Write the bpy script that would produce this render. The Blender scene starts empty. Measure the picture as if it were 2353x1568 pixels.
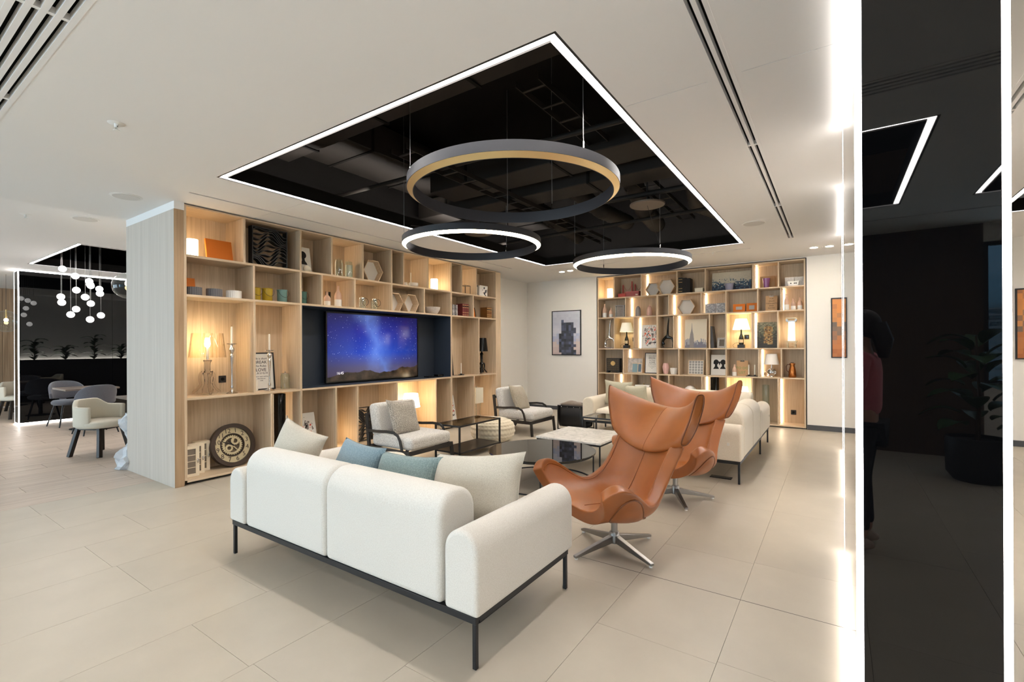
import bpy, bmesh, math, random
from mathutils import Vector, Matrix, Euler
random.seed(7)
R = math.radians
PI = math.pi
SC = bpy.context.scene
COL = SC.collection

# ------------------------------------------------------------------ camera
YAW, ROLL, CAM_H = R(34.2776), R(-0.26991), 1.45
_c, _s = math.cos(YAW), math.sin(YAW)
_right, _down, _fwd = Vector((_c, _s, 0)), Vector((0, 0, -1)), Vector((-_s, _c, 0))
_cr, _sr = math.cos(ROLL), math.sin(ROLL)
_r2 = _right * _cr - _down * _sr
_d2 = _right * _sr + _down * _cr
cam = bpy.data.cameras.new('camera')
cam_o = bpy.data.objects.new('camera', cam)
COL.objects.link(cam_o)
cam.sensor_width = 36.0
cam.lens = 1091.68 / 2353 * 36.0
cam.shift_y = 13.63 / 2353
cam.clip_start = 0.02
m3 = Matrix((_r2, -_d2, -_fwd)).transposed()
cam_o.matrix_world = Matrix.Translation((0, 0, CAM_H)) @ m3.to_4x4()
SC.camera = cam_o

# ------------------------------------------------------------------ world: overcast daylight behind the windows
w = bpy.data.worlds.new('overcast_sky')
SC.world = w
w.use_nodes = True
bg = w.node_tree.nodes['Background']
bg.inputs[0].default_value = (0.86, 0.885, 1.0, 1)
bg.inputs[1].default_value = 6.0
vs = SC.view_settings
vs.view_transform = 'Standard'
vs.look = 'None'
vs.gamma = 1.0
vs.use_curve_mapping = False
vs.exposure = 0.95
cy = SC.cycles
cy.use_denoising = True
cy.use_adaptive_sampling = True
cy.adaptive_threshold = 0.05
cy.use_light_tree = False
cy.denoising_prefilter = 'ACCURATE'
cy.max_bounces = 6
cy.diffuse_bounces = 3
cy.glossy_bounces = 3
cy.transmission_bounces = 8
cy.transparent_max_bounces = 10
cy.caustics_reflective = False
cy.caustics_refractive = False
cy.sample_clamp_indirect = 6.0
cy.blur_glossy = 0.5

# strengths of the lights the place has
S_FRAME = 41.0    # LED frames round the ceiling recesses
S_COLUMN = 11.0   # LED edges of the glass columns
S_RING = 14.0     # ring pendants
S_CELL = 12.0      # LED strips inside the bookcases
S_LAMP = 5.0      # table lamp shades
S_SPOT = 120.0     # recessed downlights

def portal(x0, x1, z0, z1, y):
    l = bpy.data.lights.new('window_daylight', 'AREA')
    l.shape = 'RECTANGLE'; l.size = x1 - x0; l.size_y = z1 - z0
    l.cycles.is_portal = True
    o = bpy.data.objects.new('window_daylight', l)
    COL.objects.link(o)
    o.location = ((x0 + x1) / 2, y, (z0 + z1) / 2)
    o.rotation_euler = (-R(90), 0, R(180))      # an area lamp shines along its local -z; here towards +y
    return o
WINDOWS = [(-16.2, -12.6, 0.08), (-12.2, -8.6, 0.08), (-6.4, -3.9, 0.08), (-3.7, -1.2, 0.08), (1.54, 4.4, 0.95)]  # third and fourth added unseen for the sofa back; low sills send light under it
for a, b, zs in WINDOWS:
    portal(a, b, zs, 2.75, -5.02)

# ------------------------------------------------------------------ materials
MATS = {}
def srgb(r, g, b):
    def f(c):
        c /= 255.0
        return c / 12.92 if c <= 0.04045 else ((c + 0.055) / 1.055) ** 2.4
    return (f(r), f(g), f(b), 1)
def nt(name):
    m = bpy.data.materials.new(name); m.use_nodes = True
    t = m.node_tree
    return m, t, t.nodes['Principled BSDF']
def mat(name, col=(200, 200, 200), rough=0.5, metal=0.0, spec=0.5, trans=0.0, ior=1.45, emit=None, es=0.0, coat=0.0, sheen=0.0, noise=0.0, nscale=8.0, bump=0.0, bscale=200.0, vary=0.0):
    if name in MATS: return MATS[name]
    m, t, p = nt(name)
    c = srgb(*col)
    p.inputs['Base Color'].default_value = c
    p.inputs['Roughness'].default_value = rough
    p.inputs['Metallic'].default_value = metal
    p.inputs['Specular IOR Level'].default_value = spec
    p.inputs['Transmission Weight'].default_value = trans
    p.inputs['IOR'].default_value = ior
    p.inputs['Coat Weight'].default_value = coat
    p.inputs['Sheen Weight'].default_value = sheen
    if emit:
        p.inputs['Emission Color'].default_value = (*emit, 1)
        p.inputs['Emission Strength'].default_value = es
    if noise or vary:
        tc = t.nodes.new('ShaderNodeTexCoord'); n = t.nodes.new('ShaderNodeTexNoise')
        n.inputs['Scale'].default_value = nscale; n.inputs['Detail'].default_value = 5
        t.links.new(tc.outputs['Object'], n.inputs['Vector'])
        mp = t.nodes.new('ShaderNodeMapRange')
        mp.inputs[3].default_value = 1 - noise; mp.inputs[4].default_value = 1 + noise
        mp.inputs[1].default_value = 0.3; mp.inputs[2].default_value = 0.7
        t.links.new(n.outputs['Fac'], mp.inputs[0])
        val = mp.outputs[0]
        if vary:
            oi = t.nodes.new('ShaderNodeObjectInfo'); m2 = t.nodes.new('ShaderNodeMapRange')
            m2.inputs[3].default_value = 1 - vary; m2.inputs[4].default_value = 1 + vary
            t.links.new(oi.outputs['Random'], m2.inputs[0])
            ml = t.nodes.new('ShaderNodeMath'); ml.operation = 'MULTIPLY'
            t.links.new(val, ml.inputs[0]); t.links.new(m2.outputs[0], ml.inputs[1]); val = ml.outputs[0]
        mx = t.nodes.new('ShaderNodeVectorMath'); mx.operation = 'SCALE'
        mx.inputs[0].default_value = c[:3]
        t.links.new(val, mx.inputs['Scale'])
        t.links.new(mx.outputs[0], p.inputs['Base Color'])
    if bump:
        tc = t.nodes.new('ShaderNodeTexCoord'); n = t.nodes.new('ShaderNodeTexNoise')
        n.inputs['Scale'].default_value = bscale; n.inputs['Detail'].default_value = 2
        t.links.new(tc.outputs['Object'], n.inputs['Vector'])
        b = t.nodes.new('ShaderNodeBump'); b.inputs['Strength'].default_value = bump; b.inputs['Distance'].default_value = 0.002
        t.links.new(n.outputs['Fac'], b.inputs['Height']); t.links.new(b.outputs[0], p.inputs['Normal'])
    MATS[name] = m
    return m
def wood(name, a, b, axis='z', rough=0.5, scale=1.0, contrast=(0.35, 0.7), vary=0.06):
    if name in MATS: return MATS[name]
    m, t, p = nt(name)
    tc = t.nodes.new('ShaderNodeTexCoord'); mp = t.nodes.new('ShaderNodeMapping')
    lo, hi = 1.2 * scale, 38 * scale
    mp.inputs['Scale'].default_value = {'x': (lo, hi, hi), 'y': (hi, lo, hi), 'z': (hi, hi, lo)}[axis]
    oi = t.nodes.new('ShaderNodeObjectInfo')
    ad = t.nodes.new('ShaderNodeVectorMath'); ad.operation = 'ADD'
    ms = t.nodes.new('ShaderNodeVectorMath'); ms.operation = 'SCALE'; ms.inputs[0].default_value = (13, 7, 19)
    t.links.new(oi.outputs['Random'], ms.inputs['Scale'])
    t.links.new(tc.outputs['Object'], ad.inputs[0]); t.links.new(ms.outputs[0], ad.inputs[1])
    t.links.new(ad.outputs[0], mp.inputs['Vector'])
    n = t.nodes.new('ShaderNodeTexNoise'); n.inputs['Scale'].default_value = 1.6; n.inputs['Detail'].default_value = 6; n.inputs['Distortion'].default_value = 0.4
    t.links.new(mp.outputs[0], n.inputs['Vector'])
    cr = t.nodes.new('ShaderNodeValToRGB')
    cr.color_ramp.elements[0].position = contrast[0]; cr.color_ramp.elements[1].position = contrast[1]
    cr.color_ramp.elements[0].color = srgb(*a); cr.color_ramp.elements[1].color = srgb(*b)
    t.links.new(n.outputs['Fac'], cr.inputs[0])
    m2 = t.nodes.new('ShaderNodeMapRange'); m2.inputs[3].default_value = 1 - vary; m2.inputs[4].default_value = 1 + vary
    t.links.new(oi.outputs['Random'], m2.inputs[0])
    mx = t.nodes.new('ShaderNodeVectorMath'); mx.operation = 'SCALE'
    t.links.new(cr.outputs[0], mx.inputs[0]); t.links.new(m2.outputs[0], mx.inputs['Scale'])
    t.links.new(mx.outputs[0], p.inputs['Base Color'])
    p.inputs['Roughness'].default_value = rough
    p.inputs['Specular IOR Level'].default_value = 0.3
    MATS[name] = m
    return m
def fabric(name, a, b, scale=260.0, flat=False, bump=0.5, rough=0.9, sheen=0.25, kind='weave', thresh=(0.35, 0.65)):
    if name in MATS: return MATS[name]
    m, t, p = nt(name)
    tc = t.nodes.new('ShaderNodeTexCoord')
    if kind == 'weave':
        x = t.nodes.new('ShaderNodeTexVoronoi'); x.inputs['Scale'].default_value = scale; x.inputs['Randomness'].default_value = 0.35
        src = x.outputs['Distance']
    else:
        x = t.nodes.new('ShaderNodeTexNoise'); x.inputs['Scale'].default_value = scale; x.inputs['Detail'].default_value = 4
        src = x.outputs['Fac']
    vec = tc.outputs['Object']
    if flat:      # woven sheet: the pattern runs in the plane of the cloth
        mp = t.nodes.new('ShaderNodeMapping'); mp.inputs['Scale'].default_value = (1, 0.0, 1); t.links.new(vec, mp.inputs['Vector']); vec = mp.outputs[0]
    t.links.new(vec, x.inputs['Vector'])
    cr = t.nodes.new('ShaderNodeValToRGB')
    cr.color_ramp.elements[0].position = thresh[0]; cr.color_ramp.elements[1].position = thresh[1]
    cr.color_ramp.elements[0].color = srgb(*a); cr.color_ramp.elements[1].color = srgb(*b)
    t.links.new(src, cr.inputs[0]); t.links.new(cr.outputs[0], p.inputs['Base Color'])
    bm = t.nodes.new('ShaderNodeBump'); bm.inputs['Strength'].default_value = bump; bm.inputs['Distance'].default_value = 0.002
    bm.invert = kind == 'weave'
    t.links.new(src, bm.inputs['Height']); t.links.new(bm.outputs[0], p.inputs['Normal'])
    p.inputs['Roughness'].default_value = rough; p.inputs['Sheen Weight'].default_value = sheen
    p.inputs['Specular IOR Level'].default_value = 0.2
    MATS[name] = m
    return m
def emis(name, col, s):
    if name in MATS: return MATS[name]
    m, t, p = nt(name)
    p.inputs['Base Color'].default_value = (0.8, 0.8, 0.8, 1)
    p.inputs['Emission Color'].default_value = (*col, 1)
    p.inputs['Emission Strength'].default_value = s
    MATS[name] = m
    return m
def thin_glass(name, tint=(245, 250, 250), gloss=0.0, base=0.04):
    """a single sheet: lets light straight through with a tint and mirrors more at grazing angles"""
    if name in MATS: return MATS[name]
    m = bpy.data.materials.new(name); m.use_nodes = True
    t = m.node_tree; t.nodes.remove(t.nodes['Principled BSDF'])
    out = t.nodes['Material Output']
    tr = t.nodes.new('ShaderNodeBsdfTransparent'); tr.inputs[0].default_value = srgb(*tint)
    gl = t.nodes.new('ShaderNodeBsdfGlossy'); gl.inputs['Roughness'].default_value = gloss; gl.inputs[0].default_value = (1, 1, 1, 1)
    lw = t.nodes.new('ShaderNodeLayerWeight')
    pw_ = mth(t, 'ADD', mth(t, 'MULTIPLY', mth(t, 'POWER', lw.outputs['Facing'], 4.0), 0.75), base)
    mx = t.nodes.new('ShaderNodeMixShader')
    t.links.new(pw_, mx.inputs[0]); t.links.new(tr.outputs[0], mx.inputs[1]); t.links.new(gl.outputs[0], mx.inputs[2])
    t.links.new(mx.outputs[0], out.inputs[0])
    MATS[name] = m
    return m
def ramp_mat(name, build, rough=0.6):
    """build(tree, coords, principled) wires its own colour"""
    if name in MATS: return MATS[name]
    m, t, p = nt(name)
    p.inputs['Roughness'].default_value = rough
    tc = t.nodes.new('ShaderNodeTexCoord')
    build(t, tc.outputs['Object'], p)
    MATS[name] = m
    return m
def N(t, kind, **kw):
    n = t.nodes.new('ShaderNode' + kind)
    for k, v in kw.items():
        if k.startswith('i'): n.inputs[int(k[1:])].default_value = v
        else: setattr(n, k, v)
    return n
def mth(t, op, a, b=None, c=None):
    n = t.nodes.new('ShaderNodeMath'); n.operation = op
    for i, v in enumerate((a, b, c)):
        if v is None: continue
        if isinstance(v, (int, float)): n.inputs[i].default_value = v
        else: t.links.new(v, n.inputs[i])
    return n.outputs[0]
def ramp(t, fac, stops, interp='LINEAR'):
    n = t.nodes.new('ShaderNodeValToRGB'); cr = n.color_ramp; cr.interpolation = interp
    while len(cr.elements) < len(stops): cr.elements.new(0.5)
    for e, (pos, col) in zip(cr.elements, stops): e.position = pos; e.color = srgb(*col)
    t.links.new(fac, n.inputs[0])
    return n.outputs[0]
def mixc(t, fac, a, b):
    n = t.nodes.new('ShaderNodeMix'); n.data_type = 'RGBA'
    if isinstance(fac, (int, float)): n.inputs[0].default_value = fac
    else: t.links.new(fac, n.inputs[0])
    for s, v in ((6, a), (7, b)):
        if isinstance(v, tuple): n.inputs[s].default_value = v
        else: t.links.new(v, n.inputs[s])
    return n.outputs[2]
def mosaic(name, cell, stops, noise=0.25, axis='z', mass=None, jit=3.0):
    """blocks of one colour each; the ramp runs up the picture, a darker mass may sit in the middle"""
    def b(t, co, p):
        sn = N(t, 'VectorMath', operation='SNAP'); sn.inputs[1].default_value = (cell, 10, cell)
        t.links.new(co, sn.inputs[0])
        sx = t.nodes.new('ShaderNodeSeparateXYZ'); t.links.new(sn.outputs[0], sx.inputs[0])
        wn = N(t, 'TexWhiteNoise', noise_dimensions='3D'); t.links.new(sn.outputs[0], wn.inputs['Vector'])
        h = mth(t, 'ADD', sx.outputs[2], mth(t, 'MULTIPLY', mth(t, 'SUBTRACT', wn.outputs['Value'], 0.5), noise))
        col = ramp(t, h, stops)
        if mass:
            (cx, cz, rx, rz, mstops) = mass
            ex = mth(t, 'ABSOLUTE', mth(t, 'DIVIDE', mth(t, 'SUBTRACT', sx.outputs[0], cx), rx))
            ez = mth(t, 'ABSOLUTE', mth(t, 'DIVIDE', mth(t, 'SUBTRACT', sx.outputs[2], cz), rz))
            dd = mth(t, 'ADD', mth(t, 'MAXIMUM', ex, ez), mth(t, 'MULTIPLY', mth(t, 'SUBTRACT', wn.outputs['Value'], 0.5), 0.3))
            f = mth(t, 'LESS_THAN', dd, 1.0)
            wn2 = N(t, 'TexWhiteNoise', noise_dimensions='4D'); wn2.inputs['W'].default_value = jit
            t.links.new(sn.outputs[0], wn2.inputs['Vector'])
            col = mixc(t, f, col, ramp(t, wn2.outputs['Value'], mstops))
        t.links.new(col, p.inputs['Base Color'])
    return ramp_mat(name, b, 0.5)

OAK = ((197, 173, 143), (216, 194, 165))
W_Z = wood('oak_vertical', *OAK, axis='z')
W_X = wood('oak_along_x', *OAK, axis='x')
W_Y = wood('oak_along_y', *OAK, axis='y')
W_END = wood('oak_daylit_end', (192, 182, 170), (203, 193, 181), axis='z', scale=0.5)  # greyer oak: the cool daylight on this side is put into the colour
W_DARK = wood('dark_stained_wood', (34, 28, 24), (54, 45, 38), axis='z', rough=0.4)
M_TILE = mat('beige_porcelain_tile', (184, 174, 158), rough=0.38, spec=0.35, noise=0.05, nscale=3.0, vary=0.025)
M_GROUT = mat('pale_grout', (180, 170, 154), rough=0.9)
M_PLANK = wood('greige_plank', (176, 158, 142), (202, 186, 170), axis='y', rough=0.42, scale=0.8, vary=0.04)
M_CEIL = mat('white_ceiling_paint', (236, 234, 231), rough=0.85, spec=0.2)
M_WALL = mat('warm_white_paint', (232, 228, 221), rough=0.8, spec=0.2)
M_VOID = mat('black_void_paint', (17, 15, 13), rough=0.8, spec=0.15)
M_DUCT = mat('dark_duct', (30, 26, 22), rough=0.65, spec=0.25, noise=0.15, nscale=5)
M_BLACK = mat('black_metal', (26, 26, 28), rough=0.45)
M_BLKGLOSS = mat('black_gloss', (8, 8, 8), rough=0.08)
M_BLKGLASS = mat('black_mirror_glass', (7, 7, 8), rough=0.012, spec=0.6)
M_PLASTIC = mat('white_plastic', (235, 233, 228), rough=0.4)
M_WHITE = mat('white_ceramic', (238, 234, 226), rough=0.25)
M_CHROME = mat('polished_silver', (215, 212, 208), rough=0.12, metal=1.0)
M_STEEL = mat('brushed_steel', (150, 148, 145), rough=0.32, metal=1.0)
M_GLASS = mat('clear_glass', (255, 255, 255), rough=0.0, trans=1.0, ior=1.45)
M_PANE = thin_glass('thin_glass')
M_SMOKE = mat('smoked_glass', (24, 22, 20), rough=0.01, spec=0.75)
M_LED = emis('led_white', (1.0, 0.945, 0.905), S_FRAME)
M_LEDC = emis('led_column', (1.0, 0.945, 0.90), S_COLUMN)
M_LEDCELL = emis('led_warm_strip', (1.0, 0.83, 0.60), S_CELL)
M_RING = emis('ring_diffuser', (1.0, 0.83, 0.55), S_RING)
M_SHADE = emis('lit_shade', (1.0, 0.78, 0.48), S_LAMP)
M_SPOT = emis('downlight_lens', (1.0, 0.88, 0.72), S_SPOT)
M_SOFA = fabric('ivory_sofa_fabric', (205, 199, 189), (219, 215, 206), scale=240, bump=0.4, kind='noise')
M_SOFA2 = fabric('cream_sofa_fabric', (212, 200, 180), (226, 216, 198), scale=240, bump=0.3, kind='noise')
M_LEATHER = mat('tan_leather', (152, 88, 42), rough=0.33, spec=0.55, noise=0.14, nscale=4, bump=0.25, bscale=320)
M_BLKLEATHER = mat('black_leather', (20, 19, 19), rough=0.35, bump=0.3, bscale=250)
M_ORANGE = mat('orange_board', (205, 112, 30), rough=0.7)
M_PAPER = mat('print_paper', (232, 228, 220), rough=0.7)
M_INK = mat('black_ink', (22, 21, 21), rough=0.7)

# ------------------------------------------------------------------ mesh helpers
class MB:
    def __init__(s): s.v = []; s.f = []
    def add(s, vs, fs):
        o = len(s.v); s.v += [tuple(x) for x in vs]; s.f += [tuple(i + o for i in f) for f in fs]
        return s
    def box(s, x0, x1, y0, y1, z0, z1):
        return s.add([(x0, y0, z0), (x1, y0, z0), (x1, y1, z0), (x0, y1, z0), (x0, y0, z1), (x1, y0, z1), (x1, y1, z1), (x0, y1, z1)],
                     [(3, 2, 1, 0), (4, 5, 6, 7), (0, 1, 5, 4), (1, 2, 6, 5), (2, 3, 7, 6), (3, 0, 4, 7)])
    def cbox(s, c, d): return s.box(c[0] - d[0] / 2, c[0] + d[0] / 2, c[1] - d[1] / 2, c[1] + d[1] / 2, c[2] - d[2] / 2, c[2] + d[2] / 2)
    def lathe(s, prof, n=28, c=(0, 0, 0), rib=0, amp=0.0, close=False):
        vs, fs = [], []
        for r, z in prof:
            for k in range(n):
                a = 2 * PI * k / n
                rr = r * (1 + (amp * math.cos(rib * a) if rib else 0))
                vs.append((c[0] + rr * math.cos(a), c[1] + rr * math.sin(a), c[2] + z))
        m = len(prof)
        for i in range(m - 1 + (1 if close else 0)):
            j = (i + 1) % m
            for k in range(n):
                l = (k + 1) % n
                fs.append((i * n + k, i * n + l, j * n + l, j * n + k))
        if not close:
            if prof[0][0] > 1e-6: fs.append(tuple(range(n))[::-1])
            if prof[-1][0] > 1e-6: fs.append(tuple((m - 1) * n + k for k in range(n)))
        return s.add(vs, fs)
    def cyl(s, p0, p1, r0, r1=None, n=16): return s.tube([p0, p1], [r0, r0 if r1 is None else r1], n)
    def tube(s, path, rad, n=10, closed=False, flat=None):
        """swept round (or flat = (w, h) rectangular) section along a path"""
        P = [Vector(p) for p in path]
        m = len(P)
        rs = rad if isinstance(rad, (list, tuple)) else [rad] * m
        vs, fs = [], []
        up = None
        for i in range(m):
            if closed: tg = P[(i + 1) % m] - P[i - 1]
            else: tg = (P[i + 1] if i < m - 1 else P[i]) - (P[i - 1] if i else P[i])
            tg = tg.normalized() if tg.length > 1e-9 else Vector((0, 0, 1))
            if up is None:
                up = Vector((0, 0, 1)) if abs(tg.z) < 0.9 else Vector((1, 0, 0))
            a = tg.cross(up)
            if a.length < 1e-6: a = tg.cross(Vector((0, 1, 0)))
            a.normalize(); b = a.cross(tg).normalized(); up = b
            if flat:
                w2, h2 = flat[0] / 2, flat[1] / 2
                for q in ((-w2, -h2), (w2, -h2), (w2, h2), (-w2, h2)): vs.append(P[i] + a * q[0] + b * q[1])
            else:
                for k in range(n):
                    t = 2 * PI * k / n
                    vs.append(P[i] + (a * math.cos(t) + b * math.sin(t)) * rs[i])
        if flat: n = 4
        for i in range(m - 1 + (1 if closed else 0)):
            j = (i + 1) % m
            for k in range(n):
                l = (k + 1) % n
                fs.append((i * n + k, j * n + k, j * n + l, i * n + l))
        if not closed:
            fs.append(tuple(range(n))); fs.append(tuple((m - 1) * n + k for k in range(n))[::-1])
        return s.add(vs, fs)
    def prism(s, poly, lo, hi, axis='y'):
        """a 2d outline pushed through from lo to hi along an axis (poly in the two other axes, in order)"""
        def P(a, b, c): return {'y': (a, c, b), 'x': (c, a, b), 'z': (a, b, c)}[axis]
        n = len(poly)
        vs = [P(a, b, lo) for a, b in poly] + [P(a, b, hi) for a, b in poly]
        fs = [tuple(range(n)), tuple(range(2 * n - 1, n - 1, -1))]
        fs += [(i, (i + 1) % n + 0, (i + 1) % n + n, i + n)[::-1] for i in range(n)]
        return s.add(vs, fs)
    def grid(s, fn, nu, nv, wrapu=False):
        vs = [fn(u / (nu if wrapu else nu - 1), v / (nv - 1)) for v in range(nv) for u in range(nu)]
        fs = []
        for v in range(nv - 1):
            for u in range(nu if wrapu else nu - 1):
                w_ = (u + 1) % nu
                fs.append((v * nu + u, v * nu + w_, (v + 1) * nu + w_, (v + 1) * nu + u))
        return s.add(vs, fs)
    def sphere(s, c, r, n=16, m=10, sz=None):
        sz = sz or (1, 1, 1)
        def fn(u, v):
            a, b = 2 * PI * u, PI * v
            return (c[0] + r * sz[0] * math.sin(b) * math.cos(a), c[1] + r * sz[1] * math.sin(b) * math.sin(a), c[2] - r * sz[2] * math.cos(b))
        return s.grid(fn, n, m, True)
    def xf(s, M): s.v = [tuple(M @ Vector(v)) for v in s.v]; return s
    def mesh(s, name, material, smooth=None, fix=True):
        me = bpy.data.meshes.new(name)
        me.from_pydata(s.v, [], s.f)
        if fix:
            bm = bmesh.new(); bm.from_mesh(me)
            bmesh.ops.remove_doubles(bm, verts=bm.verts, dist=1e-6)
            bmesh.ops.recalc_face_normals(bm, faces=bm.faces)
            bm.to_mesh(me); bm.free()
        if material: me.materials.append(material)
        if smooth is not None:
            me.polygons.foreach_set('use_smooth', [True] * len(me.polygons))
            me.set_sharp_from_angle(angle=R(smooth))
        me.update()
        return me
    def build(s, name, material, parent=None, smooth=None, bevel=0, seg=2, sub=0, loc=None, rot=None, fix=True, solid=0):
        return link(name, s.mesh(name, material, smooth if smooth is not None else (50 if bevel or sub else None), fix), parent, bevel, seg, sub, loc, rot, solid)
def link(name, me, parent=None, bevel=0, seg=2, sub=0, loc=None, rot=None, solid=0):
    o = bpy.data.objects.new(name, me)
    COL.objects.link(o)
    if parent: o.parent = parent
    if loc: o.location = loc
    if rot: o.rotation_euler = rot
    if solid:
        md = o.modifiers.new('solid', 'SOLIDIFY'); md.thickness = solid; md.offset = -1
    if bevel:
        md = o.modifiers.new('bevel', 'BEVEL'); md.width = bevel; md.segments = seg; md.limit_method = 'ANGLE'; md.angle_limit = R(35)
    if sub:
        md = o.modifiers.new('sub', 'SUBSURF'); md.levels = sub; md.render_levels = sub
    return o
def tag(o, label=None, cat=None, group=None, kind=None):
    if label: o['label'] = label
    if cat: o['category'] = cat
    if group: o['group'] = group
    if kind: o['kind'] = kind
    return o
def thing(name, label, cat, loc=(0, 0, 0), rot=(0, 0, 0), group=None):
    o = bpy.data.objects.new(name, None)
    o.empty_display_size = 0.1
    COL.objects.link(o)
    o.location = loc
    o.rotation_euler = rot if isinstance(rot, tuple) else (0, 0, rot)
    return tag(o, label, cat, group)
def struct(o): o['kind'] = 'structure'; return o
def copy_tree(o, parent=None):
    c = o.copy(); COL.objects.link(c)
    if parent: c.parent = parent
    for ch in list(o.children): copy_tree(ch, c)
    return c
def text(body, size, parent, loc, material=None, rot=(R(90), 0, 0), align='CENTER', name='lettering', thick=0.0006, space=1.0):
    cu = bpy.data.curves.new(name, 'FONT')
    cu.body = body; cu.size = size; cu.align_x = align; cu.align_y = 'CENTER'; cu.extrude = thick; cu.space_line = space
    cu.resolution_u = 3
    cu.materials.append(material or M_INK)
    o = bpy.data.objects.new(name, cu); COL.objects.link(o)
    o.parent = parent; o.location = loc; o.rotation_euler = rot
    return o
def skin(name, verts, edges, radii, material, parent=None, sub=2, root=0, loc=None, rot=None):
    me = bpy.data.meshes.new(name)
    me.from_pydata(verts, edges, [])
    o = bpy.data.objects.new(name, me); COL.objects.link(o)
    if parent: o.parent = parent
    if loc: o.location = loc
    if rot: o.rotation_euler = rot
    md = o.modifiers.new('skin', 'SKIN'); md.use_smooth_shade = True
    sv = me.skin_vertices[0].data
    for i, r_ in enumerate(radii):
        sv[i].radius = r_ if isinstance(r_, tuple) else (r_, r_)
        sv[i].use_root = i == root
    md2 = o.modifiers.new('sub', 'SUBSURF'); md2.levels = sub; md2.render_levels = sub
    me.materials.append(material)
    return o
def arch(w, z0, z1, r, n=7):
    """outline of a slab with a rounded top: half width w, in (lateral, z)"""
    pts = [(-w, z0), (w, z0)]
    for k in range(n + 1):
        a = PI / 2 * k / n
        pts.append((w - r + r * math.cos(a), z1 - r + r * math.sin(a)))
    for k in range(n + 1):
        a = PI / 2 + PI / 2 * k / n
        pts.append((-w + r + r * math.cos(a), z1 - r + r * math.sin(a)))
    return pts
def pillow_mesh(w, h, t, mat_, n=15, pinch=0.10, crease=0.0, seed=0):
    rnd = random.Random(seed)
    ph = [rnd.uniform(0, 6.28) for _ in range(4)]
    def fn(sgn):
        def f(u, v):
            a, b = 2 * u - 1, 2 * v - 1
            x = a * w / 2 * (1 - pinch * (1 - abs(a)) * 0 - pinch * (1 - b * b) * abs(a) ** 3)
            z = b * h / 2 * (1 - pinch * (1 - a * a) * abs(b) ** 3)
            e = max(0.0, (1 - abs(a) ** 2.6)) * max(0.0, (1 - abs(b) ** 2.6))
            y = sgn * t / 2 * e ** 0.5
            y += crease * e * (math.sin(4.2 * a + ph[0] + 1.5 * b) + math.sin(5.1 * b + ph[1] - a)) * 0.5
            return (x, y, z)
        return f
    mb = MB(); mb.grid(fn(-1), n, n); mb.grid(fn(1), n, n)
    me = mb.mesh('pillow', mat_, 60)
    return me

# ================================================================== the setting
ZC = 2.985
ZV = 4.1
RECESS = {'a': (-4.58, -1.12, 2.03, 7.83), 'b': (-12.0, -9.12, 2.15, 7.9), 'c': (-2.86, 0.585, -3.43, -0.98), 'd': (1.16, 4.6, -3.45, -0.98), 'e': (1.52, 4.98, 2.03, 7.83)}
VENT_LONG = [(-0.575, -0.465, -0.6, 7.83), (0.885, 0.995, 1.0, 7.83)]
VENT_WIDE = [(-6.5, -1.0, 0.475, 0.70), (-0.3, 3.5, -0.43, -0.22)]
SLOT_L = (-5.262, -5.228, 2.07, 7.69)
SLOT_B = (-4.83, -1.1, 8.255, 8.29)
SLOT_C = (-3.0, 4.0, -4.12, -4.085)
SEAM = 0.003
SEAMS = [(-5.66, -5.30, 2.925 - SEAM, 2.925 + SEAM), (-5.19, -4.62, 2.925 - SEAM, 2.925 + SEAM), (-1.10, -0.61, 2.925 - SEAM, 2.925 + SEAM), (-0.43, 0.055, 2.925 - SEAM, 2.925 + SEAM)]
HOLES = list(RECESS.values()) + VENT_LONG + VENT_WIDE + [SLOT_L, SLOT_B, SLOT_C] + SEAMS
XA, XB, YA, YB_ = -17.3, 6.3, -5.2, 10.1
def holed_slab(x0, x1, y0, y1, z0, z1, holes):
    xs = sorted({x0, x1, *[h[0] for h in holes], *[h[1] for h in holes]})
    ys = sorted({y0, y1, *[h[2] for h in holes], *[h[3] for h in holes]})
    mb = MB()
    for j in range(len(ys) - 1):
        cyy = (ys[j] + ys[j + 1]) / 2
        run = None
        for i in range(len(xs)):
            full = i < len(xs) - 1 and not any(h[0] < (xs[i] + xs[i + 1]) / 2 < h[1] and h[2] < cyy < h[3] for h in holes)
            if full and run is None: run = xs[i]
            if not full and run is not None:
                mb.box(run, xs[i], ys[j], ys[j + 1], z0, z1); run = None
    return mb
struct(holed_slab(XA, XB, YA, YB_, ZC, ZC + 0.06, HOLES).build('ceiling', M_CEIL, fix=False))
struct(MB().box(XA, XB, YA, YB_, ZV, ZV + 0.1).build('ceiling_slab', M_VOID))
_r = RECESS['a']
_x0, _x1, _y0, _y1 = _r[0] - 0.5, _r[1] + 0.45, _r[2] - 0.3, _r[3] + 0.4
struct(MB().box(_x0 - 0.03, _x0, _y0, _y1, ZC + 0.06, ZV).box(_x1, _x1 + 0.03, _y0, _y1, ZC + 0.06, ZV).box(_x0, _x1, _y0 - 0.03, _y0, ZC + 0.06, ZV).box(_x0, _x1, _y1, _y1 + 0.03, ZC + 0.06, ZV).build('void_light_baffle', M_VOID, fix=False))  # added black walls that keep stray light out of the opening

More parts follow.
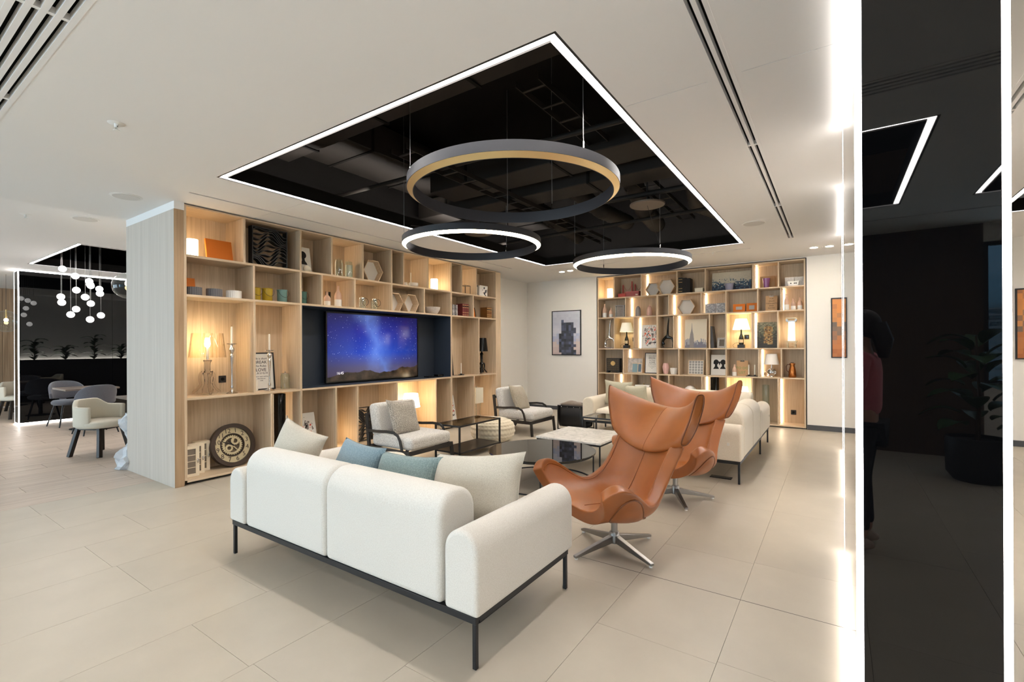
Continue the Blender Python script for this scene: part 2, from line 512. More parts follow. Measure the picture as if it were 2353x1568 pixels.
# floor: grout bed with single tiles and planks on it
floor = struct(MB().box(XA, XB, YA, YB_, -0.12, -0.006).build('floor', M_GROUT))
TW, TL, GAP = 0.586, 1.2, 0.0018
def slab_mesh(w_, l_, m_):
    return MB().box(0, w_ - GAP, 0, l_ - GAP, -0.0055, 0.0).mesh('tile', m_)
tile_me = slab_mesh(TW, TL, M_TILE)
XT0 = -6.17
off = {0: 0.28, 1: 1.06, 2: 0.66, 3: 1.46, 4: 0.86, 5: 0.28}
ncol = int((XB - XT0) / TW) + 1
first = -1.041 - TW * int((-1.041 - XT0) / TW)
cut_tiles = MB()
for k in range(-1, ncol):
    x = first + TW * k
    o_ = (2.68 if k % 3 == 0 else 1.86 if k % 3 == 1 else 1.46) % TL
    y = YA + 0.05 - TL + o_
    while y < YB_ - 0.2:
        if x < XT0:      # tiles cut along the border with the planks
            cut_tiles.box(XT0, x + TW - GAP, y, y + TL - GAP, -0.0055, 0)
        else:
            link('tile', tile_me, floor, loc=(x, y, 0))
        y += TL
if cut_tiles.v: tag(cut_tiles.build('border_tiles', M_TILE, floor, fix=False), kind='stuff')
MB().box(-1.46, 0.045, 2.968, 2.9725, -0.004, 0.0006).build('expansion_joint', mat('joint_sealant', (104, 98, 92), rough=0.8), floor)
PW, PLN = 0.30, 1.2
plank_me = MB().box(0, PW - 0.003, 0, PLN - 0.003, -0.0055, 0.0).mesh('plank', M_PLANK)
rest = MB(); np_ = 0
for i in range(37):
    x = XT0 - PW * (i + 1)
    for j in range(-6, 12):
        y = 1.6 + PLN * j + 0.4 * (i % 3)
        if y < YA or y + PLN > 9: continue
        if -0.9 < y < 3.4 and x > -16.8 and not (x < -7.2 and y > 3.2):
            link('plank', plank_me, floor, loc=(x, y, 0)); np_ += 1
        else:
            rest.box(x, x + PW - 0.003, y, y + PLN - 0.003, -0.0055, 0)
tag(rest.build('distant_planks', M_PLANK, floor, fix=False), kind='stuff')

# walls
YW = 9.631
struct(MB().box(-6.2, -4.318, YW, YW + 0.42, 0, ZV).box(-0.412, XB, YW, YW + 0.42, 0, ZV).box(-4.318, -0.412, YW + 0.38, YW + 0.42, 0, ZV).box(-4.318, -0.412, YW, YW + 0.38, 2.972, ZV).build('wall_back', M_WALL, fix=False))
struct(MB().box(-7.0, -6.12, 2.19, YW + 0.42, 0, ZC).build('wall_left', M_WALL))
struct(MB().box(-7.0, -6.1, 8.0, 8.1, ZC + 0.06, ZV).box(XA - 0.1, -7.0, 8.0, 8.1, 0, ZV).build('wall_dining', M_WALL))  # short piece above the ceiling added to stop sky light leaking in
struct(MB().box(XB, XB + 0.1, YA, YB_, 0, ZV).build('wall_right', M_WALL))
struct(MB().box(-7.0, -5.66, 2.098, 2.192, 2.905, ZC).build('trim_1', M_CEIL))
BASE = mat('grey_skirting', (74, 76, 80), rough=0.5)
struct(MB().box(-0.41, XB, YW - 0.012, YW, 0, 0.085).build('baseboard_back', BASE))
struct(MB().box(-6.12, -4.32, YW - 0.012, YW, 0, 0.085).build('baseboard_corner', BASE))
struct(MB().box(-6.12, -6.108, 7.91, YW - 0.012, 0, 0.085).build('baseboard_left', BASE))
WENGE = wood('brown_wall_wood', (66, 50, 38), (92, 72, 54), axis='z', rough=0.45)
wf = struct(MB().box(XA, -1.2, -5.2, -5.05, 0, 0.08).box(1.54, XB, -5.2, -5.05, 0, 0.95).box(XA, -1.2, -5.2, -5.05, 2.75, ZV).box(1.54, XB, -5.2, -5.05, 2.75, ZV)
            .box(XA, -16.2, -5.2, -5.05, 0.08, 2.75).box(-12.6, -12.2, -5.2, -5.05, 0.08, 2.75).box(-8.6, -6.4, -5.2, -5.05, 0.08, 2.75).box(-3.9, -3.7, -5.2, -5.05, 0.08, 2.75).box(4.4, XB, -5.2, -5.05, 0.95, 2.75).build('wall_front', M_WALL, fix=False))
struct(MB().box(-1.2, 1.54, -5.2, -5.05, 0, ZV).build('wall_front_panelling', WENGE))
M_WPANE = thin_glass('window_pane', (232, 244, 246))
for i, (a, b, zs) in enumerate(WINDOWS):
    fr = MB().box(a, b, -5.16, -5.08, zs, zs + 0.05).box(a, b, -5.16, -5.08, 2.70, 2.75).box(a, a + 0.05, -5.16, -5.08, zs + 0.05, 2.70).box(b - 0.05, b, -5.16, -5.08, zs + 0.05, 2.70)
    wo = struct(fr.build('window_%d' % (i + 1), M_BLACK))
    n_ = 2 if b - a > 2.6 else 1
    for k in range(n_):
        x0 = a + 0.05 + (b - a - 0.1) * k / n_; x1 = a + 0.05 + (b - a - 0.1) * (k + 1) / n_
        MB().box(x0, x1 - (0.04 if k < n_ - 1 else 0), -5.121, -5.119, zs + 0.05, 2.70).build('pane', M_WPANE, wo)
        if k < n_ - 1: MB().box(x1 - 0.04, x1, -5.15, -5.09, zs + 0.05, 2.70).build('mullion', M_BLACK, wo)
# far oak wall of the dining room, clad in upright boards
fw = struct(MB().box(XA - 0.1, XA, YA, 8.0, 0, ZV).build('wall_far', M_VOID))
W_BOARD = wood('oak_boarding', (150, 122, 94), (186, 156, 124), axis='z', scale=0.6)
board_me = MB().box(0, 0.02, 0, 0.594, 0, ZC).mesh('board', W_BOARD)
for k in range(21): link('board', board_me, fw, loc=(XA, YA + 0.05 + 0.6 * k, 0))

# ceiling fittings -------------------------------------------------
def led_frame(key, label, depth=0.03):
    x0, x1, y0, y1 = RECESS[key]
    t = thing('recessed_light_frame', label, 'ceiling light', ((x0 + x1) / 2, (y0 + y1) / 2, ZC), group='lit frames of the open ceiling panels')
    hx, hy = (x1 - x0) / 2, (y1 - y0) / 2
    a, b = 0.016, 0.062      # dark lip outside, glowing band inside
    def ring_part(o, i, z0, z1, nm, m_):
        for (p, q, r_, s_) in ((-hx + o, hx - o, -hy + o, -hy + i), (-hx + o, hx - o, hy - i, hy - o), (-hx + o, -hx + i, -hy + i, hy - i), (hx - i, hx - o, -hy + i, hy - i)):
            MB().box(p, q, r_, s_, z0, z1).build(nm, m_, t)
    ring_part(0.0, a, 0.0, 0.055, 'edge_trim', M_BLACK)
    ring_part(a, b, 0.012, 0.05, 'led_strip', M_LED)
    ring_part(b, b + 0.006, 0.0, 0.14, 'inner_lip', M_VOID)
    return t
led_frame('a', 'glowing white light frame around the black ceiling opening above the sofas')
led_frame('b', 'glowing white light frame around the dark ceiling opening over the dining tables')
led_frame('c', 'glowing white light frame behind the camera, seen mirrored in the black column')
led_frame('d', 'glowing white light frame behind the camera by the window')
led_frame('e', 'glowing white light frame to the right of the black column')

def linear_vent(rect, nslots, ties, label, along):
    x0, x1, y0, y1 = rect
    t = thing('linear_vent', label, 'air vent', ((x0 + x1) / 2, (y0 + y1) / 2, ZC))
    hx, hy = (x1 - x0) / 2, (y1 - y0) / 2
    W2 = hx if along == 'y' else hy
    L2 = hy if along == 'y' else hx
    def bx(u0, u1, v0, v1, z0, z1, nm, m_):
        b = MB()
        if along == 'y': b.box(u0, u1, v0, v1, z0, z1)
        else: b.box(v0, v1, u0, u1, z0, z1)
        return b.build(nm, m_, t)
    slot = 2 * W2 / (2 * nslots + 1)
    bx(-W2, W2, -L2, L2, 0.05, 0.06, 'backing', M_VOID)
    for k in range(nslots + 1):
        u = -W2 + 2 * k * slot
        bx(u, u + slot, -L2, L2, -0.002, 0.035, 'slat', M_CEIL)
    for v in ties: bx(-W2, W2, v - 0.012, v + 0.012, -0.001, 0.03, 'tie', M_CEIL)
    return t
linear_vent(VENT_LONG[0], 2, [4.04 - 3.615, 5.96 - 3.615, 2.1 - 3.615], 'long white two-slot ceiling vent between light frame and black column', 'y')
linear_vent(VENT_LONG[1], 2, [0.0], 'two-slot ceiling vent right of the black column', 'y')
linear_vent(VENT_WIDE[0], 4, [-2.96 + 3.75, -4.19 + 3.75, -5.4 + 3.75], 'wide white four-slot ceiling vent in the top left corner', 'x')
linear_vent(VENT_WIDE[1], 4, [0.4], 'four-slot ceiling vent behind the camera, mirrored in the black column', 'x')
def ceil_slot(rect, label):
    x0, x1, y0, y1 = rect
    t = thing('slot_diffuser', label, 'air vent', ((x0 + x1) / 2, (y0 + y1) / 2, ZC))
    hx, hy = (x1 - x0) / 2, (y1 - y0) / 2
    MB().box(-hx, hx, -hy, hy, 0.045, 0.055).build('backing', M_VOID, t)
    e = 0.005
    MB().box(-hx, hx, -hy, -hy + e, -0.002, 0.03).build('lip', M_CEIL, t)
    MB().box(-hx, hx, hy - e, hy, -0.002, 0.03).build('lip', M_CEIL, t)
    MB().box(-hx, hx, -0.004, 0.004, 0.012, 0.03).build('blade', M_VOID, t) if hx > hy else MB().box(-0.004, 0.004, -hy, hy, 0.012, 0.03).build('blade', M_VOID, t)
ceil_slot(SLOT_L, 'thin dark ceiling slot running along the television bookcase')
ceil_slot(SLOT_B, 'thin dark ceiling slot in front of the far bookcase')
ceil_slot(SLOT_C, 'thin dark ceiling slot behind the camera near the windows')

def sprinkler(x, y, label):
    t = thing('sprinkler', label, 'sprinkler', (x, y, ZC))
    MB().lathe([(0.045, -0.004), (0.05, 0.0), (0.05, 0.004)], 20).build('plate', M_PLASTIC, t, 40)
    b = MB().lathe([(0.012, -0.03), (0.014, 0.0)], 12).lathe([(0.02, -0.052), (0.02, -0.047)], 14)
    b.box(-0.019, -0.015, -0.003, 0.003, -0.047, -0.02).box(0.015, 0.019, -0.003, 0.003, -0.047, -0.02).box(-0.019, 0.019, -0.003, 0.003, -0.03, -0.022)
    b.build('head', M_PLASTIC, t, 40)
sprinkler(-4.04, 1.16, 'small white ceiling sprinkler left of the large light frame')
sprinkler(-1.65, 8.24, 'small white ceiling sprinkler in the slot before the far bookcase')
sprinkler(-7.6, 1.35, 'small white ceiling sprinkler at the left picture edge')
def speaker(x, y, label, r=0.10):
    t = thing('ceiling_speaker', label, 'speaker', (x, y, ZC))
    MB().lathe([(r, -0.006), (r + 0.012, -0.003), (r + 0.012, 0.004)], 32).build('rim', M_PLASTIC, t, 40)
    MB().lathe([(r * 0.93, -0.0085), (r * 0.93, -0.005)], 32).build('grille', mat('speaker_grille', (214, 211, 206), rough=0.8), t, 40)
speaker(-5.90, 1.77, 'round white ceiling speaker beside the oak end panel', 0.12)
speaker(-7.31, 1.80, 'round white ceiling speaker further left over the plank floor', 0.12)
speaker(-0.84, 6.62, 'round white ceiling speaker between light frame and vent', 0.13)
def downlight(x, y, label):
    t = thing('downlight', label, 'ceiling light', (x, y, ZC), group='small recessed downlights')
    MB().lathe([(0.052, -0.004), (0.06, 0.0), (0.06, 0.003)], 24).build('bezel', M_PLASTIC, t, 40)
    MB().lathe([(0.05, -0.0055), (0.05, -0.002)], 24).build('lens', M_SPOT, t, 40)
for x, y, l in ((-0.279, 8.81, 'left of the two lit downlights above the right wall picture'), (-0.075, 8.83, 'right of the two lit downlights above the right wall picture'),
                (-4.63, 8.62, 'left of the two lit downlights before the far bookcase corner'), (-4.42, 8.58, 'right of the two lit downlights before the far bookcase corner')):
    downlight(x, y, l)

# ================================================================== black glass columns with glowing edges
def led_column(x0, x1, y0, y1, label):
    t = thing('glass_column', label, 'column', ((x0 + x1) / 2, (y0 + y1) / 2, 0), group='black glass columns with lit edges')
    hx, hy, h = (x1 - x0) / 2, (y1 - y0) / 2, ZC
    e = 0.014
    MB().box(-hx + 0.03, hx - 0.03, -hy + 0.03, hy - 0.03, 0, h - 0.001).build('core', M_VOID, t)
    z0, z1 = 0.03, h - 0.03
    g = 0.004
    for s in (-1, 1):
        # long sides in two sheets, short ends in one
        ym = -hy + (hy - (-hy)) * 0.59
        for a, b in ((-hy + e, ym - 0.002), (ym + 0.002, hy - e)):
            MB().box(min(s * hx, s * (hx - g)), max(s * hx, s * (hx - g)), a, b, z0, z1).build('glass_panel', M_BLKGLASS, t)
        MB().box(-hx + e, hx - e, min(s * hy, s * (hy - g)), max(s * hy, s * (hy - g)), z0, z1).build('glass_panel', M_BLKGLASS, t)
        for s2 in (-1, 1):
            cx, cyy = s * (hx - e / 2), s2 * (hy - e / 2)
            MB().box(cx - e / 2 - 0.001, cx + e / 2 + 0.001, cyy - e / 2 - 0.001, cyy + e / 2 + 0.001, 0.0, h - 0.001).build('led_strip', M_LEDC, t)
            zz = 0.014 if s2 < 0 else h - 0.014
            MB().box(s * (hx - e / 2) - e / 2, s * (hx - e / 2) + e / 2, -hy + e, hy - e, zz - 0.013, zz + 0.013).build('led_strip', M_LEDC, t)
            MB().box(-hx + e, hx - e, s * (hy - e / 2) - e / 2, s * (hy - e / 2) + e / 2, zz - 0.013, zz + 0.013).build('led_strip', M_LEDC, t)
    return t
led_column(0.046, 0.349, 1.62, 4.05, 'tall black mirror-glass column with glowing white edges at the right, nearest the camera')
led_column(0.075, 0.36, 5.57, 8.0, 'second black glass column, glimpsed behind the near one before the far wall')
led_column(-13.24, -12.93, 2.19, 4.62, 'black mirror-glass column with glowing edges in the dining area')

# ================================================================== left bookcase with the television
XL, YBK = -5.6627, 9.631
TH = 0.026
BKD = 0.42
zrowL = [(2.447, 2.955), (2.025, 2.421), (0.925, 1.999), (0.055, 0.899)]
bl = thing('wall_bookcase', 'long oak bookcase along the left wall with the television niche', 'bookcase', (XL, 0, 0))
def LB(x0, x1, y0, y1, z0, z1, nm, m_=W_Z, bev=0.0015): return MB().box(x0, x1, y0, y1, z0, z1).build(nm, m_, bl, bevel=bev, seg=1)
LB(-1.337, -0.004, 2.097, 2.187, 0.0, 2.905, 'end_panel', W_END)
LB(-0.004, 0, 2.0975, 2.187, 0.0, 2.905, 'front_stile', wood('oak_warmlit_stile', (158, 130, 100), (182, 154, 122), axis='z', scale=0.6))  # same oak with the warm room light painted in as darker brown
LB(-BKD - 0.03, 0, 7.762, 7.905, 0.0, 2.965, 'end_panel', W_Z)
LB(-BKD, 0, 2.187, 2.213, 0.03, 2.955, 'side_panel')
LB(-BKD, 0, 7.735, 7.761, 0.03, 2.955, 'side_panel')
LB(-BKD, 0, 2.187, 7.761, 2.955, 2.972, 'top_panel', W_Y)
LB(-BKD, 0, 2.187, 7.761, 0.03, 0.055, 'bottom_panel', W_Y)
LB(-BKD - 0.02, -BKD, 2.187, 7.761, 0.03, 2.972, 'back_panel')
LB(-BKD, -0.08, 2.187, 7.761, 0.0, 0.03, 'plinth', M_BLACK)
for a, b in ((3.497, 3.5095), (3.5105, 3.523), (6.375, 6.3935), (6.3945, 6.413)): LB(-BKD, 0, a, b, 0.055, 2.955, 'module_side')
LB(-BKD, 0, 5.005, 5.036, 2.025, 2.955, 'module_side')
MODS = ((2.213, 3.497), (3.523, 6.375), (6.413, 7.735))
for zt in (2.447, 2.025, 0.925):
    for a, b in MODS: LB(-BKD, -0.0005, a, b, zt - TH, zt, 'shelf', W_Y)
for ys_, (z0, z1) in (([2.81, 3.968, 4.483, 5.268, 5.816, 6.69, 7.12], zrowL[0]), ([2.917, 3.814, 4.341, 5.725, 7.02], zrowL[1]), ([2.922, 7.188], zrowL[2]), ([3.123, 4.026, 4.382, 5.12, 6.0, 7.038], zrowL[3])):
    for y in ys_: LB(-BKD, -0.001, y - 0.0125, y + 0.0125, z0, z1, 'divider')
for y, (z0, z1) in ((3.981, zrowL[0]), (5.281, zrowL[0]), (6.703, zrowL[0]), (3.827, zrowL[1]), (4.354, zrowL[1]), (2.935, zrowL[2]), (3.136, zrowL[3]), (4.395, zrowL[3]), (7.051, zrowL[3])):
    MB().box(-BKD + 0.002, -BKD + 0.016, y, y + 0.020, z0 + 0.005, z1 - 0.005).build('led_strip', M_LEDCELL, bl)
NAVY = mat('slate_blue_laminate', (48, 56, 68), rough=0.6)
nz0, nz1 = 0.9255, 1.9985
LB(-BKD + 0.002, -BKD + 0.012, 3.524, 6.374, nz0, nz1, 'niche_back', NAVY)
LB(-BKD + 0.012, -0.001, 3.524, 3.532, nz0, nz1, 'niche_side', NAVY)
LB(-BKD + 0.012, -0.001, 6.366, 6.374, nz0, nz1, 'niche_side', NAVY)
LB(-BKD + 0.012, -0.001, 3.532, 6.366, nz0, nz0 + 0.006, 'niche_floor', NAVY)
LB(-BKD + 0.012, -0.001, 3.532, 6.366, nz1 - 0.006, nz1, 'niche_top', NAVY)
def socket_part(parent, loc, rot):
    b = MB().box(-0.042, 0.042, -0.008, 0, -0.042, 0.042).lathe([(0.02, 0), (0.02, 0.004)], 16)
    o = MB().box(-0.042, 0.042, -0.008, 0, -0.042, 0.042).build('socket', M_BLACK, parent, bevel=0.003)
    o.location = loc; o.rotation_euler = (0, 0, rot)
    c = MB(); c.tube([(0, -0.009, 0), (0, -0.002, 0)], 0.02, 16); c.build('socket_hole', M_BLKGLOSS, o)
socket_part(bl, (-BKD, 2.75, 1.08), R(90))
socket_part(bl, (-BKD, 4.19, 2.22), R(90))

# right bookcase
br = thing('niche_bookcase', 'tall oak bookcase set into the far wall', 'bookcase', (0, YBK, 0))
RD = 0.36
def RB(x0, x1, y0, y1, z0, z1, nm, m_=W_Z, bev=0.0015): return MB().box(x0, x1, y0, y1, z0, z1).build(nm, m_, br, bevel=bev, seg=1)
RX0, RX1 = -4.302, -0.428
zrowR = [(2.50, 2.932), (2.08, 2.475), (1.41, 2.055), (0.885, 1.385), (0.045, 0.86)]
RB(RX0, RX0 + 0.025, 0, RD, 0.02, 2.957, 'side_panel'); RB(RX1 - 0.025, RX1, 0, RD, 0.02, 2.957, 'side_panel')
RB(RX0 - 0.012, RX0 - 0.001, -0.004, RD, 0.0, 2.969, 'shadow_gap_trim', M_BLACK); RB(RX1 + 0.001, RX1 + 0.012, -0.004, RD, 0, 2.969, 'shadow_gap_trim', M_BLACK)
RB(RX0, RX1, -0.004, RD, 2.958, 2.969, 'shadow_gap_trim', M_BLACK)
RB(RX0 + 0.025, RX1 - 0.025, 0, RD, 2.932, 2.957, 'top_panel', W_X)
RB(RX0 + 0.025, RX1 - 0.025, 0, RD, 0.02, 0.045, 'bottom_panel', W_X)
RB(RX0, RX1, 0.05, RD, 0, 0.02, 'plinth', M_BLACK)
RB(RX0, RX1, RD, RD + 0.018, 0.02, 2.957, 'back_panel')
RB(RX0 + 0.025, RX1 - 0.025, 0.0005, RD, 2.475, 2.50, 'shelf', W_X)
for a, b in ((-3.013, -2.9945), (-2.9935, -2.975), (-1.715, -1.7035), (-1.7025, -1.69)): RB(a, b, 0, RD, 0.045, 2.475, 'module_side')
for zt in (2.08, 1.41, 0.885):
    for a, b in ((RX0 + 0.025, -3.013), (-2.975, -1.715), (-1.69, RX1 - 0.025)): RB(a, b, 0.0005, RD, zt - 0.025, zt, 'shelf', W_X)
for xs_, (z0, z1) in zip(([-3.915, -3.322, -2.6, -2.07, -1.246, -0.838], [-3.666, -2.765, -2.145, -1.168, -0.802], [-3.92, -3.486, -2.668, -1.996, -1.263, -0.85], [-3.716, -2.57, -2.047, -1.155, -0.797], [-3.918, -3.535, -2.77, -2.138, -1.263, -0.848]), zrowR):
    for x in xs_: RB(x - 0.0115, x + 0.0115, 0.001, RD, z0, z1, 'divider')
for xs_, (z0, z1) in zip(([-3.322, -1.246], [-3.666, -2.765, -2.145, -0.802], [-3.486, -2.668, -1.263], [-3.716, -1.155], [-3.918, -2.138, -0.848]), zrowR):
    for x in xs_: MB().box(x + 0.0125, x + 0.028, RD - 0.014, RD - 0.002, z0 + 0.005, z1 - 0.005).build('led_strip', M_LEDCELL, br)
socket_part(br, (-0.637, RD, 0.24), 0)
socket_part(br, (-3.60, RD, 1.60), 0)
socket_part(br, (-1.40, RD, 1.62), 0)

# television -------------------------------------------------------
def tv_screen(t, co, p):
    sx = t.nodes.new('ShaderNodeSeparateXYZ'); t.links.new(co, sx.inputs[0])
    X, Z = sx.outputs[0], sx.outputs[2]
    base = ramp(t, mth(t, 'ADD', mth(t, 'MULTIPLY', Z, 1.0), 0.5), [(0.0, (92, 74, 70)), (0.2, (80, 78, 118)), (0.42, (18, 70, 190)), (0.72, (6, 38, 155)), (1.0, (8, 16, 84))])
    n1 = N(t, 'TexNoise'); n1.inputs['Scale'].default_value = 2.6; n1.inputs['Detail'].default_value = 6; t.links.new(co, n1.inputs['Vector'])
    # milky way band, tilted
    band = mth(t, 'ABSOLUTE', mth(t, 'ADD', mth(t, 'ADD', mth(t, 'SUBTRACT', X, mth(t, 'MULTIPLY', Z, -0.45)), -0.02), mth(t, 'MULTIPLY', mth(t, 'SUBTRACT', n1.outputs['Fac'], 0.5), 0.7)))
    glow = mth(t, 'POWER', mth(t, 'MAXIMUM', mth(t, 'SUBTRACT', 1.0, mth(t, 'MULTIPLY', band, 2.6)), 0.0), 2.0)
    col = mixc(t, mth(t, 'MULTIPLY', glow, 0.45), base, srgb(110, 150, 235))
    edge = mth(t, 'MULTIPLY', mth(t, 'ABSOLUTE', X), 0.75)
    col = mixc(t, mth(t, 'MINIMUM', edge, 0.7), col, srgb(20, 14, 58))
    vo = N(t, 'TexVoronoi'); vo.inputs['Scale'].default_value = 34; t.links.new(co, vo.inputs['Vector'])
    st = mth(t, 'LESS_THAN', vo.outputs['Distance'], 0.13)
    wn = N(t, 'TexWhiteNoise'); t.links.new(vo.outputs['Position'], wn.inputs['Vector'])
    st = mth(t, 'MULTIPLY', st, mth(t, 'POWER', wn.outputs['Value'], 2.0))
    st = mth(t, 'MULTIPLY', st, mth(t, 'GREATER_THAN', Z, -0.2))
    col = mixc(t, st, col, srgb(235, 240, 255))
    n2 = N(t, 'TexNoise'); n2.inputs['Scale'].default_value = 1.7; n2.inputs['Detail'].default_value = 5; t.links.new(co, n2.inputs['Vector'])
    hill = mth(t, 'LESS_THAN', Z, mth(t, 'ADD', -0.44, mth(t, 'ADD', mth(t, 'MULTIPLY', mth(t, 'SUBTRACT', n2.outputs['Fac'], 0.4), 0.35), mth(t, 'MULTIPLY', mth(t, 'MAXIMUM', X, 0.0), 0.10))))
    n3 = N(t, 'TexNoise'); n3.inputs['Scale'].default_value = 8; t.links.new(co, n3.inputs['Vector'])
    col = mixc(t, hill, col, ramp(t, n3.outputs['Fac'], [(0.35, (16, 12, 10)), (0.7, (66, 52, 40))]))
    t.links.new(col, p.inputs['Emission Color']); p.inputs['Emission Strength'].default_value = 0.65
    p.inputs['Base Color'].default_value = (0.005, 0.005, 0.006, 1); p.inputs['Roughness'].default_value = 0.08
tvx = XL - 0.27
tv = thing('television', 'large flat television showing a starry night sky in the bookcase niche', 'television', (tvx, 4.94, 1.455), R(90))
TVW, TVH = 1.78, 1.02
MB().box(-TVW / 2, TVW / 2, 0.0, 0.05, -TVH / 2, TVH / 2).build('housing', M_BLKGLOSS, tv, bevel=0.006)
for a in ((-TVW / 2, TVW / 2, -TVH / 2, -TVH / 2 + 0.022), (-TVW / 2, TVW / 2, TVH / 2 - 0.02, TVH / 2), (-TVW / 2, -TVW / 2 + 0.02, -TVH / 2 + 0.022, TVH / 2 - 0.02), (TVW / 2 - 0.02, TVW / 2, -TVH / 2 + 0.022, TVH / 2 - 0.02)):
    MB().box(a[0], a[1], -0.006, 0.0, a[2], a[3]).build('bezel', M_BLKGLOSS, tv)
MB().box(-TVW / 2 + 0.02, TVW / 2 - 0.02, -0.003, -0.0005, -TVH / 2 + 0.022, TVH / 2 - 0.02).build('screen', ramp_mat('tv_night_sky', tv_screen, 0.1), tv)
text('16:45', 0.055, tv, (-0.66, -0.0036, -0.375), emis('tv_white', (0.9, 0.92, 1), 0.25), name='clock_digits')
MB().box(-0.3, 0.3, 0.05, 0.128, -0.2, 0.2).build('wall_bracket', M_BLACK, tv)
def blackbox(y, w_, d_, h_, label):
    t = thing('media_box', label, 'electronics', (XL - 0.15, y, nz0 + 0.006), R(90))
    MB().box(-w_ / 2, w_ / 2, -d_ / 2, d_ / 2, 0, h_).build('case', M_BLKGLOSS, t, bevel=0.004)
    MB().box(-w_ / 2 + 0.02, w_ / 2 - 0.02, -d_ / 2 - 0.0015, -d_ / 2, h_ * 0.3, h_ * 0.7).build('front_panel', M_BLACK, t)
blackbox(5.98, 0.16, 0.10, 0.02, 'flat black remote box on the niche floor beside the television')
blackbox(6.22, 0.14, 0.10, 0.04, 'small black media box at the right end of the television niche')

# ring pendants -----------------------------------------------------
GOLD = mat('brushed_gold', (232, 208, 156), rough=0.42, metal=1.0)
RINGBLK = mat('graphite_ring', (46, 46, 50), rough=0.55)
M_CABLE = mat('steel_cable', (170, 168, 165), rough=0.35, metal=0.8)
def ring_pendant(x, y, z, rad, lit, mounts, label, canopy=None, top=4.095):
    t = thing('ring_pendant', label, 'pendant light', (x, y, z), group='ring pendants under the ceiling opening')
    th, hh, drop = 0.048, 0.096, 0.028
    n = 96
    prof = [(rad, drop), (rad, hh), (rad - th, hh), (rad - th, 0.0), (rad - th + 0.004, 0.0), (rad - th + 0.004, hh - 0.004), (rad - 0.003, hh - 0.004), (rad - 0.003, drop)]
    MB().lathe(prof, n, close=True).build('ring_body', RINGBLK, t, 30)
    MB().lathe([(rad - 0.0032, drop + 0.001), (rad - th + 0.0042, 0.0015), (rad - th + 0.0042, 0.008), (rad - 0.0032, drop + 0.008)], n, close=True).build('diffuser' if lit else 'gold_inlay', M_RING if lit else GOLD, t, 30)
    for a in mounts:
        px, py = (rad - th / 2) * math.cos(a), (rad - th / 2) * math.sin(a)
        MB().lathe([(0.007, hh), (0.007, hh + 0.05), (0.003, hh + 0.06)], 10, (px, py, 0)).build('gripper', M_CHROME, t, 40)
        MB().cyl((px, py, hh + 0.055), (px, py, (top[mounts.index(a)] if isinstance(top, list) else top) - z), 0.0022, n=6).build('cable', M_CABLE, t)
    if canopy:
        cx, cyy, cz, ct = canopy
        MB().lathe([(0.0, 0), (0.195, 0.0), (0.2, 0.006), (0.2, 0.018), (0.0, 0.018)], 40, (cx - x, cyy - y, cz - z)).build('canopy', mat('canopy_taupe', (92, 80, 68), rough=0.6), t, 40)
        MB().cyl((cx - x, cyy - y, cz - z + 0.03), (cx - x, cyy - y, ct - z), 0.008, n=8).build('canopy_rod', M_BLACK, t)
        px, py = (rad - th / 2) * math.cos(mounts[0]), (rad - th / 2) * math.sin(mounts[0])
        MB().tube([(px, py, hh), (px * 0.9, py * 0.9, (cz - z) * 0.5), (cx - x, cyy - y, cz - z)], 0.003, 6).build('power_cord', M_BLACK, t)
    return t
ring_pendant(-2.04, 3.02, 2.60, 0.80, False, [R(232), R(339), R(97)], 'nearest and largest-looking ring pendant, dark with an unlit gold inlay', None, [3.499, 3.499, 4.095])
ring_pendant(-3.50, 4.32, 2.60, 0.80, True, [R(222), R(337), R(94)], 'lit ring pendant on the left, hanging before the bookcase', (-4.3, 5.45, 3.1, 3.619), [4.095, 4.095, 3.299])
ring_pendant(-2.36, 6.42, 2.57, 0.80, True, [R(317), R(210), R(142)], 'lit ring pendant hanging furthest back, before the far bookcase', (-1.82, 5.50, 3.1, 4.095))
ring_pendant(2.9, 6.0, 2.60, 0.80, True, [R(90), R(210), R(330)], 'lit ring pendant at the right picture edge beyond the black column')

# dark services above the opening --------------------------------------
def duct(x0, x1, y0, y1, z0, z1, label):
    t = thing('air_duct', label, 'duct', ((x0 + x1) / 2, (y0 + y1) / 2, z0), group='dark services above the ceiling opening')
    hx, hy, h = (x1 - x0) / 2, (y1 - y0) / 2, z1 - z0
    MB().box(-hx, hx, -hy, hy, 0, h).build('duct_body', M_DUCT, t, bevel=0.01)
    L_ = 'x' if hx > hy else 'y'
    n_ = max(1, int((hx if L_ == 'x' else hy) * 2 / 0.9))
    for k in range(n_):
        c = -(hx if L_ == 'x' else hy) + (k + 0.5) * 2 * (hx if L_ == 'x' else hy) / n_
        if L_ == 'x': MB().box(c - 0.015, c + 0.015, -hy - 0.012, hy + 0.012, -0.012, h).build('flange', M_VOID, t)
        else: MB().box(-hx - 0.012, hx + 0.012, c - 0.015, c + 0.015, -0.012, h).build('flange', M_VOID, t)
duct(-4.98, -0.7, 2.25, 2.95, 3.50, 3.85, 'flat dark duct nearest the camera above the opening')
duct(-4.15, -0.7, 4.3, 4.75, 3.36, 3.6, 'dark duct crossing above the gold ring pendant')
duct(-4.98, -0.7, 4.92, 5.3, 3.30, 3.56, 'dark duct crossing above the far ring pendants')
duct(-4.98, -4.2, 3.0, 7.6, 3.62, 3.95, 'dark duct running along the television wall side')
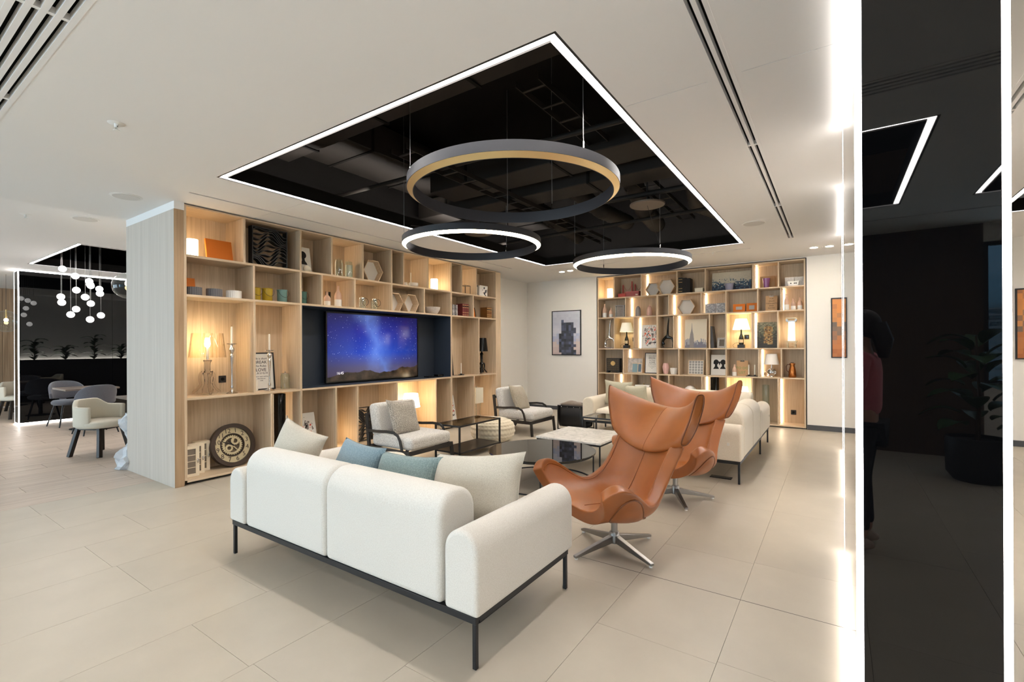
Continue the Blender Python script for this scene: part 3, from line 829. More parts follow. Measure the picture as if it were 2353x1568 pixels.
def pipe(path, r_, label, name='pipe', rib=False):
    o = MB()
    if rib:
        P_ = [Vector(p) for p in path]; pts, rs = [], []
        n_ = 40
        for i in range(n_ + 1):
            u = i / n_ * (len(P_) - 1); k = min(int(u), len(P_) - 2); f_ = u - k
            f_ = f_ * f_ * (3 - 2 * f_) if len(P_) > 2 else f_
            pts.append(P_[k].lerp(P_[k + 1], f_)); rs.append(r_ * (1 + 0.06 * (-1) ** i))
        o.tube(pts, rs, 14)
    else: o.tube(path, r_, 12)
    return tag(o.build(name, M_DUCT, smooth=60), label, 'duct', 'dark services above the ceiling opening')
pipe([(-3.2, 5.5, 3.8), (-2.9, 5.75, 3.55), (-2.7, 6.2, 3.35), (-2.7, 7.2, 3.4)], 0.11, 'ribbed flexible hose left of centre in the opening', 'flexible_duct', True)
pipe([(-2.3, 5.5, 3.8), (-2.1, 5.8, 3.5), (-2.15, 6.4, 3.3), (-2.3, 7.4, 3.35)], 0.12, 'ribbed flexible hose in the middle of the opening', 'flexible_duct', True)
pipe([(-1.5, 5.5, 3.75), (-1.4, 5.95, 3.45), (-1.5, 6.6, 3.35), (-1.35, 7.5, 3.4)], 0.12, 'ribbed flexible hose right of centre in the opening', 'flexible_duct', True)
pipe([(-3.9, 5.9, 3.7), (-3.6, 6.5, 3.4), (-3.7, 7.5, 3.35)], 0.11, 'ribbed flexible hose near the left far corner of the opening', 'flexible_duct', True)
pipe([(-5, 3.6, 3.3), (-0.7, 3.75, 3.3)], 0.022, 'thin pipe crossing over the gold ring')
pipe([(-4.98, 5.42, 3.22), (-0.7, 5.45, 3.22)], 0.03, 'thin pipe crossing before the flexible hoses')
pipe([(-5, 6.5, 3.18), (-0.7, 6.3, 3.18)], 0.025, 'thin pipe crossing above the furthest ring')
pipe([(-1.2, 3.0, 3.16), (-1.15, 7.7, 3.16)], 0.02, 'thin pipe running along the right edge of the opening')
def tray(x0, y0, y1, z, label):
    t = thing('cable_tray', label, 'cable tray', (x0, (y0 + y1) / 2, z), group='dark services above the ceiling opening')
    L2 = (y1 - y0) / 2
    for s in (-1, 1): MB().box(s * 0.1 - 0.004, s * 0.1 + 0.004, -L2, L2, 0, 0.05).build('rail', M_DUCT, t)
    k = -L2 + 0.1
    while k < L2: MB().box(-0.1, 0.1, k - 0.012, k + 0.012, 0, 0.008).build('rung', M_DUCT, t); k += 0.3
tray(-3.28, 3.0, 7.7, 3.24, 'dark ladder cable tray on the left side of the opening')
tray(-1.9, 3.0, 7.7, 3.42, 'dark ladder cable tray on the right side of the opening')

# ================================================================== sofas
def sofa(loc, rz, L, D, label, m_, nback=2, legs=None, arms=(True, True), seam=True):
    """local: x along the length, back at -y, seat towards +y"""
    t = thing('sofa', label, 'sofa', loc, rz)
    hx, hy = L / 2, D / 2
    zf0, zf1 = 0.205, 0.238
    fr = MB()
    for (a, b, c, d) in ((-hx, hx, -hy, -hy + 0.03), (-hx, hx, hy - 0.03, hy), (-hx, -hx + 0.03, -hy + 0.03, hy - 0.03), (hx - 0.03, hx, -hy + 0.03, hy - 0.03)):
        fr.box(a, b, c, d, zf0, zf1)
    fr.build('frame', M_BLACK, t, bevel=0.002, seg=1)
    for (lx, ly) in legs or [(sx * (hx - 0.014), sy * (hy - 0.014)) for sx in (-1, 1) for sy in (-1, 1)]:
        MB().box(lx - 0.0105, lx + 0.0105, ly - 0.0105, ly + 0.0105, 0, zf0 + 0.01).build('leg', M_BLACK, t, bevel=0.002, seg=1)
    aw = 0.20
    xl, xr = -hx + (aw if arms[0] else 0.02), hx - (aw if arms[1] else 0.02)
    for k, on in enumerate(arms):
        if not on: continue
        cx = (-hx + aw / 2 - 0.018) if k == 0 else (hx - aw / 2 + 0.018)
        b = MB().prism([(cx + a, z) for a, z in arch(aw / 2, zf1, 0.615, 0.098, 8)], -hy - 0.012, hy + 0.03, 'y')
        b.build('arm', m_, t, smooth=50, bevel=0.022, seg=4)
    bw = (xr - xl) / nback
    for k in range(nback):
        a, b_ = xl + k * bw + 0.002, xl + (k + 1) * bw - 0.002
        bt = 0.27
        poly = [(-hy - 0.012 + bt / 2 + p, z) for p, z in arch(bt / 2, zf1, 0.755, 0.125, 9)]
        MB().prism(poly, a, b_, 'x').build('back_cushion', m_, t, smooth=50, bevel=0.03, seg=4)
        MB().box(a, b_, -hy + 0.26, hy + 0.03, zf1, 0.435).build('seat_cushion', m_, t, bevel=0.06, seg=5)
    lb = MB().box(-hx - 0.02 - 0.006, -hx - 0.018, -hy + 0.1, -hy + 0.125, 0.40, 0.43).build('brand_tag', mat('tag_white', (225, 222, 215)), t)
    return t
# front sofa: back to the camera
sofa((-2.43, 2.10, 0), 0, 2.196, 0.885, 'ivory two-seat sofa in the foreground with its back to the camera', M_SOFA)
# far corner: one sofa along the aisle, one in front of the far bookcase
sofa((-1.262, 6.275, 0), R(90), 1.70, 0.87, 'cream sofa turned sideways with its back to the right aisle', M_SOFA2)
sofa((-2.147, 7.62, 0), R(180), 2.62, 0.87, 'cream sofa facing the camera in front of the far bookcase', M_SOFA2)
# sliver right of the column
sofa((2.35, 6.9, 0), R(-90), 2.2, 0.87, 'cream sofa glimpsed at the right picture edge beyond the column', M_SOFA2)

def cushion(w_, h_, th, m_, loc, rot, label, seed, crease=0.012, group=None, piping=None):
    t = thing('cushion', label, 'cushion', loc, rot, group)
    link('cover', pillow_mesh(w_, h_, th, m_, n=25, seed=seed, crease=crease), t)
    pts = []
    n = 12
    for a0, a1 in (((-1, -1), (1, -1)), ((1, -1), (1, 1)), ((1, 1), (-1, 1)), ((-1, 1), (-1, -1))):
        for i in range(n):
            f_ = i / n
            a = a0[0] + (a1[0] - a0[0]) * f_; b = a0[1] + (a1[1] - a0[1]) * f_
            x = a * w_ / 2 * (1 - 0.10 * (1 - b * b) * abs(a) ** 3); z = b * h_ / 2 * (1 - 0.10 * (1 - a * a) * abs(b) ** 3)
            pts.append((x, 0, z))
    MB().tube(pts, 0.0022, 6, closed=True).build('seam_piping', piping or m_, t, smooth=60)
    return t
M_LINEN = fabric('beige_linen', (178, 170, 154), (202, 195, 180), scale=300, bump=0.3, kind='noise')
M_TEAL = fabric('blue_teal_weave', (110, 132, 142), (134, 154, 162), scale=110, bump=0.7, flat=True)
M_TEAL2 = fabric('grey_teal_weave', (114, 132, 132), (140, 158, 156), scale=110, bump=0.7, flat=True)
M_SAGE = fabric('sage_linen', (176, 170, 148), (196, 190, 168), scale=260, bump=0.3, kind='noise')
M_IVORY = fabric('ivory_satin', (206, 196, 178), (222, 214, 198), scale=260, bump=0.2, kind='noise')
cushion(0.41, 0.41, 0.17, M_LINEN, (-3.38, 2.05, 0.66), (R(-12), R(19), R(16)), 'beige linen cushion standing on its corner at the left end of the front sofa', 3)
cushion(0.46, 0.38, 0.16, M_TEAL, (-2.72, 2.08, 0.615), (R(-24), R(3), R(-3)), 'blue-teal woven cushion on the front sofa, next to the left beige one', 5)
cushion(0.52, 0.36, 0.17, M_TEAL2, (-2.25, 2.09, 0.600), (R(-24), R(-2), R(3)), 'grey-teal woven cushion in the middle of the front sofa', 8)
cushion(0.64, 0.42, 0.20, M_LINEN, (-1.74, 2.16, 0.625), (R(-24), R(-7), R(5)), 'large beige linen cushion against the right arm of the front sofa', 11)
cushion(0.46, 0.46, 0.15, M_SAGE, (-3.03, 7.62, 0.66), (R(-20), R(-4), R(180 + 14)), 'sage green cushion at the left end of the far sofa', 12)
cushion(0.42, 0.40, 0.14, M_SAGE, (-2.72, 7.62, 0.63), (R(-22), 0, R(180 - 6)), 'second sage cushion on the far sofa, half hidden by the tan headrest', 14)
cushion(0.42, 0.40, 0.15, M_IVORY, (-1.22, 6.55, 0.63), (R(-20), R(6), R(90)), 'pale satin cushion lying against the back of the sideways sofa', 15)
cushion(0.40, 0.38, 0.14, M_IVORY, (-1.22, 6.98, 0.62), (R(-22), R(-5), R(86)), 'pale satin cushion in the corner of the sideways sofa', 16)
WKNIT = fabric('white_knit', (214, 206, 190), (236, 230, 218), scale=60, bump=0.8)
fp = thing('floor_pouf', 'low white fabric pouf peeking out behind the front sofa cushions', 'pouf', (-3.93, 3.38, 0))
MB().lathe([(0.0, 0.0), (0.20, 0.0), (0.25, 0.05), (0.265, 0.15), (0.25, 0.26), (0.20, 0.31), (0.0, 0.325)], 32).build('cover', WKNIT, fp, smooth=60)
MB().lathe([(0.266, 0.145), (0.27, 0.15), (0.266, 0.155)], 32).build('seam_piping', WKNIT, fp, smooth=60)

# ================================================================== tan wing chairs
def sm(a, b, x):
    x = min(1, max(0, (x - a) / (b - a))); return x * x * (3 - 2 * x)
def lerp_tab(tab, v):
    for (a, pa), (b, pb) in zip(tab, tab[1:]):
        if v <= b:
            f_ = (v - a) / (b - a); f_ = max(0, min(1, f_))
            return [x + (y - x) * f_ for x, y in zip(pa, pb)]
    return list(tab[-1][1])
def smooth_tab(tab, v, k=0.03):
    acc = None
    for d in (-2, -1, 0, 1, 2):
        q = lerp_tab(tab, min(1, max(0, v + d * k)))
        acc = q if acc is None else [x + y for x, y in zip(acc, q)]
    return [x / 5 for x in acc]
# v: 0 = front lip ... 1 = neck.  columns: centre y, centre z, half width, edge dy, edge dz
SHELL = [(0.00, (0.345, 0.345, 0.38, 0.06, 0.19)), (0.10, (0.28, 0.352, 0.45, 0.08, 0.265)), (0.22, (0.17, 0.345, 0.46, 0.085, 0.25)), (0.36, (0.05, 0.335, 0.41, 0.075, 0.155)),
         (0.48, (-0.06, 0.345, 0.365, 0.085, 0.075)), (0.58, (-0.135, 0.40, 0.325, 0.08, 0.055)), (0.70, (-0.20, 0.50, 0.30, 0.07, 0.03)), (0.85, (-0.28, 0.635, 0.298, 0.065, 0.02)), (1.00, (-0.365, 0.80, 0.315, 0.07, -0.005))]
def shell_pt(u, v):
    cyy, cz, hw, ey, ez = smooth_tab(SHELL, v)
    a = 2 * u - 1
    e = abs(a) ** 2.6
    x = hw * (a * (1 - 0.12 * abs(a) ** 6))
    return (x, cyy + ey * e, cz + ez * e)
def wing_chair(loc, rz, label, spin):
    t = thing('wing_chair', label, 'armchair', loc, rz, 'tan leather wing chairs')
    sh = MB().grid(shell_pt, 25, 29)
    me = sh.mesh('seat_shell', M_LEATHER, 60, fix=False)
    o = link('seat_shell', me, t)
    md = o.modifiers.new('solid', 'SOLIDIFY'); md.thickness = 0.085; md.offset = 1.0; md.use_even_offset = False; md.use_rim = True
    bv = o.modifiers.new('bevel', 'BEVEL'); bv.width = 0.026; bv.segments = 3; bv.limit_method = 'ANGLE'; bv.angle_limit = R(50)
    sb = o.modifiers.new('sub', 'SUBSURF'); sb.levels = 1; sb.render_levels = 1
    M_PIPE = mat('leather_piping', (112, 62, 28), rough=0.4)
    # outer side pads on the arms: follow the outside of the shell
    def outer(u, v, off):
        p = Vector(shell_pt(u, v)); e_ = 0.004
        du = Vector(shell_pt(min(1, u + e_), v)) - Vector(shell_pt(max(0, u - e_), v))
        dv = Vector(shell_pt(u, min(1, v + e_))) - Vector(shell_pt(u, max(0, v - e_)))
        n = du.cross(dv).normalized()
        c0 = Vector(shell_pt(0.5, 0.3 if v < 0.45 else v)) + Vector((0, 0.25, 0.35))
        if n.dot(c0 - p) > 0: n = -n
        return p + n * off
    for s in (0, 1):
        def pad(a, r_, s=s):
            ang = 2 * PI * a
            uu = 0.155 + 0.125 * r_ * math.sin(ang); vv = 0.27 + 0.17 * r_ * math.cos(ang)
            return tuple(outer(uu if s == 0 else 1 - uu, vv, 0.084 + 0.016 * (1 - r_ ** 4)))
        MB().grid(lambda a, r_: pad(a, max(r_, 0.001)), 32, 8, True).build('side_pad', M_LEATHER, t, smooth=80)
        MB().tube([pad(k / 32, 1.0) for k in range(32)], 0.006, 6, closed=True).build('pad_piping', M_PIPE, t, smooth=80)
    # headrest: thick curved band with upswept horns
    def head(u, v, off=0.0):
        a = 2 * u - 1
        hw = 0.36 + 0.105 * v + 0.02 * math.sin(PI * v)
        x = hw * a
        zb, zt = 0.668 + 0.105 * a * a, 0.98 + 0.145 * abs(a) ** 1.9
        z = zb + (zt - zb) * v
        y = (-0.30 - 0.005 * a * a) * (1 - v) + (-0.55 + 0.20 * a * a) * v
        # thickness runs across the band, towards the sitter
        tx, ty = -0.55 * a, 1.0
        l_ = math.hypot(tx, ty)
        return (x + off * tx / l_, y + off * ty / l_, z)
    def headsurf(p_, u):
        ang = 2 * PI * p_
        a = abs(2 * u - 1)
        th = 0.062 * (1 - 0.45 * a ** 5)
        c_, s_ = math.cos(ang), math.sin(ang)
        v = 0.5 + 0.5 * math.copysign(abs(c_) ** 0.55, c_)
        off = th * math.copysign(abs(s_) ** 0.6, s_)
        return head(u, v, off)
    hb = MB().grid(headsurf, 36, 33, True)
    n_ = 36
    for row, sgn in ((0, -1), (32, 1)):      # domed end pads of the two horns
        q = [Vector(hb.v[row * n_ + k]) for k in range(n_)]
        mid = sum(q, Vector()) / n_
        i1 = len(hb.v)
        hb.v += [tuple(mid.lerp(p, 0.62) + Vector((sgn * 0.016, 0, 0))) for p in q]
        hb.v.append(tuple(mid + Vector((sgn * 0.022, 0, 0))))
        for k in range(n_):
            l_ = (k + 1) % n_
            hb.f.append((row * n_ + k, row * n_ + l_, i1 + l_, i1 + k)); hb.f.append((i1 + k, i1 + l_, i1 + n_))
    link('headrest', hb.mesh('headrest', M_LEATHER, 50), t)
    for u_ in (0.0, 1.0):
        MB().tube([headsurf(k / 36, u_) for k in range(36)], 0.005, 6, closed=True).build('headrest_piping', M_PIPE, t, smooth=80)
    STITCH = mat('leather_seam', (140, 80, 40), rough=0.5)
    pts = [Vector(headsurf(0.04 + 0.42 * i / 14, 0.5)) for i in range(15)]
    MB().tube(pts, 0.0028, 6).build('centre_seam', STITCH, t, smooth=60)
    pts = [Vector(shell_pt(0.5, 0.98 - 0.86 * i / 24)) for i in range(25)]
    pts = [p + Vector((0, 0.001, 0.001)) for p in pts]
    MB().tube(pts, 0.0030, 6).build('centre_seam', STITCH, t, smooth=60)
    for s in (0.035, 0.965):
        pts = [Vector(shell_pt(s, 0.03 + 0.95 * i / 40)) for i in range(41)]
        MB().tube(pts, 0.0055, 6).build('edge_piping', M_LEATHER, t, smooth=60)
    # swivel base
    post = MB().lathe([(0.024, 0.06), (0.024, 0.27)], 20).lathe([(0.036, 0.045), (0.036, 0.115), (0.030, 0.125)], 20)
    post.build('post', M_STEEL, t, smooth=40)
    for k in range(4):
        a = spin + PI / 2 * k
        ca, sa = math.cos(a), math.sin(a)
        def P_(r_, w_, z): return (r_ * ca - w_ * sa, r_ * sa + w_ * ca, z)
        r0, r1 = 0.03, 0.36
        vs = [P_(r0, -0.02, 0.05), P_(r0, 0.02, 0.05), P_(r1, 0.015, 0.012), P_(r1, -0.015, 0.012), P_(r0, -0.02, 0.10), P_(r0, 0.02, 0.10), P_(r1, 0.015, 0.028), P_(r1, -0.015, 0.028)]
        lg = MB().add(vs, [(3, 2, 1, 0), (4, 5, 6, 7), (0, 1, 5, 4), (1, 2, 6, 5), (2, 3, 7, 6), (3, 0, 4, 7)]).build('base_arm', M_STEEL, t, bevel=0.003)
        MB().cyl(P_(r1 - 0.015, 0, 0.0), P_(r1 - 0.015, 0, 0.014), 0.012, n=12).build('foot_glide', M_PLASTIC, lg)
    MB().lathe([(0.0, 0.262), (0.12, 0.262), (0.14, 0.29), (0.0, 0.29)], 24, (0, -0.0, -0.02)).build('seat_plate', M_BLACK, t, smooth=40)
    return t
# facing -x -y (towards the lower left of the picture)
def face(fx, fy): return math.atan2(fy, fx) - PI / 2
wing_chair((-1.32, 3.23, 0), face(-0.47, -0.88), 'nearer of the two tan leather wing chairs, beside the front sofa', R(3))
wing_chair((-1.27, 4.62, 0), face(-0.22, -0.975), 'further tan leather wing chair, between the near one and the sideways sofa', R(43))

# ================================================================== low lounge chairs with dark frames
M_GREYTWEED = fabric('pale_grey_tweed', (176, 172, 166), (222, 219, 213), scale=120, bump=0.4, kind='noise')
M_PEPPER = fabric('pepper_weave', (96, 92, 86), (186, 178, 166), scale=95, bump=0.8, thresh=(0.2, 0.6), flat=True)
M_TAUPE = fabric('taupe_rib', (146, 136, 120), (178, 168, 150), scale=90, bump=0.5, flat=True)
M_FRAME = mat('black_ash', (36, 33, 31), rough=0.5)
def lounge(loc, rz, label, cm, clabel, seed):
    """local: seat faces +y, front legs at y = 0, width along x"""
    t = thing('lounge_chair', label, 'armchair', loc, rz, 'low lounge chairs with dark wooden frames')
    hw = 0.36
    for s in (-1, 1):
        MB().tube([(s * hw, -0.015, 0.245), (s * (hw + 0.008), 0.01, 0.0)], 0, flat=(0.034, 0.04)).build('front_leg', M_FRAME, t, bevel=0.004)
        MB().tube([(s * hw, -0.83, 0.0), (s * hw, -0.735, 0.14), (s * hw, -0.715, 0.25), (s * hw, -0.76, 0.64)], 0, flat=(0.03, 0.042)).build('back_post', M_FRAME, t, bevel=0.004)
        MB().tube([(s * hw, -0.72, 0.218), (s * hw, -0.01, 0.218)], 0, flat=(0.03, 0.052)).build('side_rail', M_FRAME, t, bevel=0.003)
        # bent arm band
        pts = [(s * (hw + 0.012), -0.745, 0.43), (s * (hw + 0.02), -0.55, 0.435), (s * (hw + 0.03), -0.36, 0.450), (s * (hw + 0.028), -0.24, 0.447), (s * (hw + 0.024), -0.175, 0.415), (s * (hw + 0.02), -0.145, 0.36), (s * (hw + 0.016), -0.11, 0.215)]
        MB().tube(pts, 0, flat=(0.014, 0.034)).build('armrest', M_FRAME, t, bevel=0.003)
    MB().box(-hw, hw, -0.03, 0.006, 0.195, 0.243).build('front_rail', M_FRAME, t, bevel=0.003)
    MB().box(-hw, hw, -0.74, -0.70, 0.195, 0.243).build('rear_rail', M_FRAME, t, bevel=0.003)
    for zz, yy in ((0.42, -0.736), (0.60, -0.757)):
        MB().box(-hw, hw, yy - 0.012, yy + 0.012, zz - 0.02, zz + 0.02).build('back_slat', M_FRAME, t, bevel=0.003)
    MB().box(-hw + 0.012, hw - 0.012, -0.69, 0.012, 0.243, 0.395).build('seat_cushion', M_GREYTWEED, t, bevel=0.055, seg=5)
    b = MB().box(-hw + 0.015, hw - 0.015, -0.075, 0.075, 0.0, 0.40)
    b.build('back_cushion', M_GREYTWEED, t, bevel=0.055, seg=5, loc=(0, -0.62, 0.365), rot=(R(11), 0, 0))
    # loose cushion lies on the chair: a thing of its own
    M_ = Matrix.Translation(loc) @ Matrix.Rotation(rz, 4, 'Z')
    p = M_ @ Vector((0.05, -0.435, 0.575))
    cushion(0.48, 0.46, 0.14, cm, tuple(p), (R(24), R(-6), rz + R(4)), clabel, seed)
    return t
# facing +x : rotate so local +y points to +x
lounge((-4.05, 4.21, 0), R(-90), 'lounge chair with dark wooden frame standing before the white shade lamp', M_PEPPER, 'pepper grey woven cushion on the nearer lounge chair', 21)
lounge((-4.05, 6.86, 0), R(-90), 'lounge chair with dark wooden frame near the far white wall', M_TAUPE, 'taupe ribbed cushion on the further lounge chair', 22)

# ================================================================== tables
def glass_side_table(x0, x1, y0, y1, h, label, shelf=True):
    t = thing('side_table', label, 'table', ((x0 + x1) / 2, (y0 + y1) / 2, 0))
    hx, hy = (x1 - x0) / 2, (y1 - y0) / 2
    for sx in (-1, 1):
        for sy in (-1, 1):
            cx, cyy = sx * (hx - 0.01), sy * (hy - 0.01)
            MB().box(cx - 0.01, cx + 0.01, cyy - 0.01, cyy + 0.01, 0, h - 0.02).build('leg', M_BLACK, t)
    for zz in ([h - 0.01, 0.095] if shelf else [h - 0.01]):
        for s in (-1, 1):
            MB().box(-hx, hx, s * (hy - 0.01) - 0.01, s * (hy - 0.01) + 0.01, zz - 0.01, zz + 0.01).build('rail', M_BLACK, t)
            MB().box(s * (hx - 0.01) - 0.01, s * (hx - 0.01) + 0.01, -hy + 0.02, hy - 0.02, zz - 0.01, zz + 0.01).build('rail', M_BLACK, t)
    MB().box(-hx + 0.02, hx - 0.02, -hy + 0.02, hy - 0.02, h - 0.008, h).build('glass_top', thin_glass('table_glass', (196, 196, 190)), t)
    if shelf: MB().box(-hx + 0.02, hx - 0.02, -hy + 0.02, hy - 0.02, 0.09, 0.104).build('lower_shelf', mat('espresso_board', (44, 36, 32), rough=0.35), t)
    return t
glass_side_table(-4.375, -3.945, 4.60, 5.49, 0.445, 'long glass-topped side table with dark shelf between the two lounge chairs')
glass_side_table(-3.0, -2.35, 6.16, 6.64, 0.45, 'small square glass-topped table before the far sofa', False)
rt = thing('round_coffee_table', 'round coffee table with a dark smoked glass top', 'table', (-2.64, 4.44, 0))
MB().lathe([(0.0, 0.317), (0.575, 0.317), (0.58, 0.321), (0.58, 0.331), (0.576, 0.335), (0.0, 0.335)], 72).build('glass_top', M_SMOKE, rt, smooth=30)
MB().lathe([(0.545, 0.305), (0.56, 0.305), (0.56, 0.317), (0.545, 0.317)], 72, close=True).build('top_ring', M_BLACK, rt, smooth=30)
MB().lathe([(0.545, 0.0), (0.56, 0.0), (0.56, 0.012), (0.545, 0.012)], 72, close=True).build('base_ring', M_BLACK, rt, smooth=30)
for k in range(4):
    a = R(29 + 90 * k)
    MB().cyl((0.552 * math.cos(a), 0.552 * math.sin(a), 0.005), (0.552 * math.cos(a), 0.552 * math.sin(a), 0.31), 0.0085, n=10).build('leg', M_BLACK, rt, smooth=40)
def marble(t, co, p):
    n = N(t, 'TexNoise'); n.inputs['Scale'].default_value = 5.5; n.inputs['Detail'].default_value = 8; n.inputs['Distortion'].default_value = 1.4
    t.links.new(co, n.inputs['Vector'])
    v = mth(t, 'ABSOLUTE', mth(t, 'SUBTRACT', n.outputs['Fac'], 0.5))
    t.links.new(ramp(t, v, [(0.0, (210, 206, 200)), (0.04, (228, 224, 217)), (0.15, (238, 234, 227))]), p.inputs['Base Color'])
M_MARBLE = ramp_mat('white_marble', marble, 0.15)
mt = thing('marble_table', 'square coffee table with white marble top and thin black legs', 'table', (-2.645, 5.455, 0))
MB().box(-0.43, 0.43, -0.43, 0.43, 0.322, 0.346).build('marble_top', M_MARBLE, mt, bevel=0.003)
for sx in (-1, 1):
    for sy in (-1, 1):
        MB().cyl((sx * 0.415, sy * 0.415, 0), (sx * 0.415, sy * 0.415, 0.322), 0.010, n=10).build('leg', M_BLACK, mt, smooth=40)
    MB().box(sx * 0.415 - 0.008, sx * 0.415 + 0.008, -0.415, 0.415, 0.30, 0.322).build('rail', M_BLACK, mt)
    MB().box(-0.407, 0.407, sx * 0.415 - 0.008, sx * 0.415 + 0.008, 0.30, 0.322).build('rail', M_BLACK, mt)
# knitted pouf
kp = thing('knitted_pouf', 'round cream knitted pouf under the glass side table end', 'pouf', (-4.36, 5.86, 0))
def knit(u, v):
    b = -PI / 2 + PI * v
    a = 2 * PI * u
    k = math.sin(a * 34 + (math.floor(v * 22) % 2) * PI) * 0.006 + math.sin(v * 22 * PI) * 0.006
    r_ = 0.335 * max(0.0, math.cos(b)) ** 0.62 + (k if 0.08 < v < 0.92 else 0)
    return (r_ * math.cos(a), r_ * math.sin(a), 0.185 + 0.185 * (math.copysign(abs(math.sin(b)) ** 0.8, math.sin(b))) + 0.0)
MB().grid(knit, 136, 60, True).build('knit_cover', mat('cream_yarn', (224, 212, 188), rough=0.9, sheen=0.3), kp, smooth=80)
MB().lathe([(0.0, 0.368), (0.03, 0.37), (0.032, 0.374), (0.0, 0.378)], 16).build('crown_button', mat('cream_yarn', (224, 212, 188)), kp, smooth=60)
# black leather log basket with folded throws
bk = thing('leather_basket', 'black leather sling basket beside the far sofa', 'basket', (-3.80, 7.57, 0))
def sling(u, v):
    a = PI * u
    ca = math.cos(a)
    return (-0.24 + 0.48 * v, -0.20 * math.copysign(abs(ca) ** 0.3, ca), 0.42 - 0.38 * max(0.0, math.sin(a)) ** 0.35)
MB().grid(sling, 25, 8).build('sling', M_BLKLEATHER, bk, smooth=60, solid=0.008)
for sy in (-1, 1):
    for sx in (-1, 1):
        MB().box(sx * 0.25 - 0.007, sx * 0.25 + 0.007, sy * 0.2 - 0.007, sy * 0.2 + 0.007, 0, 0.425).build('leg', M_BLACK, bk)
    MB().box(-0.25, 0.25, sy * 0.2 - 0.007, sy * 0.2 + 0.007, 0.411, 0.425).build('top_rail', M_BLACK, bk)
    MB().box(-0.25, 0.25, sy * 0.2 - 0.007, sy * 0.2 + 0.007, 0.004, 0.016).build('floor_rail', M_BLACK, bk)
    for k in range(4): MB().sphere((-0.18 + 0.12 * k, sy * 0.207, 0.40), 0.008, 8, 6).build('rivet', M_CHROME, bk, smooth=60)
cushion(0.46, 0.36, 0.13, fabric('brown_throw', (104, 92, 82), (132, 120, 108), scale=200, bump=0.4, kind='noise'), (-3.80, 7.57, 0.41), (R(80), 0, R(0)), 'brown grey cushion stuffed into the black leather basket', 25, 0.02)
fb = thing('floor_box', 'dark metal floor outlet under the sideways sofa', 'floor outlet', (-1.05, 5.62, 0))
MB().box(-0.11, 0.11, -0.05, 0.05, 0.0, 0.006).build('cover_plate', M_BLACK, fb, bevel=0.002)
MB().box(-0.09, 0.09, -0.035, 0.035, 0.006, 0.009).build('hinged_lid', mat('dark_lid', (60, 58, 56), rough=0.4), fb)

# ================================================================== things on the shelves
ZL = (2.447, 2.025, 0.925, 0.055)
ZR = (2.50, 2.08, 1.41, 0.885, 0.045)
def L_(y, s, row, dz=0.0): return (XL - s, y, ZL[row] + dz + 0.0006)
def R_(x, s, row, dz=0.0): return (x, YBK + s, ZR[row] + dz + 0.0006)
RL, RR = R(90), 0.0            # local -y is the front: turned to +x on the left case, -y on the right one
def put(name, label, cat, loc, rot=0.0, lean=0.0, group=None): return thing(name, label, cat, loc, (-lean, 0, rot), group)
def lath(t, nm, prof, m_, n=28, sm_=40, **k): return MB().lathe(prof, n, **k).build(nm, m_, t, smooth=sm_)
def hollow(prof, wall=0.004):
    """outer profile bottom to top, folded back inside"""
    inner = [(max(0.0, r_ - wall), max(z, prof[0][1] + wall)) for r_, z in reversed(prof) if r_ > wall]
    return [(0.0, prof[0][1])] + prof + inner + [(0.0, prof[0][1] + wall)]
C_ = dict(
    pink=mat('blush_ceramic', (214, 178, 162), rough=0.45), grey=mat('grey_ceramic', (128, 124, 124), rough=0.3), dgrey=mat('ribbed_grey_glass', (104, 102, 104), rough=0.25),
    yellow=mat('mustard_glass', (168, 140, 40), rough=0.15), teal=mat('teal_glass', (104, 136, 130), rough=0.15), cream=mat('cream_card', (232, 224, 204), rough=0.6),
    maroon=mat('maroon_cloth', (112, 44, 44), rough=0.6), brown=mat('brown_cloth', (120, 78, 34), rough=0.6), gilt=mat('gilt', (206, 172, 110), rough=0.4),
    red=mat('brick_red', (176, 62, 52), rough=0.5), rose=mat('dusty_red', (160, 84, 80), rough=0.6), kraft=mat('kraft_board', (190, 152, 112), rough=0.8), lilac=mat('lilac_grey', (142, 140, 158), rough=0.4),
    purple=mat('purple_glass', (142, 86, 132), rough=0.1), copper=mat('copper', (186, 116, 62), rough=0.25, metal=1.0), wax=mat('candle_wax', (240, 234, 220), rough=0.5),
    birch=wood('birch', (206, 178, 144), (226, 203, 172), axis='x', rough=0.5), pages=mat('book_pages', (224, 214, 192), rough=0.8), tan=mat('tan_board', (206, 186, 150), rough=0.7),
    stone=mat('speckled_stone', (208, 200, 192), rough=0.6, noise=0.15, nscale=60))
def bottle(loc, rot, r_, h, label, group=None, dip=0.35):
    t = put('bottle_vase', label, 'vase', loc, rot, group=group)
    n_ = 0.28
    body = [(r_ * 0.96, h * dip), (r_, h * dip + 0.001), (r_, h * 0.52), (r_ * 0.8, h * 0.66), (r_ * 0.42, h * 0.76), (r_ * 0.34, h * 0.82), (r_ * 0.34, h), (r_ * 0.24, h), (r_ * 0.24, h * 0.8)]
    lath(t, 'wood_upper', body, C_['birch'] if dip < 0 else mat('pinkish_wood', (208, 172, 148), rough=0.5, noise=0.08, nscale=14))
    lath(t, 'white_base', [(0, 0), (r_ * 0.94, 0), (r_, 0.004), (r_, h * dip)], M_WHITE)
def ribbed_bowl(loc, rot, r_, h, m_, label, group):
    t = put('ribbed_bowl', label, 'bowl', loc, rot, group=group)
    lath(t, 'bowl_wall', hollow([(r_ * 0.95, 0), (r_, 0.006), (r_, h)], 0.006), m_, 72, 30, rib=24, amp=0.025)
    lath(t, 'inside_base', [(0, 0.007), (r_ * 0.9, 0.007), (r_ * 0.9, 0.009), (0, 0.009)], m_)
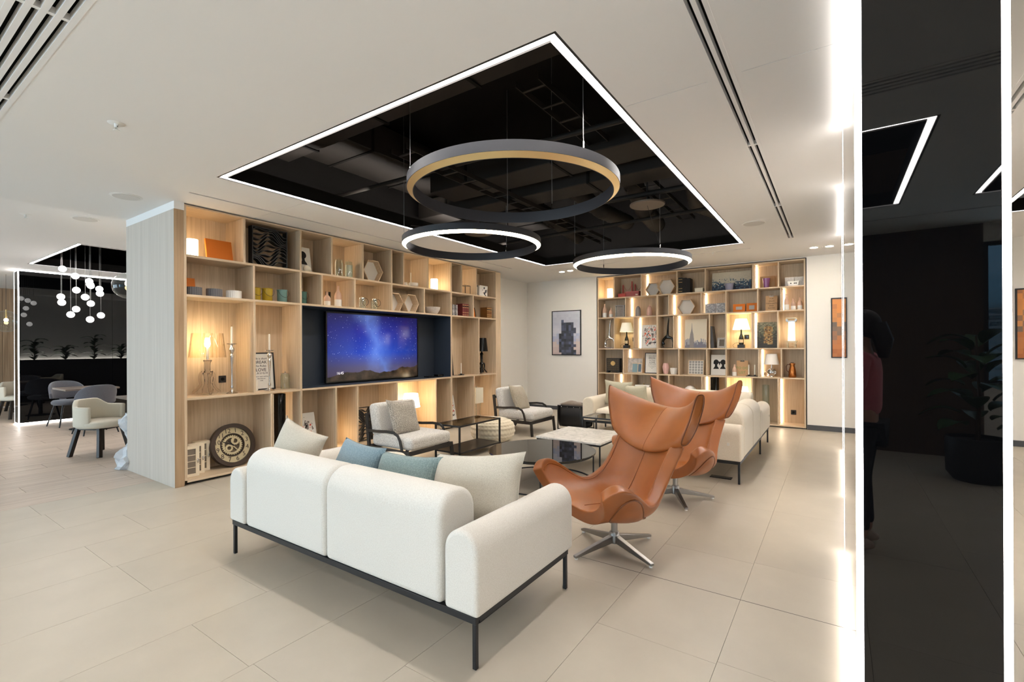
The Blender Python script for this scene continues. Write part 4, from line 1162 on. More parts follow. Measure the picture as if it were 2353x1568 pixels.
def bucket_lantern(loc, rot, r_, h, m_, label, tilt=25):
    t = put('glass_lantern', label, 'lantern', loc, rot, group='coloured glass bucket lanterns')
    lath(t, 'glass_bucket', hollow([(r_ * 0.9, 0), (r_ * 0.94, 0.004), (r_, h)], 0.004), m_)
    lath(t, 'rim', [(r_ + 0.001, h - 0.012), (r_ + 0.004, h - 0.006), (r_ + 0.001, h)], m_)
    pts = []
    for k in range(17):
        a = PI * k / 16
        x, q = (r_ + 0.006) * math.cos(a), -(h * 0.62) * math.sin(a)
        pts.append((x, -r_ * 0.25 - 0.75 * r_ * math.sin(a) - 0.012, h - 0.015 + q * 0.85))
    MB().tube(pts, 0.0022, 6).build('wire_handle', M_BLACK, t, smooth=60)
def picture(loc, rot, w_, h, label, m_, frame=None, fw=0.02, d=0.02, lean=R(8), cat='picture', mount=None, name='framed_picture'):
    t = put(name, label, cat, loc, rot, lean)
    if frame:
        for a in ((-w_ / 2, w_ / 2, 0, fw), (-w_ / 2, w_ / 2, h - fw, h), (-w_ / 2, -w_ / 2 + fw, fw, h - fw), (w_ / 2 - fw, w_ / 2, fw, h - fw)):
            MB().box(a[0], a[1], -d / 2, d / 2, a[2], a[3]).build('frame_bar', frame, t)
        MB().box(-w_ / 2 + fw, w_ / 2 - fw, -0.002, d / 2, fw, h - fw).build('print', m_, t)
    else:
        MB().box(-w_ / 2, w_ / 2, -d / 2, d / 2, 0, h).build('canvas', m_, t, bevel=0.002, seg=1)
    t['front'] = -d / 2 if not frame else -0.002
    return t
def quote(t, w_, h, y):
    k = h / 0.46
    for z, s_, b in ((0.385, 0.034, 'Life is short'), (0.34, 0.052, 'BREAK'), (0.295, 0.036, 'the Rules'), (0.245, 0.055, 'LOVE'), (0.205, 0.036, 'L A U G H'), (0.165, 0.017, '& never regret anything'), (0.14, 0.017, 'that made you'), (0.115, 0.017, 'smile')):
        text(b, s_ * k, t, (0, y - 0.0008, z * k), name='lettering')
def splat(name, seed, cx, cz, rx, rz, warm):
    def b(t, co, p):
        sx = t.nodes.new('ShaderNodeSeparateXYZ'); t.links.new(co, sx.inputs[0])
        n1 = N(t, 'TexNoise'); n1.inputs['Scale'].default_value = 14 + seed; n1.inputs['Detail'].default_value = 6; t.links.new(co, n1.inputs['Vector'])
        n2 = N(t, 'TexNoise'); n2.inputs['Scale'].default_value = 9 + seed * 0.5; n2.inputs['Detail'].default_value = 3; t.links.new(co, n2.inputs['Vector'])
        ex = mth(t, 'DIVIDE', mth(t, 'SUBTRACT', sx.outputs[0], cx), rx); ez = mth(t, 'DIVIDE', mth(t, 'SUBTRACT', sx.outputs[2], cz), rz)
        d = mth(t, 'SQRT', mth(t, 'ADD', mth(t, 'MULTIPLY', ex, ex), mth(t, 'MULTIPLY', ez, ez)))
        f = mth(t, 'GREATER_THAN', mth(t, 'SUBTRACT', n1.outputs['Fac'], mth(t, 'MULTIPLY', d, 0.16)), 0.34)
        col = ramp(t, n2.outputs['Fac'], [(0.25, (40, 40, 46)), (0.42, (128, 120, 116)), (0.5, (226, 220, 212)), (0.58, warm), (0.66, (226, 120, 54)), (0.8, (70, 110, 150))], 'CONSTANT')
        t.links.new(mixc(t, mth(t, 'MULTIPLY', f, mth(t, 'LESS_THAN', d, 1.15)), srgb(230, 227, 221), col), p.inputs['Base Color'])
    return ramp_mat(name, b, 0.6)
def hexbox(loc, rot, R0, d, label, open_=False, lean=0.0):
    t = put('hexagon_shelf', label, 'wall shelf', loc, rot, lean, 'hexagonal wooden wall shelves')
    hz = R0 * math.sin(PI / 3)
    for k in range(6):
        a0, a1 = PI / 3 * k, PI / 3 * (k + 1)
        q = [(R0 * math.cos(a0), hz + R0 * math.sin(a0)), (R0 * math.cos(a1), hz + R0 * math.sin(a1))]
        r2 = R0 - 0.012
        q += [(r2 * math.cos(a1), hz + r2 * math.sin(a1)), (r2 * math.cos(a0), hz + r2 * math.sin(a0))]
        MB().prism(q, -d / 2, d / 2, 'y').build('side_board', C_['birch'], t)
    if not open_:
        MB().prism([((R0 - 0.012) * math.cos(PI / 3 * k), hz + (R0 - 0.012) * math.sin(PI / 3 * k)) for k in range(6)], d / 2 - 0.012, d / 2 - 0.004, 'y').build('white_back', mat('matt_white', (224, 219, 212), rough=0.7), t)
def candle(loc, rot, h, label, base='dish'):
    t = put('candle_holder', label, 'candle', loc, rot)
    lath(t, 'dish', [(0, 0), (0.05, 0), (0.06, 0.008), (0.056, 0.012), (0.02, 0.006), (0.02, 0.03), (0.0, 0.03)], M_BLACK, 20)
    lath(t, 'taper_candle', [(0.0, 0.03), (0.0105, 0.03), (0.0095, h - 0.006), (0.0, h)], C_['wax'], 12)
    MB().cyl((0, 0, h - 0.002), (0, 0, h + 0.008), 0.0012, n=6).build('wick', M_INK, t)
def candlestick(loc, rot, h, label):
    t = put('candlestick', label, 'candlestick', loc, rot, group='silver candlesticks')
    s = h - 0.20
    prof = [(0, 0), (0.06, 0), (0.062, 0.006), (0.05, 0.012), (0.022, 0.025), (0.012, 0.05), (0.018, 0.075), (0.010, 0.10), (0.009, s * 0.42), (0.011, s * 0.5), (0.019, s * 0.72), (0.020, s * 0.75), (0.010, s * 0.79), (0.016, s * 0.82), (0.026, s * 0.86), (0.024, s * 0.9), (0.012, s * 0.94), (0.014, s * 0.97), (0.05, s * 0.985), (0.052, s), (0.016, s), (0.0, s)]
    lath(t, 'silver_stem', prof, M_CHROME, 24, 35)
    lath(t, 'taper_candle', [(0.0, s), (0.0115, s), (0.0105, h - 0.008), (0.0, h)], C_['wax'], 12)
    MB().cyl((0, 0, h - 0.002), (0, 0, h + 0.010), 0.0012, n=6).build('wick', M_INK, t)
def book(loc, rot, w_, d, h, m_, label, bands=False, lean=0.0, group=None):
    """w_ = thickness along the shelf, spine to the front"""
    t = put('book', label, 'book', loc, rot, 0, group)
    if lean: t.rotation_euler = (0, lean, rot)
    c = 0.003
    MB().box(-w_ / 2, -w_ / 2 + c, -d / 2, d / 2, 0, h).box(w_ / 2 - c, w_ / 2, -d / 2, d / 2, 0, h).box(-w_ / 2 + c, w_ / 2 - c, -d / 2, -d / 2 + c, 0, h).build('cover', m_, t, fix=False)
    MB().box(-w_ / 2 + c, w_ / 2 - c, -d / 2 + c, d / 2 - 0.004, 0.003, h - 0.004).build('page_block', C_['pages'], t)
    if bands:
        for z in (0.12, 0.3, 0.7, 0.88): MB().box(-w_ / 2 + 0.001, w_ / 2 - 0.001, -d / 2 - 0.001, -d / 2, h * z - 0.004, h * z + 0.004).build('gilt_band', C_['gilt'], t)
        MB().box(-w_ / 2 + 0.004, w_ / 2 - 0.004, -d / 2 - 0.001, -d / 2, h * 0.75, h * 0.83).build('title_label', M_INK, t)
def cylinder_lamp(loc, rot, r_, h, label):
    t = put('glow_lamp', label, 'table lamp', loc, rot, group='small frosted cylinder lamps')
    lath(t, 'frosted_shade', [(0, 0.012), (r_, 0.012), (r_, h - 0.004), (r_ * 0.96, h), (0, h)], M_SHADE)
    lath(t, 'foot', [(0, 0), (r_ * 0.9, 0), (r_ * 0.9, 0.0115), (0, 0.0115)], M_PLASTIC)
def shade_part(t, r0, r1, z0, z1, m_, nm='lamp_shade'):
    return lath(t, nm, [(r0, z0), (r1, z1), (r1 - 0.003, z1), (r0 - 0.003, z0)], m_, 40, 30, close=True)
def carved_panel(loc, rot, w_, h, d, label, seed, lean=0.0, m_=None):
    t = put('openwork_sculpture', label, 'ornament', loc, rot, lean)
    m_ = m_ or M_BLACK
    b = 0.012
    for a in ((-w_ / 2, w_ / 2, 0, b), (-w_ / 2, w_ / 2, h - b, h), (-w_ / 2, -w_ / 2 + b, b, h - b), (w_ / 2 - b, w_ / 2, b, h - b)):
        MB().box(a[0], a[1], -d / 2, d / 2, a[2], a[3]).build('frame_bar', m_, t)
    rnd = random.Random(seed)
    p1, p2 = rnd.uniform(0, 6), rnd.uniform(0, 6)
    n_ = 13
    for k in range(n_):
        z0 = h * (k + 0.5) / n_
        pts = []
        for i in range(26):
            u = i / 25
            x = -w_ / 2 + b * 0.5 + (w_ - b) * u
            z = z0 + h * 0.10 * math.sin(5.5 * u + p1 + z0 * 5 / h) + h * 0.06 * math.sin(11 * u + p2 - z0 * 7 / h)
            pts.append((x, 0, min(h - 0.008, max(0.008, z))))
        MB().tube(pts, 0, flat=(d * 0.9, 0.009)).build('curved_fin', m_, t)
    return t

# ---- left bookcase, top row
cylinder_lamp(L_(2.345, 0.2, 0), RL, 0.058, 0.205, 'glowing white cylinder lamp in the top left cell of the television bookcase')
picture(L_(2.62, 0.17, 0), RL, 0.28, 0.25, 'plain orange panel leaning beside the glowing lamp in the top left cell', M_ORANGE, d=0.03, lean=R(12), cat='panel', name='colour_panel')
carved_panel(L_(3.155, 0.12, 0), RL, 0.44, 0.47, 0.09, 'black openwork sculpture of wavy fins in the top row', 4)
def silhouette(t, x, y, k, girl, m_=M_INK):
    h = [(0.0, 0.0), (0.035, 0.0), (0.085, 0.0), (0.075, 0.045), (0.052, 0.075), (0.052, 0.095)]
    head = [(0.043 + 0.055 * math.cos(a) * (1.0 if girl else 1.05), 0.155 + 0.06 * math.sin(a)) for a in [PI * 2 * i / 20 for i in range(20)]]
    bust = [(-0.02, 0.0), (0.105, 0.0), (0.095, 0.03), (0.07, 0.06), (0.065, 0.12), (0.02, 0.12), (0.018, 0.06), (0.0, 0.03)]
    fc = -1 if girl else 1
    nose = [(0.0, 0.15), (-0.022, 0.135), (-0.008, 0.128), (-0.012, 0.115), (0.03, 0.10), (0.05, 0.17)]
    b = MB()
    for poly in ([head, bust, nose] + ([[(0.09, 0.17), (0.12, 0.165), (0.135, 0.13), (0.12, 0.10), (0.13, 0.085), (0.112, 0.09), (0.10, 0.13)]] if girl else [])):
        b.prism([((x + (q[0] - 0.043) * fc * (1 if girl else 1) * k * (1 if girl else 1)), 0 + q[1] * k) for q in poly], y - 0.0012, y - 0.0002, 'y')
    return b
t = picture(L_(3.665, 0.20, 0), RL, 0.26, 0.36, 'white print with black silhouette of a girl with a plait, top row', M_PAPER, d=0.016, lean=R(10))
b = silhouette(t, 0.02, -0.008, 0.85, False); b.xf(Matrix.Translation((0, 0, 0.12))); b.build('silhouette', M_INK, t)
t = put('round_pebble', 'small pale round ornament in front of the girl silhouette print', 'ornament', L_(3.66, 0.10, 0), RL)
MB().sphere((0, 0, 0.045), 0.045, 16, 10, (1.2, 0.8, 1)).build('pebble', C_['cream'], t, smooth=60)
MB().lathe([(0, 0), (0.03, 0), (0.03, 0.004), (0, 0.004)], 16).build('foot', C_['cream'], t)
def glass_jar(loc, rot, r_, h, label, lid=None, fill=None):
    t = put('glass_jar', label, 'jar', loc, rot, group='glass jars with lids')
    lath(t, 'jar_body', [(0, 0), (r_, 0), (r_, h * 0.74), (r_ * 0.82, h * 0.82), (r_ * 0.82, h * 0.86), (r_ * 0.76, h * 0.86), (r_ * 0.76, h * 0.82), (r_ * 0.94, h * 0.73), (r_ * 0.94, 0.006), (0, 0.006)], M_PANE)
    lm = lid or M_PANE
    lath(t, 'lid', [(0, h * 0.865), (r_ * 0.9, h * 0.865), (r_ * 0.9, h * 0.89), (r_ * 0.3, h * 0.93), (0, h * 0.93)], lm)
    MB().sphere((0, 0, h * 0.965), h * 0.035, 12, 8).build('knob', lm, t, smooth=60)
    if fill: lath(t, 'contents', [(0, 0.008), (r_ * 0.92, 0.008), (r_ * 0.92, h * 0.7), (0, h * 0.7)], fill)
glass_jar(L_(4.19, 0.16, 0), RL, 0.058, 0.285, 'clear glass storage jar with glass lid, left of the pair on the top shelf')
glass_jar(L_(4.355, 0.16, 0), RL, 0.058, 0.275, 'clear glass storage jar with pale contents, right of the pair on the top shelf', fill=mat('pale_sugar', (226, 214, 190), rough=0.9))
hexbox(L_(4.76, 0.17, 0), RL, 0.185, 0.12, 'hexagonal birch wall shelf on the top row of the television bookcase')
t = put('glass_tumbler', 'clear glass tumbler beside the hexagonal shelf on the top row', 'glass', L_(5.13, 0.2, 0), RL)
lath(t, 'tumbler', hollow([(0.035, 0), (0.042, 0.18)], 0.003), M_PANE)
lath(t, 'thick_base', [(0, 0.001), (0.033, 0.001), (0.033, 0.012), (0, 0.012)], M_PANE)
t = put('creamer', 'white china creamer on the top row left of the candle', 'cup', L_(5.46, 0.17, 0), RL)
lath(t, 'cup_body', hollow([(0.024, 0), (0.036, 0.03), (0.032, 0.07)], 0.003), M_WHITE)
MB().tube([(0.03, 0, 0.055), (0.055, 0, 0.05), (0.05, 0, 0.025), (0.03, 0, 0.02)], 0.004, 8).build('handle', M_WHITE, t, smooth=60)
t = put('sugar_bowl', 'low white china bowl with two handles on the top row', 'bowl', L_(5.60, 0.13, 0), RL)
lath(t, 'bowl_body', hollow([(0.04, 0), (0.075, 0.03), (0.08, 0.07), (0.07, 0.075)], 0.004), M_WHITE)
for s in (-1, 1): MB().tube([(s * 0.075, 0, 0.06), (s * 0.11, 0, 0.055), (s * 0.105, 0, 0.03), (s * 0.07, 0, 0.025)], 0.005, 8).build('handle', M_WHITE, t, smooth=60)
t = put('taper_candle', 'white taper candle standing behind the two-handled bowl', 'candle', L_(5.66, 0.25, 0), RL)
lath(t, 'wax', [(0, 0), (0.011, 0), (0.010, 0.26), (0, 0.265)], C_['wax'], 12)
MB().cyl((0, 0, 0.262), (0, 0, 0.275), 0.0012, n=6).build('wick', M_INK, t)
cylinder_lamp(L_(6.17, 0.2, 0), RL, 0.062, 0.21, 'glowing white cylinder lamp near the right end of the top row')
t = put('glass_tumbler', 'slim clear glass beside the right glowing cylinder lamp', 'glass', L_(6.50, 0.18, 0), RL)
lath(t, 'tumbler', hollow([(0.03, 0), (0.036, 0.2)], 0.003), M_PANE)
lath(t, 'thick_base', [(0, 0.001), (0.028, 0.001), (0.028, 0.012), (0, 0.012)], M_PANE)
t = put('wire_cube', 'small dark wire-frame candle cube on the top row', 'ornament', L_(6.96, 0.15, 0), RL)
for x in (-0.075, 0.075):
    for y in (-0.06, 0.06): MB().box(x - 0.004, x + 0.004, y - 0.004, y + 0.004, 0, 0.17).build('upright', M_BLACK, t)
for z in (0.004, 0.166):
    for s in (-1, 1):
        MB().box(-0.075, 0.075, s * 0.06 - 0.004, s * 0.06 + 0.004, z - 0.004, z + 0.004).build('bar', M_BLACK, t)
        MB().box(s * 0.075 - 0.004, s * 0.075 + 0.004, -0.056, 0.056, z - 0.004, z + 0.004).build('bar', M_BLACK, t)
def patt(t, co, p):
    v = N(t, 'TexVoronoi'); v.inputs['Scale'].default_value = 22; t.links.new(co, v.inputs['Vector'])
    sx = t.nodes.new('ShaderNodeSeparateColor'); t.links.new(v.outputs['Color'], sx.inputs[0])
    t.links.new(ramp(t, sx.outputs[0], [(0.0, (232, 228, 220)), (0.6, (52, 52, 60)), (0.78, (196, 160, 80)), (0.86, (232, 228, 220))], 'CONSTANT'), p.inputs['Base Color'])
M_PATT = ramp_mat('triangle_pattern_paper', patt, 0.5)
t = put('gift_box', 'white box with black and gold triangle pattern, top row right end', 'box', L_(7.42, 0.16, 0), RL)
MB().box(-0.13, 0.13, -0.09, 0.09, 0, 0.15).build('box_base', M_PATT, t, bevel=0.002)
MB().box(-0.134, 0.134, -0.094, 0.094, 0.15, 0.212).build('box_lid', M_PATT, t, bevel=0.002)

# ---- left bookcase, second row
t = put('orange_box', 'orange board behind the ribbed bowls in the second row', 'panel', L_(2.33, 0.32, 1), RL, R(10))
MB().box(-0.10, 0.10, -0.01, 0.01, 0, 0.22).build('board', M_ORANGE, t, bevel=0.002)
MB().box(-0.10, 0.10, -0.0115, -0.01, 0, 0.06).build('stripe', mat('light_orange', (222, 150, 70)), t)
for y, m_, l in ((2.33, C_['dgrey'], 'left grey ribbed bowl in the second row'), (2.54, C_['dgrey'], 'middle grey ribbed bowl in the second row'), (2.75, M_WHITE, 'white ribbed bowl in the second row, right of the grey pair')):
    ribbed_bowl(L_(y, 0.13, 1), RL, 0.078, 0.092, m_, l, 'ribbed bowls in the second row')
bucket_lantern(L_(3.0, 0.13, 1), RL, 0.058, 0.155, C_['yellow'], 'mustard glass bucket lantern half hidden behind the divider')
bucket_lantern(L_(3.145, 0.13, 1), RL, 0.060, 0.16, C_['yellow'], 'mustard glass bucket lantern with black wire handle, middle of the three')
bucket_lantern(L_(3.335, 0.13, 1), RL, 0.060, 0.16, C_['teal'], 'teal glass bucket lantern right of the mustard ones')
bucket_lantern(L_(3.62, 0.15, 1), RL, 0.060, 0.165, mat('dark_teal_glass', (74, 108, 98), rough=0.15), 'dark teal glass bucket lantern above the television corner')
bottle(L_(4.00, 0.16, 1), RL, 0.044, 0.20, 'shorter wood and white bottle vase above the television')
bottle(L_(4.175, 0.16, 1), RL, 0.050, 0.30, 'taller wood and white bottle vase above the television')
def clear_lantern(loc, rot, label):
    t = put('hurricane_lantern', label, 'lantern', loc, rot, group='small clear glass lanterns')
    lath(t, 'glass_cylinder', hollow([(0.05, 0), (0.05, 0.13), (0.04, 0.145)], 0.003), M_PANE)
    lath(t, 'metal_collar', [(0.042, 0.14), (0.044, 0.15), (0.042, 0.165), (0.03, 0.175), (0.028, 0.165), (0.038, 0.14)], M_CHROME, close=True)
    pts = [(0.055 * math.cos(a), -0.052 - 0.02, 0.10 + 0.055 * math.sin(a)) for a in [2 * PI * i / 24 for i in range(24)]]
    MB().tube(pts, 0.003, 6, closed=True).build('ring_handle', M_BLACK, t, smooth=60)
clear_lantern(L_(4.575, 0.14, 1), RL, 'clear glass lantern with dark ring handle, left of the two above the television')
clear_lantern(L_(4.80, 0.14, 1), RL, 'clear glass lantern with dark ring handle, right of the two above the television')
hexbox(L_(5.17, 0.15, 1), RL, 0.165, 0.13, 'hexagonal birch shelf in the second row, left of two')
hexbox(L_(5.49, 0.13, 1), RL, 0.165, 0.15, 'hexagonal birch shelf in the second row, right of two, turned aside', lean=0.0)
t = put('serving_bowl', 'wide grey white bowl in the second row above the television end', 'bowl', L_(6.08, 0.17, 1), RL)
lath(t, 'bowl_body', hollow([(0.07, 0), (0.10, 0.02), (0.135, 0.08), (0.142, 0.125)], 0.005), C_['stone'])
lath(t, 'foot_ring', [(0.066, 0.0), (0.07, 0.0), (0.07, 0.004), (0.066, 0.004)], C_['stone'], close=True)
M_MARB2 = mat('marbled_grey', (160, 158, 158), rough=0.6, noise=0.7, nscale=22)
book(L_(6.52, 0.13, 1), RL, 0.05, 0.14, 0.20, M_MARB2, 'marbled grey book, left of the pair by the red volumes', group='books in the second row')
book(L_(6.61, 0.13, 1), RL, 0.05, 0.14, 0.20, M_MARB2, 'marbled grey book next to the red volumes', group='books in the second row')
for k, l in enumerate(('left', 'middle', 'right')): book(L_(6.80 + 0.062 * k, 0.14, 1), RL, 0.058, 0.16, 0.235, C_['maroon'], 'maroon gilt-banded book, %s of the three volumes' % l, True, group='books in the second row')
picture(L_(7.22, 0.17, 1), RL, 0.16, 0.20, 'small orange panel with dark edge in the second row right cell', M_ORANGE, M_BLACK, 0.006, 0.02, R(10), 'panel', name='colour_panel')
for k, l in enumerate(('left', 'middle', 'right')): book(L_(7.54 + 0.052 * k, 0.14, 1), RL, 0.048, 0.17, 0.215, C_['brown'], 'brown gilt-banded book, %s of the three small volumes' % l, True, group='books in the second row')

# ---- left bookcase, third row
M_CLEARPL = mat('clear_acrylic', (255, 250, 246), rough=0.04, trans=1.0, ior=1.3)
t = put('acrylic_lamp', 'ornate clear acrylic table lamp glowing warm in the left bookcase', 'table lamp', L_(2.50, 0.21, 2), RL)
M_ACSHADE = thin_glass('acrylic_shade', (255, 252, 246), base=0.07)
shade_part(t, 0.185, 0.155, 0.42, 0.695, M_ACSHADE)
lath(t, 'bulb', [(0, 0.54), (0.022, 0.545), (0.03, 0.575), (0.022, 0.61), (0, 0.618)], emis('bulb_warm', (1.0, 0.76, 0.45), 90.0), 16, 60)
lath(t, 'socket_stem', [(0, 0.40), (0.012, 0.40), (0.012, 0.545), (0, 0.545)], M_WHITE, 12)
lath(t, 'acrylic_column', [(0, 0.02), (0.05, 0.02), (0.055, 0.06), (0.03, 0.12), (0.036, 0.2), (0.05, 0.24), (0.028, 0.27), (0.03, 0.36), (0.045, 0.39), (0.02, 0.40), (0, 0.40)], M_CLEARPL, 12)
for k in range(3):
    a = 2 * PI * k / 3 + 0.3
    pts = []
    for i in range(22):
        u = i / 21
        r_ = 0.055 + 0.085 * u ** 1.4 + 0.018 * math.sin(9 * u)
        pts.append((r_ * math.cos(a), r_ * math.sin(a), 0.22 * (1 - u) ** 1.3 + 0.014 + 0.018 * (1 + math.sin(14 * u)) * (1 - u)))
    MB().tube(pts, [0.016 - 0.004 * abs(math.sin(i)) for i in range(22)], 8).build('scroll_foot', M_CLEARPL, t, smooth=60)
MB().tube([(0.05, 0.03, 0.01), (0.12, 0.06, 0.006), (0.18, 0.12, 0.02), (0.24, 0.19, 0.14)], 0.003, 6).build('cord', M_PANE, t, smooth=60)
candlestick(L_(2.72, 0.12, 2), RL, 0.78, 'taller silver candlestick with white candle beside the acrylic lamp')
candlestick(L_(3.15, 0.10, 2), RL, 0.70, 'silver candlestick with white candle in front of the quote print')
t = picture(L_(3.16, 0.29, 2), RL, 0.34, 0.47, 'black-framed quote print leaning in the left bookcase', M_PAPER, M_BLACK, 0.016, 0.02, R(6))
quote(t, 0.34, 0.47, -0.002)
t = put('pillar_candle', 'small white pillar candle before the framed quote in the left bookcase', 'candle', L_(3.03, 0.2, 2), RL)
lath(t, 'wax', [(0, 0), (0.03, 0), (0.03, 0.13), (0.026, 0.133), (0, 0.128)], C_['wax'])
lath(t, 'wick', [(0, 0.127), (0.0015, 0.127), (0.0015, 0.142), (0, 0.142)], M_INK, 6)
glass_jar(L_(3.41, 0.2, 2), RL, 0.058, 0.225, 'clear glass jar with polished metal lid beside the television niche', M_CHROME)
picture(L_(6.60, 0.24, 2), RL, 0.22, 0.48, 'dark framed panel at the left of the cell right of the television', M_VOID, M_BLACK, 0.02, 0.025, R(5))
candle(L_(6.83, 0.15, 2), RL, 0.23, 'white candle on a black dish right of the television')
t = put('baroque_lamp', 'glossy black ornate table lamp at the right end of the left bookcase', 'table lamp', L_(7.47, 0.16, 2), RL)
shade_part(t, 0.125, 0.095, 0.44, 0.705, M_BLKGLOSS)
lath(t, 'turned_column', [(0, 0.02), (0.04, 0.02), (0.045, 0.05), (0.025, 0.1), (0.03, 0.17), (0.042, 0.2), (0.022, 0.23), (0.024, 0.36), (0.035, 0.39), (0.014, 0.42), (0.01, 0.5), (0, 0.5)], M_BLKGLOSS, 12)
for k in range(3):
    a = 2 * PI * k / 3 - 0.5
    pts = []
    for i in range(20):
        u = i / 19
        r_ = 0.04 + 0.06 * u ** 1.4 + 0.014 * math.sin(9 * u)
        pts.append((r_ * math.cos(a), r_ * math.sin(a), 0.18 * (1 - u) ** 1.3 + 0.013 + 0.014 * (1 + math.sin(14 * u)) * (1 - u)))
    MB().tube(pts, 0.013, 8).build('scroll_foot', M_BLKGLOSS, t, smooth=60)

# ---- left bookcase, bottom row
M_CABW = mat('ivory_wood', (232, 218, 192), rough=0.5)
def mini_cabinet(loc, rot, w_, h, label, lattice=3):
    t = put('mini_cabinet', label, 'cabinet', loc, rot, group='small ivory key cabinets')
    MB().box(-w_ / 2, w_ / 2, 0.0, 0.07, 0, h).build('body', M_CABW, t, bevel=0.002)
    MB().box(-w_ / 2 + 0.035, w_ / 2 - 0.035, -0.001, 0.0, 0.03, h - 0.03).build('glass_pane', mat('dull_pane', (128, 118, 106), rough=0.2), t)
    for a in ((-w_ / 2, w_ / 2, 0, 0.03), (-w_ / 2, w_ / 2, h - 0.03, h), (-w_ / 2, -w_ / 2 + 0.035, 0.03, h - 0.03), (w_ / 2 - 0.035, w_ / 2, 0.03, h - 0.03)):
        MB().box(a[0], a[1], -0.012, -0.001, a[2], a[3]).build('door_frame', M_CABW, t)
    for k in range(lattice): 
        z = 0.03 + (h - 0.06) * (k + 1) / (lattice + 1)
        MB().box(-w_ / 2 + 0.035, w_ / 2 - 0.035, -0.008, -0.001, z - 0.003, z + 0.003).build('glazing_bar', M_CABW, t)
    MB().sphere((w_ / 2 - 0.016, -0.018, h * 0.5), 0.016, 12, 8, (0.6, 0.5, 1.6)).build('oval_knob', M_CHROME, t, smooth=60)
mini_cabinet(L_(2.30, 0.13, 3), RL, 0.15, 0.33, 'front ivory mini cabinet with glazed door in the bottom left cell')
mini_cabinet(L_(2.385, 0.21, 3), RL, 0.15, 0.335, 'middle ivory mini cabinet with glazed door in the bottom left cell')
mini_cabinet(L_(2.475, 0.29, 3), RL, 0.15, 0.34, 'rear ivory mini cabinet with glazed door in the bottom left cell')
ck = put('gear_clock', 'large round gear clock with cream dial leaning in the bottom left cell', 'clock', L_(2.79, 0.22, 3), RL, R(12))
cz = 0.25
def ringp(t, nm, r0, r1, y0, y1, m_, n=64):
    MB().lathe([(r0, y0), (r1, y0), (r1, y1), (r0, y1)], n, close=True).xf(Matrix.Translation((0, 0, cz)) @ Matrix.Rotation(R(90), 4, 'X')).build(nm, m_, t, smooth=35)
M_RIM = mat('dark_bronze', (62, 48, 38), rough=0.45)
M_DIAL = mat('aged_cream', (206, 190, 152), rough=0.6)
ringp(ck, 'outer_rim', 0.205, 0.25, -0.02, 0.045, M_RIM)
ringp(ck, 'dial', 0.135, 0.207, -0.005, 0.012, M_DIAL)
ringp(ck, 'inner_ring', 0.128, 0.137, -0.005, 0.018, M_RIM)
ringp(ck, 'backplate', 0.0, 0.206, -0.018, -0.012, mat('clock_back', (96, 82, 64), rough=0.7))
for k in range(1, 13):
    a = R(90 - 30 * k + 14)
    text(str(k), 0.074, ck, (0.171 * math.cos(a), -0.0135, cz + 0.171 * math.sin(a)), M_RIM, name='numeral')
def gear(t, nm, cx, cz_, r0, r1, teeth, y0, y1, m_):
    P = []
    for i in range(teeth * 4):
        a = 2 * PI * i / (teeth * 4)
        r_ = r1 if i % 4 in (1, 2) else r1 * 0.9
        P.append((r_, a))
    n = len(P); b = MB()
    vs = [(cx + r_ * math.cos(a), y, cz_ + r_ * math.sin(a)) for y in (y0, y1) for r_, a in P] + [(cx + r0 * math.cos(a), y, cz_ + r0 * math.sin(a)) for y in (y0, y1) for r_, a in P]
    fs = []
    for i in range(n):
        j = (i + 1) % n
        fs += [(i, j, n + j, n + i), (2 * n + i, 3 * n + i, 3 * n + j, 2 * n + j), (i, 2 * n + i, 2 * n + j, j), (n + i, n + j, 3 * n + j, 3 * n + i)]
    b.add(vs, fs).build(nm, m_, t)
gear(ck, 'gear_wheel', 0, cz, 0.085, 0.118, 28, -0.004, 0.006, M_DIAL)
gear(ck, 'gear_wheel', 0.035, cz + 0.045, 0.026, 0.05, 12, -0.012, -0.004, M_DIAL)
gear(ck, 'gear_wheel', -0.04, cz - 0.03, 0.022, 0.045, 12, -0.012, -0.004, M_DIAL)
for a, l_ in ((R(20), 0.10), (R(140), 0.10), (R(260), 0.10)):
    MB().box(-0.006, 0.006, -0.003, 0.003, 0, l_).xf(Matrix.Translation((0, 0, cz)) @ Matrix.Rotation(a, 4, 'Y')).build('spoke', M_DIAL, ck)
for a, l_, w_ in ((R(-40), 0.07, 0.012), (R(-65), 0.11, 0.009)):
    MB().box(-w_ / 2, w_ / 2, -0.018, -0.015, -0.015, l_).xf(Matrix.Translation((0, 0, cz)) @ Matrix.Rotation(a, 4, 'Y')).build('clock_hand', M_INK, ck)
def black_cylinder(loc, rot, r_, h, label):
    t = put('floor_vase', label, 'vase', loc, rot, group='tall glossy black cylinders')
    lath(t, 'vase_wall', hollow([(r_ * 0.98, 0), (r_, 0.004), (r_, h)], 0.006), M_BLKGLOSS, 40)
    lath(t, 'vase_foot', [(r_ * 0.8, 0.001), (r_ * 0.97, 0.001), (r_ * 0.97, 0.003), (r_ * 0.8, 0.003)], M_BLACK, 40, close=True)
black_cylinder(L_(3.33, 0.2, 3), RL, 0.075, 0.81, 'tall glossy black cylinder vase in the bottom row of the left bookcase')
M_RHINO = splat('animal_print_a', 3, 0.03, 0.27, 0.12, 0.17, (202, 70, 52))
t = picture(L_(3.68, 0.20, 3), RL, 0.40, 0.52, 'white canvas with a colourful splashed animal head in the bottom row', M_RHINO, d=0.02, lean=R(12))
